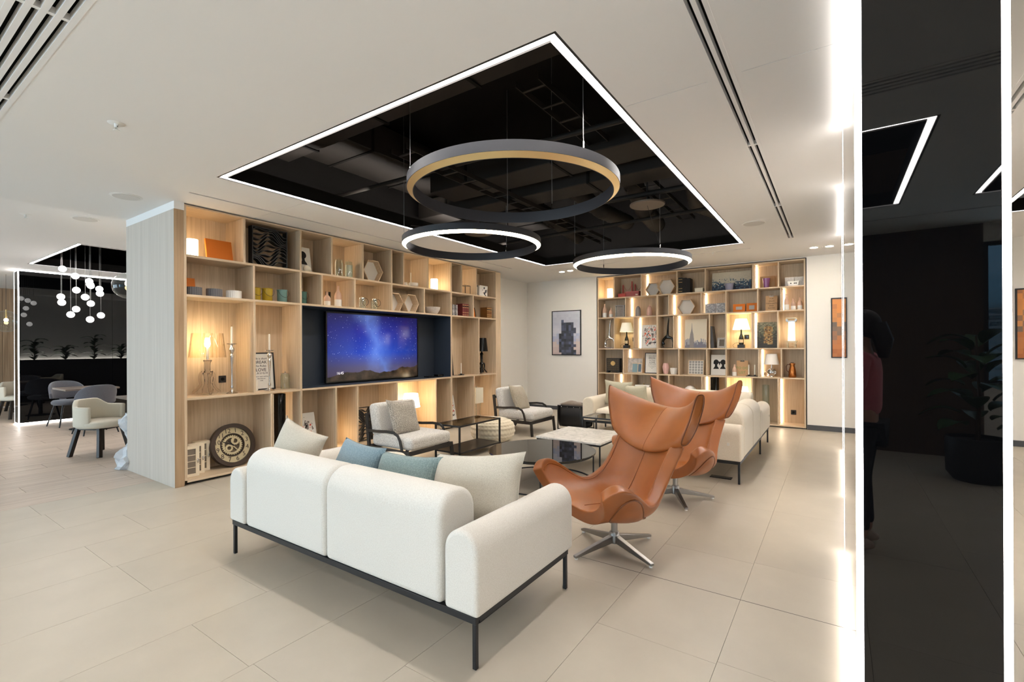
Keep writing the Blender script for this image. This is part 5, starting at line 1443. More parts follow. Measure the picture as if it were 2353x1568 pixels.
MB().prism([(0.03, 0.30), (0.075, 0.33), (0.06, 0.37), (0.045, 0.33)], -0.0115, -0.0102, 'y').prism([(-0.02, 0.40), (-0.005, 0.45), (0.01, 0.41)], -0.0115, -0.0102, 'y').build('painted_horn', M_INK, t)
cylinder_lamp(L_(4.13, 0.22, 3), RL, 0.032, 0.26, 'slim glowing tube lamp in the bottom row')
carved_panel(L_(4.60, 0.18, 3), RL, 0.36, 0.50, 0.05, 'dark carved panel of leaf scrolls behind the lounge chair', 9, R(6), mat('dark_carved', (44, 40, 36), rough=0.6))
t = put('shade_lamp', 'lit table lamp with white drum shade and glass base in the bottom row', 'table lamp', L_(5.60, 0.2, 3), RL)
shade_part(t, 0.15, 0.115, 0.40, 0.625, M_SHADE)
lath(t, 'glass_base', [(0, 0), (0.05, 0), (0.052, 0.01), (0.02, 0.025), (0.014, 0.05), (0.014, 0.29), (0.035, 0.30), (0.035, 0.34), (0.014, 0.35), (0, 0.35)], M_GLASS, 20)
lath(t, 'stem', [(0, 0.35), (0.008, 0.35), (0.008, 0.46), (0, 0.46)], M_CHROME, 12)
MB().tube([(0.05, 0.05, 0.01), (0.12, 0.1, 0.012), (0.2, 0.05, 0.012), (0.25, 0.12, 0.03), (0.18, 0.16, 0.012), (0.3, 0.18, 0.09)], 0.004, 6).build('cord', M_BLACK, t, smooth=60)
M_MASK = splat('animal_print_b', 6, 0.0, 0.27, 0.12, 0.2, (196, 60, 44))
picture(L_(6.60, 0.20, 3), RL, 0.32, 0.50, 'narrow visible white canvas with colourful splashes, right bottom cell', M_MASK, d=0.018, lean=R(11))
t = put('box_shade_lamp', 'unlit lamp with square cream shade on four clear rods', 'table lamp', L_(7.30, 0.17, 3), RL)
MB().box(-0.115, 0.115, -0.09, 0.09, 0.30, 0.60).build('lamp_shade', C_['cream'], t, bevel=0.003)
for x in (-0.07, 0.07):
    for y in (-0.05, 0.05): MB().cyl((x, y, 0.012), (x, y, 0.30), 0.008, n=10).build('clear_rod', M_PANE, t, smooth=40)
MB().box(-0.10, 0.10, -0.075, 0.075, 0, 0.012).build('base_plate', M_CHROME, t)
MB().sphere((0, 0, 0.615), 0.014, 10, 8).build('finial', M_CHROME, t, smooth=60)

# ---- far bookcase, top row
cylinder_lamp(R_(-4.07, 0.15, 0), RR, 0.058, 0.21, 'glowing white cylinder lamp in the top left cell of the far bookcase')
t = put('keepsake_box', 'flat red box, left of the two under the bridge model', 'box', R_(-3.775, 0.14, 0), RR)
MB().box(-0.085, 0.085, -0.06, 0.06, 0, 0.055).build('box_base', C_['red'], t, bevel=0.002); MB().box(-0.087, 0.087, -0.062, 0.062, 0.055, 0.08).build('box_lid', C_['red'], t, bevel=0.002)
t = put('keepsake_box', 'larger dusty red box with pale label, right of the pair', 'box', R_(-3.54, 0.14, 0), RR)
MB().box(-0.14, 0.14, -0.07, 0.07, 0, 0.08).build('box_base', C_['rose'], t, bevel=0.002); MB().box(-0.143, 0.143, -0.073, 0.073, 0.08, 0.112).build('box_lid', C_['rose'], t, bevel=0.002)
MB().box(0.07, 0.12, -0.0745, -0.073, 0.025, 0.05).build('label', C_['cream'], t)
t = put('bridge_model', 'red suspension bridge model standing behind the red boxes', 'ornament', R_(-3.62, 0.28, 0), RR)
for x in (-0.2, 0.0, 0.07):
    h_ = 0.35 if x == 0 else 0.28
    MB().box(x - 0.012, x + 0.012, -0.01, 0.01, 0, h_).build('tower', C_['red'], t)
for x0, x1 in ((-0.2, 0.0), (0.07, 0.22)):
    pts = [(x0 + (x1 - x0) * i / 12, 0, 0.30 - 0.14 * (1 - (2 * i / 12 - 1) ** 2)) for i in range(13)]
    MB().tube(pts, 0.003, 6).build('cable', C_['red'], t)
MB().box(-0.22, 0.22, -0.012, 0.012, 0.115, 0.128).build('deck', C_['red'], t)
hexbox(R_(-3.125, 0.17, 0), RR, 0.15, 0.10, 'smaller hexagonal birch shelf in the top row of the far bookcase')
hexbox(R_(-2.84, 0.13, 0), RR, 0.178, 0.12, 'larger hexagonal birch shelf in the top row of the far bookcase')
for k, l in enumerate(('left', 'middle', 'right')): book(R_(-2.545 + 0.075 * k, 0.15, 0), RR, 0.072, 0.20, 0.31 - 0.012 * k, M_INK, 'black book with gilt bands, %s of the three in the top row' % l, k == 0, group='black books in the far bookcase')
t = put('keepsake_box', 'small cream lidded box beside the black books', 'box', R_(-2.20, 0.12, 0), RR)
MB().box(-0.075, 0.075, -0.06, 0.06, 0, 0.06).build('box_base', C_['cream'], t, bevel=0.002); MB().box(-0.078, 0.078, -0.063, 0.063, 0.06, 0.082).build('box_lid', C_['cream'], t, bevel=0.002)
M_SEA = mosaic('blue_cream_mosaic', 0.022, [(0.03, (24, 34, 60)), (0.12, (60, 92, 112)), (0.18, (196, 190, 172)), (0.30, (206, 198, 178)), (0.4, (202, 194, 174))], 0.16)
picture(R_(-1.645, 0.22, 0), RR, 0.69, 0.37, 'wide pixelated picture in navy and cream, top row of the far bookcase', M_SEA, d=0.02, lean=R(6))
t = put('plant_pot', 'lilac grey pot in front of the navy and cream picture', 'pot', R_(-1.66, 0.11, 0), RR)
lath(t, 'pot_wall', hollow([(0.062, 0), (0.08, 0.125)], 0.005), C_['lilac']); lath(t, 'rim', [(0.076, 0.118), (0.083, 0.118), (0.083, 0.128), (0.076, 0.128)], C_['lilac'], close=True)
picture(R_(-1.035, 0.22, 0), RR, 0.24, 0.23, 'plain kraft board leaning in the top row', C_['kraft'], d=0.012, lean=R(8), cat='panel', name='kraft_panel')
t = put('tumbler_vase', 'purple glass tumbler vase before the kraft board', 'vase', R_(-1.04, 0.12, 0), RR)
lath(t, 'vase_body', hollow([(0.04, 0), (0.062, 0.175)], 0.005), C_['purple']); lath(t, 'thick_base', [(0, 0.001), (0.036, 0.001), (0.036, 0.014), (0, 0.014)], C_['purple'])
for x, l in ((-0.675, 'left speckled terrazzo box in the top right cell'), (-0.528, 'right speckled terrazzo box in the top right cell')):
    t = put('terrazzo_box', l, 'box', R_(x, 0.2, 0), RR, group='speckled terrazzo boxes')
    MB().box(-0.07, 0.07, -0.06, 0.06, 0, 0.12).build('box_base', C_['stone'], t, bevel=0.002); MB().box(-0.072, 0.072, -0.062, 0.062, 0.12, 0.165).build('box_lid', C_['stone'], t, bevel=0.002)
t = put('planter_tray', 'white trough with dark dots before the terrazzo boxes', 'pot', R_(-0.615, 0.08, 0), RR)
MB().prism([(-0.075, 0), (0.075, 0), (0.09, 0.085), (-0.09, 0.085)], -0.035, 0.035, 'y').build('trough', M_WHITE, t, bevel=0.003)
for x in (-0.035, 0.02, 0.045): MB().cyl((x, -0.036, 0.045), (x, -0.0345, 0.045), 0.011, n=12).build('dot', M_INK, t)

# ---- far bookcase, second row
bottle(R_(-4.19, 0.14, 1), RR, 0.048, 0.30, 'tall wood and white bottle vase at the left of the far bookcase')
bottle(R_(-4.045, 0.14, 1), RR, 0.042, 0.21, 'short wood and white bottle vase beside the silver lattice lantern')
def lattice(t, w_, h, y, m_, n=4):
    b = MB(); c = w_ / n
    k = int(round(h / c))
    for i in range(n):
        for j in range(k):
            cx, cz_ = -w_ / 2 + c * (i + 0.5), c * (j + 0.5) * (h / (k * c))
            for a in range(8):
                an = PI / 4 * a
                dx, dz = math.cos(an), math.sin(an)
                k2 = 1.0 if a % 2 == 0 else 1.28
                p = [(cx + dx * c * 0.05, cz_ + dz * c * 0.05), (cx + dx * c * 0.27 * k2 - dz * c * 0.085, cz_ + dz * c * 0.27 * k2 + dx * c * 0.085), (cx + dx * c * 0.45 * k2, cz_ + dz * c * 0.45 * k2), (cx + dx * c * 0.27 * k2 + dz * c * 0.085, cz_ + dz * c * 0.27 * k2 - dx * c * 0.085)]
                b.prism(p, y - 0.0015, y, 'y')
    return b
t = put('lattice_lantern', 'square silver lattice lantern in the second row', 'lantern', R_(-3.835, 0.15, 1), RR)
for a in ((-0.10, 0.10, 0, 0.012), (-0.10, 0.10, 0.243, 0.255), (-0.10, -0.088, 0.012, 0.243), (0.088, 0.10, 0.012, 0.243)): MB().box(a[0], a[1], -0.04, 0.04, a[2], a[3]).build('frame_bar', M_STEEL, t)
tag(lattice(t, 0.176, 0.231, 0, M_CHROME, 5).xf(Matrix.Translation((0, 0, 0.012))).build('pierced_front', M_CHROME, t, fix=False), kind='stuff')
MB().box(-0.088, 0.088, 0.01, 0.02, 0.012, 0.243).build('mirror_back', M_STEEL, t)
def egg_vase(loc, m_, label):
    t = put('dome_vase', label, 'vase', loc, RR, group='glossy dome vases')
    lath(t, 'vase_body', [(0, 0), (0.052, 0), (0.056, 0.02), (0.054, 0.12), (0.044, 0.175), (0.026, 0.205), (0.012, 0.212), (0, 0.212)], m_, 28, 60)
    lath(t, 'neck_ring', [(0.012, 0.208), (0.018, 0.208), (0.018, 0.216), (0.012, 0.216)], m_, close=True)
egg_vase(R_(-3.44, 0.14, 1), mat('glossy_grey', (134, 130, 128), rough=0.1), 'glossy grey dome vase in the second row')
egg_vase(R_(-3.20, 0.14, 1), mat('glossy_pink', (206, 164, 150), rough=0.1), 'glossy pink dome vase in the second row')
hexbox(R_(-2.455, 0.16, 1), RR, 0.172, 0.12, 'hexagonal birch shelf in the second row of the far bookcase')
def burst(t, co, p):
    w_ = N(t, 'TexNoise'); w_.inputs['Scale'].default_value = 26; w_.inputs['Detail'].default_value = 5; w_.inputs['Distortion'].default_value = 2.0; t.links.new(co, w_.inputs['Vector'])
    t.links.new(ramp(t, w_.outputs['Fac'], [(0.3, (72, 74, 80)), (0.5, (150, 150, 154)), (0.7, (222, 222, 222))]), p.inputs['Base Color'])
M_BURST = ramp_mat('grey_flower_photo', burst, 0.4)
picture(R_(-2.01, 0.17, 1), RR, 0.19, 0.19, 'left grey close-up photo block in the second row', M_BURST, d=0.02, lean=R(4))
picture(R_(-1.82, 0.17, 1), RR, 0.18, 0.195, 'right grey close-up photo block in the second row', M_BURST, d=0.02, lean=R(4))
M_GREYP = mat('grey_backing', (176, 172, 166), rough=0.5)
picture(R_(-1.50, 0.14, 1), RR, 0.205, 0.158, 'left orange photo frame in the second row', M_GREYP, M_ORANGE, 0.048, 0.02, R(12))
picture(R_(-1.285, 0.14, 1), RR, 0.175, 0.165, 'right orange photo frame in the second row', M_GREYP, M_ORANGE, 0.042, 0.02, R(12))
def clipboard(loc, w_, h, label, lines, m_ink, size):
    t = put('clipboard', label, 'clipboard', loc, RR, R(10))
    MB().box(-w_ / 2, w_ / 2, -0.003, 0.003, 0, h).build('board', C_['kraft'], t, bevel=0.002)
    MB().box(-0.035, 0.035, -0.008, -0.003, h - 0.022, h + 0.004).build('clip', M_CHROME, t, bevel=0.002)
    pts = [(0.014 * math.cos(a), -0.006, h + 0.012 + 0.014 * math.sin(a)) for a in [2 * PI * i / 16 for i in range(16)]]
    MB().tube(pts, 0.003, 6, closed=True).build('clip_ring', M_CHROME, t, smooth=60)
    for k, b_ in enumerate(lines): text(b_, size, t, (0, -0.0036, h * 0.80 - k * size * 1.28), m_ink)
clipboard(R_(-0.966, 0.16, 1), 0.19, 0.285, 'kraft clipboard lettered FOR IDEAS THOUGHTS AND NOTES', ('FOR', 'IDEAS', 'THOUGHTS', 'AND', 'NOTES'), M_INK, 0.034)
for x, h_, l in ((-0.722, 0.29, 'tall wood and white bottle vase, left of the three in the second row'), (-0.618, 0.205, 'wood and white bottle vase, middle of the three in the second row'), (-0.52, 0.215, 'wood and white bottle vase, right of the three in the second row')):
    bottle(R_(x, 0.14, 1), RR, 0.040, h_, l)

# ---- far bookcase, third row
def gymnast(loc, m_, label, mirror=1):
    t = put('gymnast_figurine', label, 'figurine', loc, RR, group='gymnast figurines')
    v = [(0.0, 0, 0.225), (-0.045, 0, 0.215), (-0.085, 0, 0.165), (-0.105, 0, 0.10), (-0.10, 0, 0.045), (-0.07, 0, 0.022), (0.05, 0, 0.215), (0.10, 0, 0.195), (0.115, 0, 0.11), (0.105, 0, 0.03), (0.13, -0.02, 0.015), (0.005, 0, 0.33), (0.012, 0, 0.45), (0.025, 0, 0.57), (0.03, 0, 0.625), (-0.055, 0.01, 0.075)]
    e = [(0, 1), (1, 2), (2, 3), (3, 4), (4, 5), (0, 6), (6, 7), (7, 8), (8, 9), (9, 10), (0, 11), (11, 12), (12, 13), (13, 14), (3, 15)]
    r_ = [0.028, 0.030, 0.028, 0.022, 0.016, 0.012, 0.028, 0.024, 0.017, 0.013, 0.011, 0.024, 0.018, 0.014, 0.008, 0.024]
    skin('figure', v, e, r_, m_, t, 2)
    MB().box(-0.12, 0.14, -0.045, 0.045, 0, 0.010).build('plinth', m_, t, bevel=0.003)
gymnast(R_(-4.09, 0.14, 2), M_CHROME, 'silver figurine of a gymnast bent backwards with one leg raised')
gymnast(R_(-2.83, 0.14, 2), M_BLKGLOSS, 'glossy black figurine of a gymnast bent backwards with one leg raised')
def bottle_lamp(loc, shade, label):
    t = put('bottle_lamp', label, 'table lamp', loc, RR, group='lamps made from wine bottles')
    MB().box(-0.06, 0.06, -0.055, 0.055, 0, 0.065).build('block_base', M_BLACK, t, bevel=0.004)
    gl = mat('dark_green_bottle', (22, 26, 14), rough=0.06)
    lath(t, 'bottle', [(0, 0.065), (0.042, 0.065), (0.044, 0.08), (0.044, 0.17), (0.036, 0.21), (0.018, 0.26), (0.014, 0.30), (0.014, 0.37), (0, 0.37)], gl)
    MB().grid(lambda u, v: (0.0448 * math.sin((u - 0.5) * 2.0), -0.0448 * math.cos((u - 0.5) * 2.0), 0.10 + 0.06 * v), 9, 2).build('bottle_label', C_['tan'], t, fix=False)
    lath(t, 'stem', [(0, 0.37), (0.007, 0.37), (0.007, 0.42), (0, 0.42)], M_BLACK, 10)
    shade_part(t, 0.150, 0.098, 0.345, 0.545, shade)
    MB().tube([(-0.055, 0.02, 0.01), (-0.13, 0.02, 0.008), (-0.155, 0.03, 0.05), (-0.12, 0.06, 0.09), (-0.04, 0.10, 0.10)], 0.003, 6).build('cord', M_BLACK, t, smooth=60)
bottle_lamp(R_(-3.70, 0.16, 2), emis('olive_lit_shade', (0.70, 0.62, 0.28), 0.22), 'bottle lamp with olive green shade in the far bookcase')
bottle_lamp(R_(-1.465, 0.16, 2), emis('cream_lit_shade', (1.0, 0.88, 0.56), 1.5), 'bottle lamp with bright cream shade in the far bookcase')
# each lamp bulb inside its shade
for x, e_ in ((-3.70, 1.0), (-1.465, 2.2)):
    l = bpy.data.lights.new('lamp_bulb', 'POINT'); l.energy = e_; l.color = (1.0, 0.80, 0.42); l.shadow_soft_size = 0.03
    o = bpy.data.objects.new('lamp_bulb', l); COL.objects.link(o); o.location = R_(x, 0.16, 2, 0.46)
M_BEAR = splat('animal_print_c', 9, 0.0, 0.26, 0.14, 0.2, (222, 90, 66))
picture(R_(-3.21, 0.20, 2), RR, 0.36, 0.49, 'white canvas with a colourful splashed bear portrait in the third row', M_BEAR, d=0.02, lean=R(6))
M_CITYSKY = mat('pale_sky_print', (224, 214, 192), rough=0.6)
t = picture(R_(-2.30, 0.22, 2), RR, 0.42, 0.575, 'canvas print of a grey city skyline with one tall spire', M_CITYSKY, d=0.02, lean=R(4))
rnd = random.Random(5)
far_, near_ = MB(), MB()
for k in range(26):
    x = -0.205 + 0.41 * k / 26; h_ = rnd.uniform(0.10, 0.20)
    far_.box(x, x + 0.0155, -0.0106, -0.0100, 0.004, h_)
for k in range(18):
    x = -0.205 + 0.41 * k / 18; h_ = rnd.uniform(0.05, 0.13)
    near_.box(x, x + 0.021, -0.0114, -0.0106, 0.004, h_)
far_.build('far_towers_print', mat('city_grey', (160, 160, 168)), t); near_.build('near_towers_print', mat('city_slate', (116, 116, 130)), t)
MB().prism([(-0.115, 0.004), (-0.035, 0.004), (-0.035, 0.19), (-0.045, 0.28), (-0.06, 0.34), (-0.068, 0.40), (-0.073, 0.50), (-0.077, 0.50), (-0.082, 0.40), (-0.09, 0.34), (-0.105, 0.28), (-0.115, 0.19)], -0.0122, -0.0114, 'y').build('spire_print', mat('spire_grey', (138, 134, 132)), t)
book(R_(-1.945, 0.16, 2), RR, 0.055, 0.24, 0.42, mat('dark_brown_cover', (52, 42, 36), rough=0.4), 'tall dark brown book leaning in the third row', lean=R(-6))
def check(t, co, p):
    c = N(t, 'TexChecker'); c.inputs['Scale'].default_value = 70; c.inputs[1].default_value = srgb(212, 206, 198); c.inputs[2].default_value = srgb(120, 116, 112); t.links.new(co, c.inputs['Vector']); t.links.new(c.outputs[0], p.inputs['Base Color'])
picture(R_(-1.805, 0.14, 2), RR, 0.16, 0.20, 'small photo frame with checkered border in the third row', mat('dark_photo', (96, 84, 70)), ramp_mat('checker_frame', check, 0.4), 0.035, 0.02, R(10))
M_PORT = mosaic('olive_gold_mosaic', 0.021, [(0.0, (40, 36, 28)), (0.15, (48, 46, 34)), (0.3, (84, 86, 62)), (0.42, (128, 124, 94)), (0.5, (150, 142, 112))], 0.22, mass=(0.0, 0.22, 0.07, 0.16, [(0.0, (40, 36, 26)), (0.5, (150, 104, 44)), (0.8, (196, 164, 104)), (1.0, (110, 84, 40))]))
picture(R_(-1.035, 0.22, 2), RR, 0.34, 0.475, 'dark olive and gold pixelated picture in the third row', M_PORT, d=0.02, lean=R(4))
t = put('column_lamp', 'lit lamp shaped like a classical column at the right of the third row', 'table lamp', R_(-0.65, 0.16, 2), RR)
M_PLASTER = mat('pale_plaster', (206, 190, 158), rough=0.6)
for x in (-0.06, 0.06):
    for y in (-0.05, 0.05): MB().box(x - 0.014, x + 0.014, y - 0.014, y + 0.014, 0, 0.09).build('plinth_leg', M_PLASTER, t)
MB().box(-0.074, 0.074, -0.064, 0.064, 0.09, 0.105).build('plinth_top', M_PLASTER, t); MB().box(-0.074, 0.074, -0.064, 0.064, 0.04, 0.05).build('plinth_shelf', M_PLASTER, t)
MB().box(-0.085, 0.085, -0.07, 0.07, 0.105, 0.125).build('column_base', M_PLASTER, t)
lath(t, 'lit_shaft', [(0, 0.125), (0.055, 0.125), (0.048, 0.46), (0, 0.46)], emis('column_glow', (1.0, 0.85, 0.6), 3.2), 24)
MB().box(-0.08, 0.08, -0.06, 0.06, 0.46, 0.485).build('volute_block', M_STEEL, t, bevel=0.004); MB().box(-0.085, 0.085, -0.065, 0.065, 0.51, 0.54).build('abacus', M_PLASTER, t, bevel=0.003)
for s in (-1, 1): MB().cyl((s * 0.07, -0.055, 0.495), (s * 0.07, 0.055, 0.495), 0.018, n=14).build('volute', M_STEEL, t, smooth=40)

# ---- far bookcase, fourth row
t = put('carved_clock_box', 'black pierced box clock with gold centre in the fourth row', 'clock', R_(-3.985, 0.15, 3), RR)
MB().box(-0.15, 0.15, -0.06, 0.07, 0.03, 0.31).build('case', M_BLACK, t, bevel=0.004)
for x in (-0.13, 0.13): MB().box(x - 0.02, x + 0.02, -0.06, 0.07, 0, 0.03).build('foot', M_BLACK, t)
tag(lattice(t, 0.27, 0.25, -0.061, M_BLKGLOSS, 6).xf(Matrix.Translation((0, 0, 0.045))).build('pierced_front', mat('dull_gold_speck', (96, 80, 50), rough=0.4), t, fix=False), kind='stuff')
MB().cyl((0, -0.066, 0.20), (0, -0.06, 0.20), 0.05, n=24).build('gold_dial', C_['gilt'], t)
M_MARBF = mat('marbled_frame', (188, 180, 172), rough=0.4, noise=0.4, nscale=14)
t = picture(R_(-3.52, 0.14, 3), RR, 0.33, 0.325, 'photo frame of marbled panels around a blue picture in the fourth row', M_MARBF, C_['birch'], 0.014, 0.024, R(10))
MB().box(-0.05, 0.06, -0.012, -0.0022, 0.014, 0.20).build('inset_picture', mat('dusty_blue', (124, 152, 160), rough=0.5), t); MB().box(0.075, 0.13, -0.012, -0.0022, 0.03, 0.19).build('inset_picture', mat('deep_blue', (84, 108, 126), rough=0.5), t)
MB().box(0.06, 0.075, -0.014, -0.0022, 0.014, 0.21).build('inset_bar', C_['birch'], t); MB().box(-0.06, 0.14, -0.014, -0.0022, 0.20, 0.214).build('inset_bar', C_['birch'], t)
t = picture(R_(-3.165, 0.17, 3), RR, 0.30, 0.43, 'black-framed quote print in the fourth row of the far bookcase', M_PAPER, M_BLACK, 0.014, 0.02, R(6))
quote(t, 0.30, 0.43, -0.002)
t = put('facet_vase', 'pink ribbed vase in the fourth row', 'vase', R_(-2.865, 0.13, 3), RR)
lath(t, 'vase_body', hollow([(0.042, 0), (0.066, 0.13), (0.062, 0.16), (0.044, 0.22)], 0.005), mat('matt_pink', (218, 176, 168), rough=0.6), 48, 20, rib=12, amp=0.03)
lath(t, 'vase_base', [(0, 0.001), (0.036, 0.001), (0.036, 0.004), (0, 0.004)], mat('matt_pink', (218, 176, 168)))
t = put('facet_pot', 'white ribbed pot beside the pink vase', 'pot', R_(-2.705, 0.13, 3), RR)
lath(t, 'pot_body', hollow([(0.055, 0), (0.07, 0.07), (0.068, 0.125)], 0.005), M_WHITE, 48, 20, rib=12, amp=0.03)
lath(t, 'pot_base', [(0, 0.001), (0.05, 0.001), (0.05, 0.004), (0, 0.004)], M_WHITE)
t = picture(R_(-2.28, 0.14, 3), RR, 0.30, 0.29, 'square framed print of a black lattice pattern in the fourth row', M_PAPER, C_['birch'], 0.014, 0.024, R(8))
tag(lattice(t, 0.272, 0.262, -0.0022, M_INK, 5).xf(Matrix.Translation((0, 0, 0.014))).build('lattice_print', M_INK, t, fix=False), kind='stuff')
t = picture(R_(-1.865, 0.20, 3), RR, 0.30, 0.395, 'white print with black silhouettes of a boy and a girl', M_PAPER, d=0.016, lean=R(6))
b = silhouette(t, -0.055, -0.008, 0.85, True); b.xf(Matrix.Scale(-1, 4, (1, 0, 0)) @ Matrix.Translation((0.11, 0, 0.12))); b.build('boy_silhouette', M_INK, t)
b = silhouette(t, 0.07, -0.008, 0.85, True); b.xf(Matrix.Translation((0, 0, 0.12))); b.build('girl_silhouette', M_INK, t)
bottle(R_(-1.58, 0.13, 3), RR, 0.040, 0.215, 'wood and white bottle vase beside the green lettered clipboard')
clipboard(R_(-1.455, 0.16, 3), 0.20, 0.29, 'kraft clipboard lettered TO DO LIST in green', ('', 'TO DO', 'LIST'), mat('green_ink', (104, 146, 84), rough=0.7), 0.066)
t = put('candle_tray', 'black tray holding two white taper candles in the fourth row', 'candle holder', R_(-1.285, 0.12, 3), RR)
MB().box(-0.095, 0.095, -0.03, 0.03, 0, 0.012).build('tray', M_BLACK, t, bevel=0.003)
for x in (-0.05, 0.05):
    lath(t, 'cup', [(0, 0.012), (0.018, 0.012), (0.018, 0.03), (0, 0.03)], M_BLACK, 14, c=(x, 0, 0)); lath(t, 'taper_candle', [(0, 0.03), (0.011, 0.03), (0.0095, 0.21), (0, 0.216)], C_['wax'], 12, c=(x, 0, 0))
t = put('globe_base_lamp', 'unlit lamp with white shade on a stack of clear glass balls', 'table lamp', R_(-0.965, 0.15, 3), RR)
shade_part(t, 0.125, 0.09, 0.225, 0.415, mat('white_linen_shade', (236, 230, 220), rough=0.8))
MB().sphere((0.0, 0, 0.085), 0.07, 20, 14).build('glass_ball', M_GLASS, t, smooth=80)
lath(t, 'chrome_ring', [(0.072, -0.01), (0.078, -0.01), (0.078, 0.01), (0.072, 0.01)], M_CHROME, 32, c=(0, 0, 0.085), close=True)
lath(t, 'foot', [(0, 0), (0.045, 0), (0.04, 0.016), (0, 0.016)], M_CHROME); lath(t, 'stem', [(0, 0.155), (0.01, 0.155), (0.01, 0.26), (0, 0.26)], M_CHROME, 12)
MB().sphere((-0.085, 0.04, 0.05), 0.045, 18, 12).build('glass_ball', M_GLASS, t, smooth=80)
t = put('copper_jug', 'copper insulated jug with handle at the right of the fourth row', 'jug', R_(-0.64, 0.14, 3), RR)
lath(t, 'jug_body', [(0, 0), (0.055, 0), (0.062, 0.01), (0.056, 0.12), (0.04, 0.19), (0.036, 0.21), (0.048, 0.24), (0.044, 0.25), (0, 0.252)], C_['copper'], 28, 50)
MB().tube([(-0.042, 0, 0.225), (-0.075, 0, 0.23), (-0.092, 0, 0.19), (-0.085, 0, 0.12), (-0.055, 0, 0.09)], 0.008, 8).build('handle', mat('brown_grip', (92, 60, 36), rough=0.4), t, smooth=60)
lath(t, 'lid', [(0, 0.252), (0.03, 0.252), (0.026, 0.268), (0, 0.27)], mat('brown_grip', (92, 60, 36)))

# ---- far bookcase, bottom row (partly hidden by the sofa)
t = put('bead_ornament', 'small glittering ornament in the bottom left cell of the far bookcase', 'ornament', R_(-4.02, 0.15, 4), RR)
lath(t, 'stand', [(0, 0), (0.05, 0), (0.05, 0.02), (0.012, 0.04), (0.012, 0.62), (0, 0.62)], M_CHROME, 16)
for k in range(5): MB().sphere((0.05 * math.cos(k * 1.3), 0.05 * math.sin(k * 1.3), 0.66), 0.022, 10, 8).build('bead', M_GLASS, t, smooth=60)
t = put('storage_chest', 'white lidded chest with a knob behind the far sofa', 'box', R_(-3.33, 0.16, 4), RR)
MB().box(-0.15, 0.15, -0.11, 0.11, 0, 0.56).build('chest_body', M_WHITE, t, bevel=0.004); MB().box(-0.154, 0.154, -0.114, 0.114, 0.56, 0.60).build('chest_lid', M_WHITE, t, bevel=0.004)
MB().sphere((0, 0, 0.615), 0.015, 10, 8).build('knob', C_['gilt'], t, smooth=60)
t = put('dome_lamp', 'white rounded dome just visible above the far headrest', 'ornament', R_(-2.39, 0.16, 4), RR)
lath(t, 'dome', [(0, 0.42), (0.12, 0.42), (0.125, 0.48), (0.10, 0.57), (0.05, 0.61), (0, 0.62)], M_WHITE, 28, 60); lath(t, 'stand', [(0, 0), (0.07, 0), (0.07, 0.02), (0.02, 0.04), (0.02, 0.42), (0, 0.42)], M_WHITE, 20)
black_cylinder(R_(-1.935, 0.15, 4), RR, 0.08, 0.80, 'tall glossy black cylinder vase in the bottom row of the far bookcase')
t = put('shade_lamp', 'lit lamp with cream shade behind the sideways sofa', 'table lamp', R_(-1.46, 0.16, 4), RR)
shade_part(t, 0.13, 0.10, 0.42, 0.635, M_SHADE); lath(t, 'lamp_base', [(0, 0), (0.06, 0), (0.062, 0.012), (0.02, 0.04), (0.03, 0.2), (0.012, 0.36), (0.01, 0.46), (0, 0.46)], M_WHITE, 20, 60)
t = put('hurricane_glass', 'tall clear glass cylinder in the bottom row of the far bookcase', 'vase', R_(-1.06, 0.15, 4), RR)
lath(t, 'glass_wall', hollow([(0.06, 0), (0.06, 0.69)], 0.004), M_PANE); lath(t, 'foot', [(0, 0.001), (0.055, 0.001), (0.055, 0.014), (0, 0.014)], M_PANE)

# ================================================================== pictures on the back wall
def wall_picture(x0, x1, z0, z1, label, m_):
    w_, h = x1 - x0, z1 - z0
    t = thing('wall_picture', label, 'picture', ((x0 + x1) / 2, YW, z0))
    fw = 0.018
    for a in ((-w_ / 2, w_ / 2, 0, fw), (-w_ / 2, w_ / 2, h - fw, h), (-w_ / 2, -w_ / 2 + fw, fw, h - fw), (w_ / 2 - fw, w_ / 2, fw, h - fw)):
        MB().box(a[0], a[1], -0.03, -0.0005, a[2], a[3]).build('frame_bar', M_BLACK, t)
    MB().box(-w_ / 2 + fw, w_ / 2 - fw, -0.02, -0.004, fw, h - fw).build('print', m_, t)
M_PIX1 = mosaic('pale_blue_mosaic', 0.062, [(0.0, (196, 178, 176)), (0.25, (208, 192, 186)), (0.36, (168, 176, 204)), (0.5, (206, 206, 216)), (0.75, (190, 192, 206)), (1.0, (204, 206, 216))], 0.16,
                mass=(0.0, 0.30, 0.19, 0.42, [(0.0, (44, 46, 54)), (0.4, (64, 68, 80)), (0.7, (86, 96, 124)), (1.0, (52, 54, 60))]))
wall_picture(-5.43, -4.69, 1.255, 2.27, 'framed pale blue picture of large colour blocks left of the far bookcase', M_PIX1)
OST = [(0.0, (168, 98, 48)), (0.3, (186, 116, 62)), (0.5, (110, 96, 84)), (0.6, (196, 132, 74)), (0.85, (214, 138, 70)), (1.0, (172, 112, 72))]
wall_picture(-0.065, 0.70, 1.24, 2.245, 'framed orange picture of colour blocks right of the far bookcase', mosaic('orange_mosaic_a', 0.075, OST, 0.3))
wall_picture(2.11, 2.88, 1.24, 2.245, 'framed orange picture of colour blocks at the right picture edge', mosaic('orange_mosaic_b', 0.078, OST, 0.35))

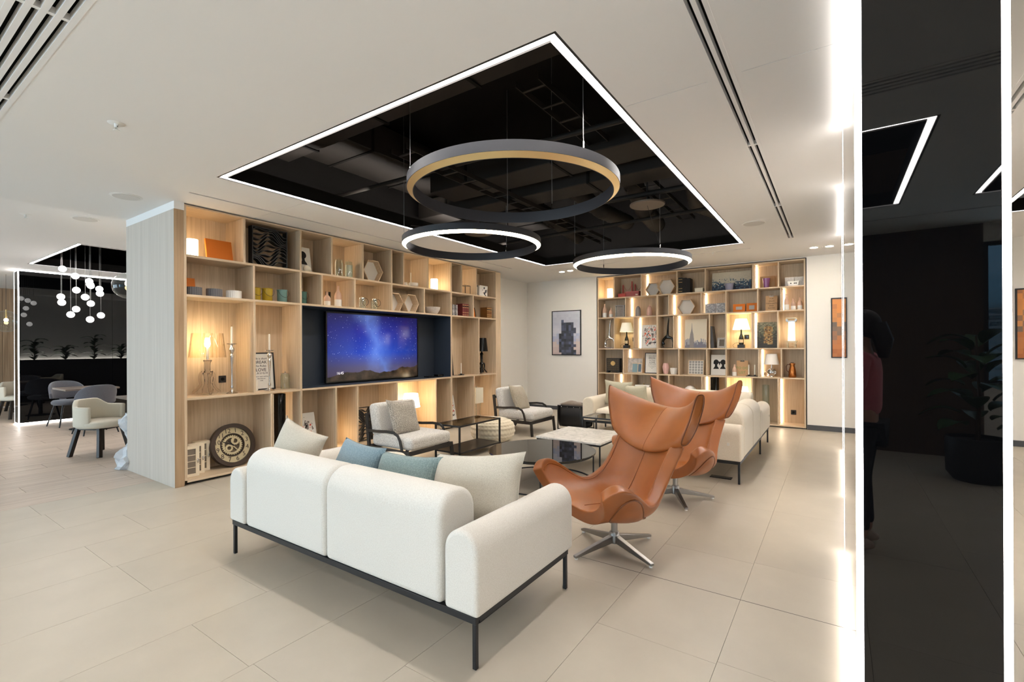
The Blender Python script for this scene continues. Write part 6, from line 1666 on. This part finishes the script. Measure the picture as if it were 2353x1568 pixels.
# ================================================================== dining area on the left
M_CHAIRW = fabric('cream_vinyl', (206, 196, 176), (216, 208, 190), scale=300, bump=0.1, kind='noise', rough=0.55)
def tub_chair(loc, rz, label):
    """seat faces +y"""
    t = thing('tub_chair', label, 'chair', loc, rz, 'cream tub chairs in the dining area')
    def shell(u, v):
        a = R(-20) - R(140 * 1) * 0 + R(-205 + 230 * u - 0)      # from right arm round the back to left arm
        a = R(25) - R(230) * u
        rr = 0.29
        k = abs(2 * u - 1)
        top = 0.76 - 0.09 * sm(0.25, 0.55, k)
        x = rr * math.cos(a) * 1.0; y = rr * math.sin(a) * 0.95
        return (x * (1 + 0.02 * v), y, 0.40 + (top - 0.40) * v)
    MB().grid(shell, 29, 6).build('curved_back', M_CHAIRW, t, smooth=60, solid=0.055, bevel=0.015)
    MB().lathe([(0, 0.385), (0.27, 0.385), (0.285, 0.40), (0.285, 0.45), (0.26, 0.475), (0, 0.48)], 32, (0, 0.03, 0)).build('seat', M_CHAIRW, t, smooth=50)
    for sx in (-1, 1):
        for sy in (-1, 1):
            MB().tube([(sx * 0.16, sy * 0.16, 0.385), (sx * 0.225, sy * 0.225, 0)], 0, flat=(0.045, 0.05)).build('leg', W_DARK, t, bevel=0.004)
    MB().box(-0.18, 0.18, -0.18, 0.18, 0.355, 0.385).build('under_frame', W_DARK, t)
M_GREYV = fabric('charcoal_velvet', (84, 84, 90), (104, 104, 110), scale=240, bump=0.15, kind='noise')
def velvet_chair(loc, rz, label):
    t = thing('velvet_chair', label, 'chair', loc, rz, 'charcoal chairs in the dining area')
    MB().lathe([(0, 0.40), (0.22, 0.40), (0.25, 0.42), (0.255, 0.455), (0.23, 0.485), (0, 0.49)], 32).build('seat', M_GREYV, t, smooth=50)
    def bk_(u, v):
        a = R(-5) - R(170) * u
        k = abs(2 * u - 1)
        z0, z1 = 0.50 + 0.03 * k, 0.84 - 0.22 * k ** 3
        rr = 0.275 + 0.02 * v
        return (rr * math.cos(a), rr * math.sin(a) + 0.02, z0 + (z1 - z0) * v)
    MB().grid(bk_, 25, 7).build('wrap_back', M_GREYV, t, smooth=60, solid=0.04, bevel=0.012)
    MB().tube([(0, -0.2, 0.46), (0, -0.27, 0.54)], 0, flat=(0.09, 0.03)).build('back_strut', M_GREYV, t)
    for sx in (-1, 1):
        for sy in (-1, 1):
            MB().cyl((sx * 0.15, sy * 0.15, 0.41), (sx * 0.24, sy * 0.23, 0), 0.016, 0.010, 10).build('leg', M_BLACK, t, smooth=40)
def dining_table(loc, lx, ly, label):
    t = thing('dining_table', label, 'table', loc)
    MB().box(-lx / 2, lx / 2, -ly / 2, ly / 2, 0.72, 0.75).build('table_top', mat('taupe_laminate', (118, 106, 98), rough=0.3), t, bevel=0.003)
    MB().box(-lx / 2 - 0.002, lx / 2 + 0.002, -ly / 2 - 0.002, -ly / 2, 0.72, 0.748).build('edge_band', M_STEEL, t)
    MB().cyl((0, 0, 0.015), (0, 0, 0.72), 0.035, n=16).build('pedestal', M_BLACK, t, smooth=40)
    MB().lathe([(0, 0), (0.24, 0), (0.24, 0.008), (0.05, 0.02), (0, 0.02)], 32).build('base_plate', M_BLACK, t, smooth=40)
dining_table((-11.35, 2.80, 0), 0.80, 0.75, 'taupe dining table before the black column in the dining area')
dining_table((-8.35, 2.90, 0), 0.95, 0.80, 'taupe dining table half hidden by the oak end panel')
velvet_chair((-12.05, 2.72, 0), R(-80), 'charcoal velvet chair at the left of the far dining table')
velvet_chair((-10.55, 2.72, 0), R(95), 'charcoal velvet chair turned away, right of the far dining table')
tub_chair((-8.40, 2.22, 0), R(-62), 'cream tub chair with dark wooden legs in front of the near dining table')
tub_chair((-8.05, 3.62, 0), R(170), 'cream tub chair behind the near dining table')
tub_chair((-14.35, 2.42, 0), R(-75), 'cream tub chair at the left picture edge behind the column')
tub_chair((-15.85, 2.75, 0), R(95), 'further cream tub chair deep in the dining area')
velvet_chair((-15.9, 3.9, 0), R(60), 'charcoal velvet chair deep in the dining area')
dining_table((-15.0, 3.0, 0), 0.8, 0.75, 'taupe dining table deep behind the black column')
# crumpled clear wrap next to the end panel
pw = thing('plastic_wrap', 'crumpled clear plastic wrap standing on the floor by the oak end panel', 'plastic wrap', (-7.12, 2.22, 0))
rnd = random.Random(2)
JIT = [[rnd.uniform(-1, 1) for _ in range(40)] for _ in range(40)]
def wrap(u, v):
    i, j = int(u * 20) % 20, int(v * 15)
    jj = JIT[i][j]
    r_ = (0.19 - 0.07 * v + 0.05 * math.sin(3 * PI * v)) * (1 + 0.22 * jj)
    if v < 0.1: r_ *= 1.15
    a = 2 * PI * u + 0.2 * JIT[j][i]
    return (r_ * math.cos(a), r_ * math.sin(a) * 0.8, 0.66 * v + 0.02 * jj * (0 < v < 1) + 0.002)
MB().grid(wrap, 20, 16, True).build('film', mat('clear_film', (236, 240, 244), rough=0.2, trans=0.3, ior=1.2), pw)
MB().add([(-0.05, -0.10, 0.003), (-0.30, -0.06, 0.004), (-0.14, -0.16, 0.02), (-0.08, 0.02, 0.06), (-0.2, -0.11, 0.03)], [(0, 1, 4), (0, 4, 2), (1, 3, 4), (0, 3, 1)]).build('trailing_end', mat('clear_film', (236, 240, 244)), pw, fix=False)

# cascade of glowing globes over the dining table
gc = thing('globe_chandelier', 'cascade of small glowing glass globes over the far dining table', 'pendant light', (-10.5, 2.6, ZC))
M_GLOBE = emis('frosted_globe', (1.0, 0.97, 0.93), 2.6)
k_ = 300 / 1568
GL = [(815, 395), (920, 485), (890, 670), (785, 740), (755, 820), (980, 750), (950, 885), (845, 962), (1025, 1020), (1115, 808), (1180, 688), (1150, 575), (1085, 535), (1050, 590), (1245, 610), (1215, 955)]
# metric heights and offsets of the globes below the ceiling
for i, (gx, gz) in enumerate(GL):
    y = -0.25 + (gx - 815) / (1245 - 815) * 0.47 + 0.0
    z = 2.80 - (gz - 395) / (1020 - 395) * 0.86
    x = ((i * 37) % 11 - 5) * 0.05
    g = MB().sphere((x, y, z - ZC), 0.052, 18, 12).build('globe', M_GLOBE, gc, smooth=80)
    MB().cyl((x, y, z - ZC + 0.05), (x, y, 1.08), 0.002, n=5).build('wire', M_CABLE, g)
MB().lathe([(0, 1.08), (0.35, 1.08), (0.35, 1.112), (0, 1.112)], 32).build('canopy', M_BLACK, gc)
def bubble(loc, r_, label, h=1.2):
    t = thing('bubble_pendant', label, 'pendant light', loc, group='clear glass bubble pendants')
    MB().sphere((0, 0, 0), r_, 28, 18).build('glass_bubble', M_PANE, t, smooth=80)
    MB().sphere((0, 0, 0.03), 0.035, 12, 8).build('bulb', emis('bulb_amber', (1.0, 0.66, 0.3), 25.0), t, smooth=80)
    MB().cyl((0, 0, 0.06), (0, 0, r_ + 0.02), 0.014, n=10).build('lamp_holder', C_['gilt'], t, smooth=40)
    MB().cyl((0, 0, r_ + 0.02), (0, 0, h), 0.003, n=6).build('cord', M_BLACK, t)
bubble((-14.0, 2.20, 2.02), 0.22, 'clear glass bubble pendant at the left picture edge, upper one', ZC - 2.02)
bubble((-13.75, 1.70, 1.80), 0.24, 'clear glass bubble pendant at the left picture edge, lower one', ZC - 1.82)
bubble((-7.62, 2.30, 2.27), 0.17, 'clear glass bubble pendant cut by the oak end panel', ZC - 2.27)

# lit planter ledge on the dining side of the bookcase wall: only its mirror image shows in the dining column
pl_ = thing('planter_ledge', 'long dark planter ledge mirrored in the black column of the dining area', 'planter', (-7.0, 5.4, 0))
MB().box(-0.62, -0.002, -2.3, 2.3, 0, 1.08).build('ledge_front', M_BLACK, pl_)
MB().box(-0.62, -0.59, -2.3, 2.3, 1.08, 1.16).build('ledge_lip', M_BLACK, pl_)
MB().box(-0.06, -0.03, -2.25, 2.25, 1.085, 1.11).build('led_strip', emis('led_planter', (1.0, 0.97, 0.9), 55.0), pl_)
leaf2_me = MB().grid(lambda u, v: ((2 * u - 1) * 0.09 * math.sin(PI * min(1, v * 0.97 + 0.03)) ** 0.7, v * 0.29, 0.05 * math.sin(PI * v) - 0.12 * v * v + 0.02 * abs(2 * u - 1)), 5, 7).mesh('leaf', mat('dark_leaf', (52, 78, 44), rough=0.4), 80, fix=False)
WHICH = ('first', 'second', 'third', 'fourth', 'fifth', 'sixth', 'seventh')
for i in range(7):
    q = thing('ledge_plant', 'leafy plant on the planter ledge, %s from the end panel' % WHICH[i], 'plant', (-7.36, 3.45 + 0.65 * i, 1.081), group='plants on the planter ledge')
    h_ = (0.55, 0.35, 0.7, 0.4, 0.6, 0.35, 0.65)[i]
    MB().tube([(0, 0, 0.0), (0.01, 0.02, h_)], [0.014, 0.007], 8).build('stem', mat('brown_stem', (84, 64, 44), rough=0.8), q, smooth=60)
    for k in range(12):
        a = k * 2.4
        link('leaf', leaf2_me, q, loc=(0.02 * math.cos(a), 0.02 * math.sin(a), 0.06 + h_ * k / 12), rot=(R(30), 0, a - PI / 2))

# ================================================================== behind the camera: only seen mirrored
pt = thing('potted_plant', 'leafy plant in a large black pot, mirrored in the black column', 'plant', (1.25, -3.75, 0))
lath(pt, 'pot', hollow([(0.20, 0), (0.26, 0.08), (0.27, 0.42), (0.26, 0.46)], 0.02), M_BLACK, 32)
lath(pt, 'soil', [(0, 0.40), (0.245, 0.40), (0.245, 0.42), (0, 0.42)], mat('potting_soil', (50, 40, 32), rough=1.0))
M_LEAF = mat('dark_leaf', (52, 78, 44), rough=0.4)
leaf_me = MB().grid(lambda u, v: ((2 * u - 1) * 0.11 * math.sin(PI * min(1, v * 0.97 + 0.03)) ** 0.7, v * 0.34, 0.05 * math.sin(PI * v) - 0.10 * v * v + 0.02 * abs(2 * u - 1)), 7, 9).mesh('leaf', M_LEAF, 80, fix=False)
rnd = random.Random(4)
for k in range(26):
    a = k * 2.4; z = 0.55 + 0.038 * k
    st = 0.05 + 0.10 * (1 - k / 30)
    link('leaf', leaf_me, pt, loc=(st * math.cos(a), st * math.sin(a), z), rot=(R(rnd.uniform(5, 40)), 0, a - PI / 2))
MB().tube([(0, 0, 0.4), (0.01, 0.02, 0.9), (-0.01, 0, 1.55)], [0.02, 0.016, 0.008], 8).build('stem', mat('brown_stem', (84, 64, 44), rough=0.8), pt, smooth=60)
# plants along the dining windows
for i, (x, h_) in enumerate(((-15.2, 1.0), (-13.6, 0.8), (-11.4, 1.05), (-9.6, 0.85))):
    q = thing('window_plant', ('tall leafy plant by the dining windows, leftmost', 'low leafy plant by the dining windows, second from left', 'tall leafy plant by the dining windows, third from left', 'leafy plant by the dining windows, rightmost')[i], 'plant', (x, -4.55, 0))
    lath(q, 'pot', hollow([(0.15, 0), (0.2, 0.35)], 0.015), M_BLACK, 24)
    lath(q, 'soil', [(0, 0.31), (0.18, 0.31), (0.18, 0.32), (0, 0.32)], mat('potting_soil', (50, 40, 32)))
    for k in range(14):
        a = k * 2.4
        link('leaf', leaf_me, q, loc=(0.05 * math.cos(a), 0.05 * math.sin(a), 0.4 + h_ * k / 14), rot=(R(25), 0, a - PI / 2))
    MB().tube([(0, 0, 0.3), (0.01, 0.0, 0.4 + h_)], [0.016, 0.008], 8).build('stem', mat('brown_stem', (84, 64, 44)), q, smooth=60)
# office block across the street
ob = thing('office_building', 'pale office block with dark louvres outside the window', 'building', (4.0, -14.0, -6.0))
M_FACADE = mat('blue_grey_facade', (120, 150, 168), rough=0.6)
MB().box(-6, 6, -3, 0, 0, 16).build('wall', M_FACADE, ob)
for r_ in range(4):
    for c in range(5):
        wz, wx = 1.0 + r_ * 3.4, -5.2 + c * 2.2
        wd = MB().box(wx, wx + 1.5, 0, 0.03, wz, wz + 2.2).build('window', mat('facade_window', (60, 88, 104), rough=0.1), ob)
for k in range(12): MB().box(-3.2, 1.2, 0.05, 0.22, 6.6 + 0.16 * k, 6.64 + 0.16 * k).build('louvre', mat('louvre_dark', (52, 58, 64), rough=0.5), ob)
# woman in a pink sweatshirt standing behind the camera
pe = thing('person', 'person in pink sweatshirt and black leggings, mirrored in the black column', 'person', (0.16, -1.02, 0), R(100))
M_SKIN = mat('skin', (206, 160, 136), rough=0.5)
M_PINK = fabric('pink_sweatshirt', (222, 122, 136), (234, 140, 152), scale=200, bump=0.2, kind='noise')
M_LEG = mat('black_leggings', (22, 22, 24), rough=0.8)
bv = [(0, 0, 0.93), (0, 0, 1.08), (0, 0, 1.25), (0, 0, 1.38), (0, 0.005, 1.455), (0, 0.015, 1.50), (0, 0.02, 1.58), (0, 0.015, 1.655),
      (0.15, 0, 1.36), (0.22, 0.0, 1.16), (0.14, 0.16, 1.12), (0.06, 0.20, 1.16), (-0.15, 0, 1.36), (-0.22, 0.0, 1.16), (-0.12, 0.17, 1.10), (-0.03, 0.21, 1.14),
      (0.085, 0, 0.88), (0.09, 0.01, 0.50), (0.09, -0.01, 0.10), (0.09, 0.10, 0.045), (-0.085, 0, 0.88), (-0.10, 0.02, 0.50), (-0.12, -0.01, 0.10), (-0.12, 0.10, 0.045)]
be = [(0, 1), (1, 2), (2, 3), (3, 4), (4, 5), (5, 6), (6, 7), (3, 8), (8, 9), (9, 10), (10, 11), (3, 12), (12, 13), (13, 14), (14, 15), (0, 16), (16, 17), (17, 18), (18, 19), (0, 20), (20, 21), (21, 22), (22, 23)]
brd = [(0.13, 0.10), (0.115, 0.09), (0.135, 0.10), (0.12, 0.08), 0.05, (0.06, 0.07), (0.075, 0.095), (0.06, 0.07), 0.052, 0.042, 0.033, 0.026, 0.052, 0.042, 0.033, 0.026, (0.085, 0.09), 0.052, 0.036, (0.035, 0.025), (0.085, 0.09), 0.052, 0.036, (0.035, 0.025)]
skin('body', bv, be, brd, M_SKIN, pe, 2)
tv_ = [(0, 0, 0.92), (0, 0, 1.08), (0, 0, 1.26), (0, 0, 1.39), (0.16, 0, 1.36), (0.235, 0.0, 1.15), (0.15, 0.15, 1.115), (0.09, 0.185, 1.145), (-0.16, 0, 1.36), (-0.235, 0.0, 1.15), (-0.13, 0.155, 1.095), (-0.065, 0.195, 1.12)]
te = [(0, 1), (1, 2), (2, 3), (3, 4), (4, 5), (5, 6), (6, 7), (3, 8), (8, 9), (9, 10), (10, 11)]
tr = [(0.165, 0.13), (0.15, 0.12), (0.165, 0.13), (0.14, 0.10), 0.075, 0.065, 0.055, 0.045, 0.075, 0.065, 0.055, 0.045]
skin('sweatshirt', tv_, te, tr, M_PINK, pe, 2)
skin('leggings', [(0, 0, 0.90), (0.085, 0, 0.84), (0.09, 0.01, 0.50), (0.09, -0.01, 0.13), (-0.085, 0, 0.84), (-0.10, 0.02, 0.50), (-0.12, -0.01, 0.13)], [(0, 1), (1, 2), (2, 3), (0, 4), (4, 5), (5, 6)], [(0.14, 0.11), (0.098, 0.10), 0.062, 0.045, (0.098, 0.10), 0.062, 0.045], M_LEG, pe, 2)
for x in (0.09, -0.12):
    MB().sphere((x, 0.05, 0.05), 0.05, 16, 10, (0.9, 2.6, 1.0)).build('shoe', mat('beige_trainer', (206, 186, 172), rough=0.7), pe, smooth=80)
for s in (-1, 1):     # five bent fingers on each hand
    hx = 0.06 if s > 0 else -0.03
    hz = 1.16 if s > 0 else 1.14
    for k, ln in enumerate((0.055, 0.07, 0.075, 0.07)):
        o_ = (k - 1.5) * 0.017
        MB().tube([(hx - s * 0.01, 0.205 + 0.005, hz + o_), (hx - s * (0.01 + ln * 0.5), 0.222, hz + o_), (hx - s * (0.01 + ln), 0.205, hz + o_)], [0.009, 0.008, 0.006], 8).build('finger', M_SKIN, pe, smooth=80)
    MB().tube([(hx, 0.20, hz + 0.02), (hx - s * 0.01, 0.205, hz + 0.055), (hx - s * 0.03, 0.21, hz + 0.075)], [0.011, 0.009, 0.007], 8).build('thumb', M_SKIN, pe, smooth=80)
MB().sphere((0, -0.01, 1.60), 0.098, 20, 14, (0.86, 1.05, 1.12)).build('hair', mat('dark_brown_hair', (40, 30, 26), rough=0.5), pe, smooth=80)
MB().tube([(0, -0.08, 1.60), (0, -0.12, 1.48), (0, -0.12, 1.36)], [0.06, 0.06, 0.03], 12).build('ponytail', mat('dark_brown_hair', (40, 30, 26)), pe, smooth=80)
MB().sphere((0, 0.112, 1.575), 0.014, 10, 8, (0.8, 1, 1.4)).build('nose', M_SKIN, pe, smooth=80)
for s in (-1, 1): MB().sphere((s * 0.03, 0.096, 1.60), 0.010, 10, 8).build('eye', mat('eye_dark', (40, 34, 30), rough=0.2), pe, smooth=80)
MB().sphere((0, 0.098, 1.535), 0.014, 10, 8, (1.6, 0.6, 0.5)).build('mouth', mat('lips', (176, 96, 92), rough=0.4), pe, smooth=80)
ctrl = None

# ------------------------------------------------------------------ turn the lettering into plain meshes
bpy.context.view_layer.update()
dg = bpy.context.evaluated_depsgraph_get()
fonts = [o for o in bpy.data.objects if o.type == 'FONT']
done = []
for o in fonts:
    if not o.data.body.strip(): done.append((o, None)); continue
    done.append((o, bpy.data.meshes.new_from_object(o.evaluated_get(dg))))
for o, me in done:
    nm, pa, lo, ro = o.name.split('.')[0], o.parent, o.location.copy(), o.rotation_euler.copy()
    bpy.data.objects.remove(o)
    if me is None: continue
    n_ = bpy.data.objects.new(nm, me); COL.objects.link(n_)
    n_.parent = pa; n_.location = lo; n_.rotation_euler = ro
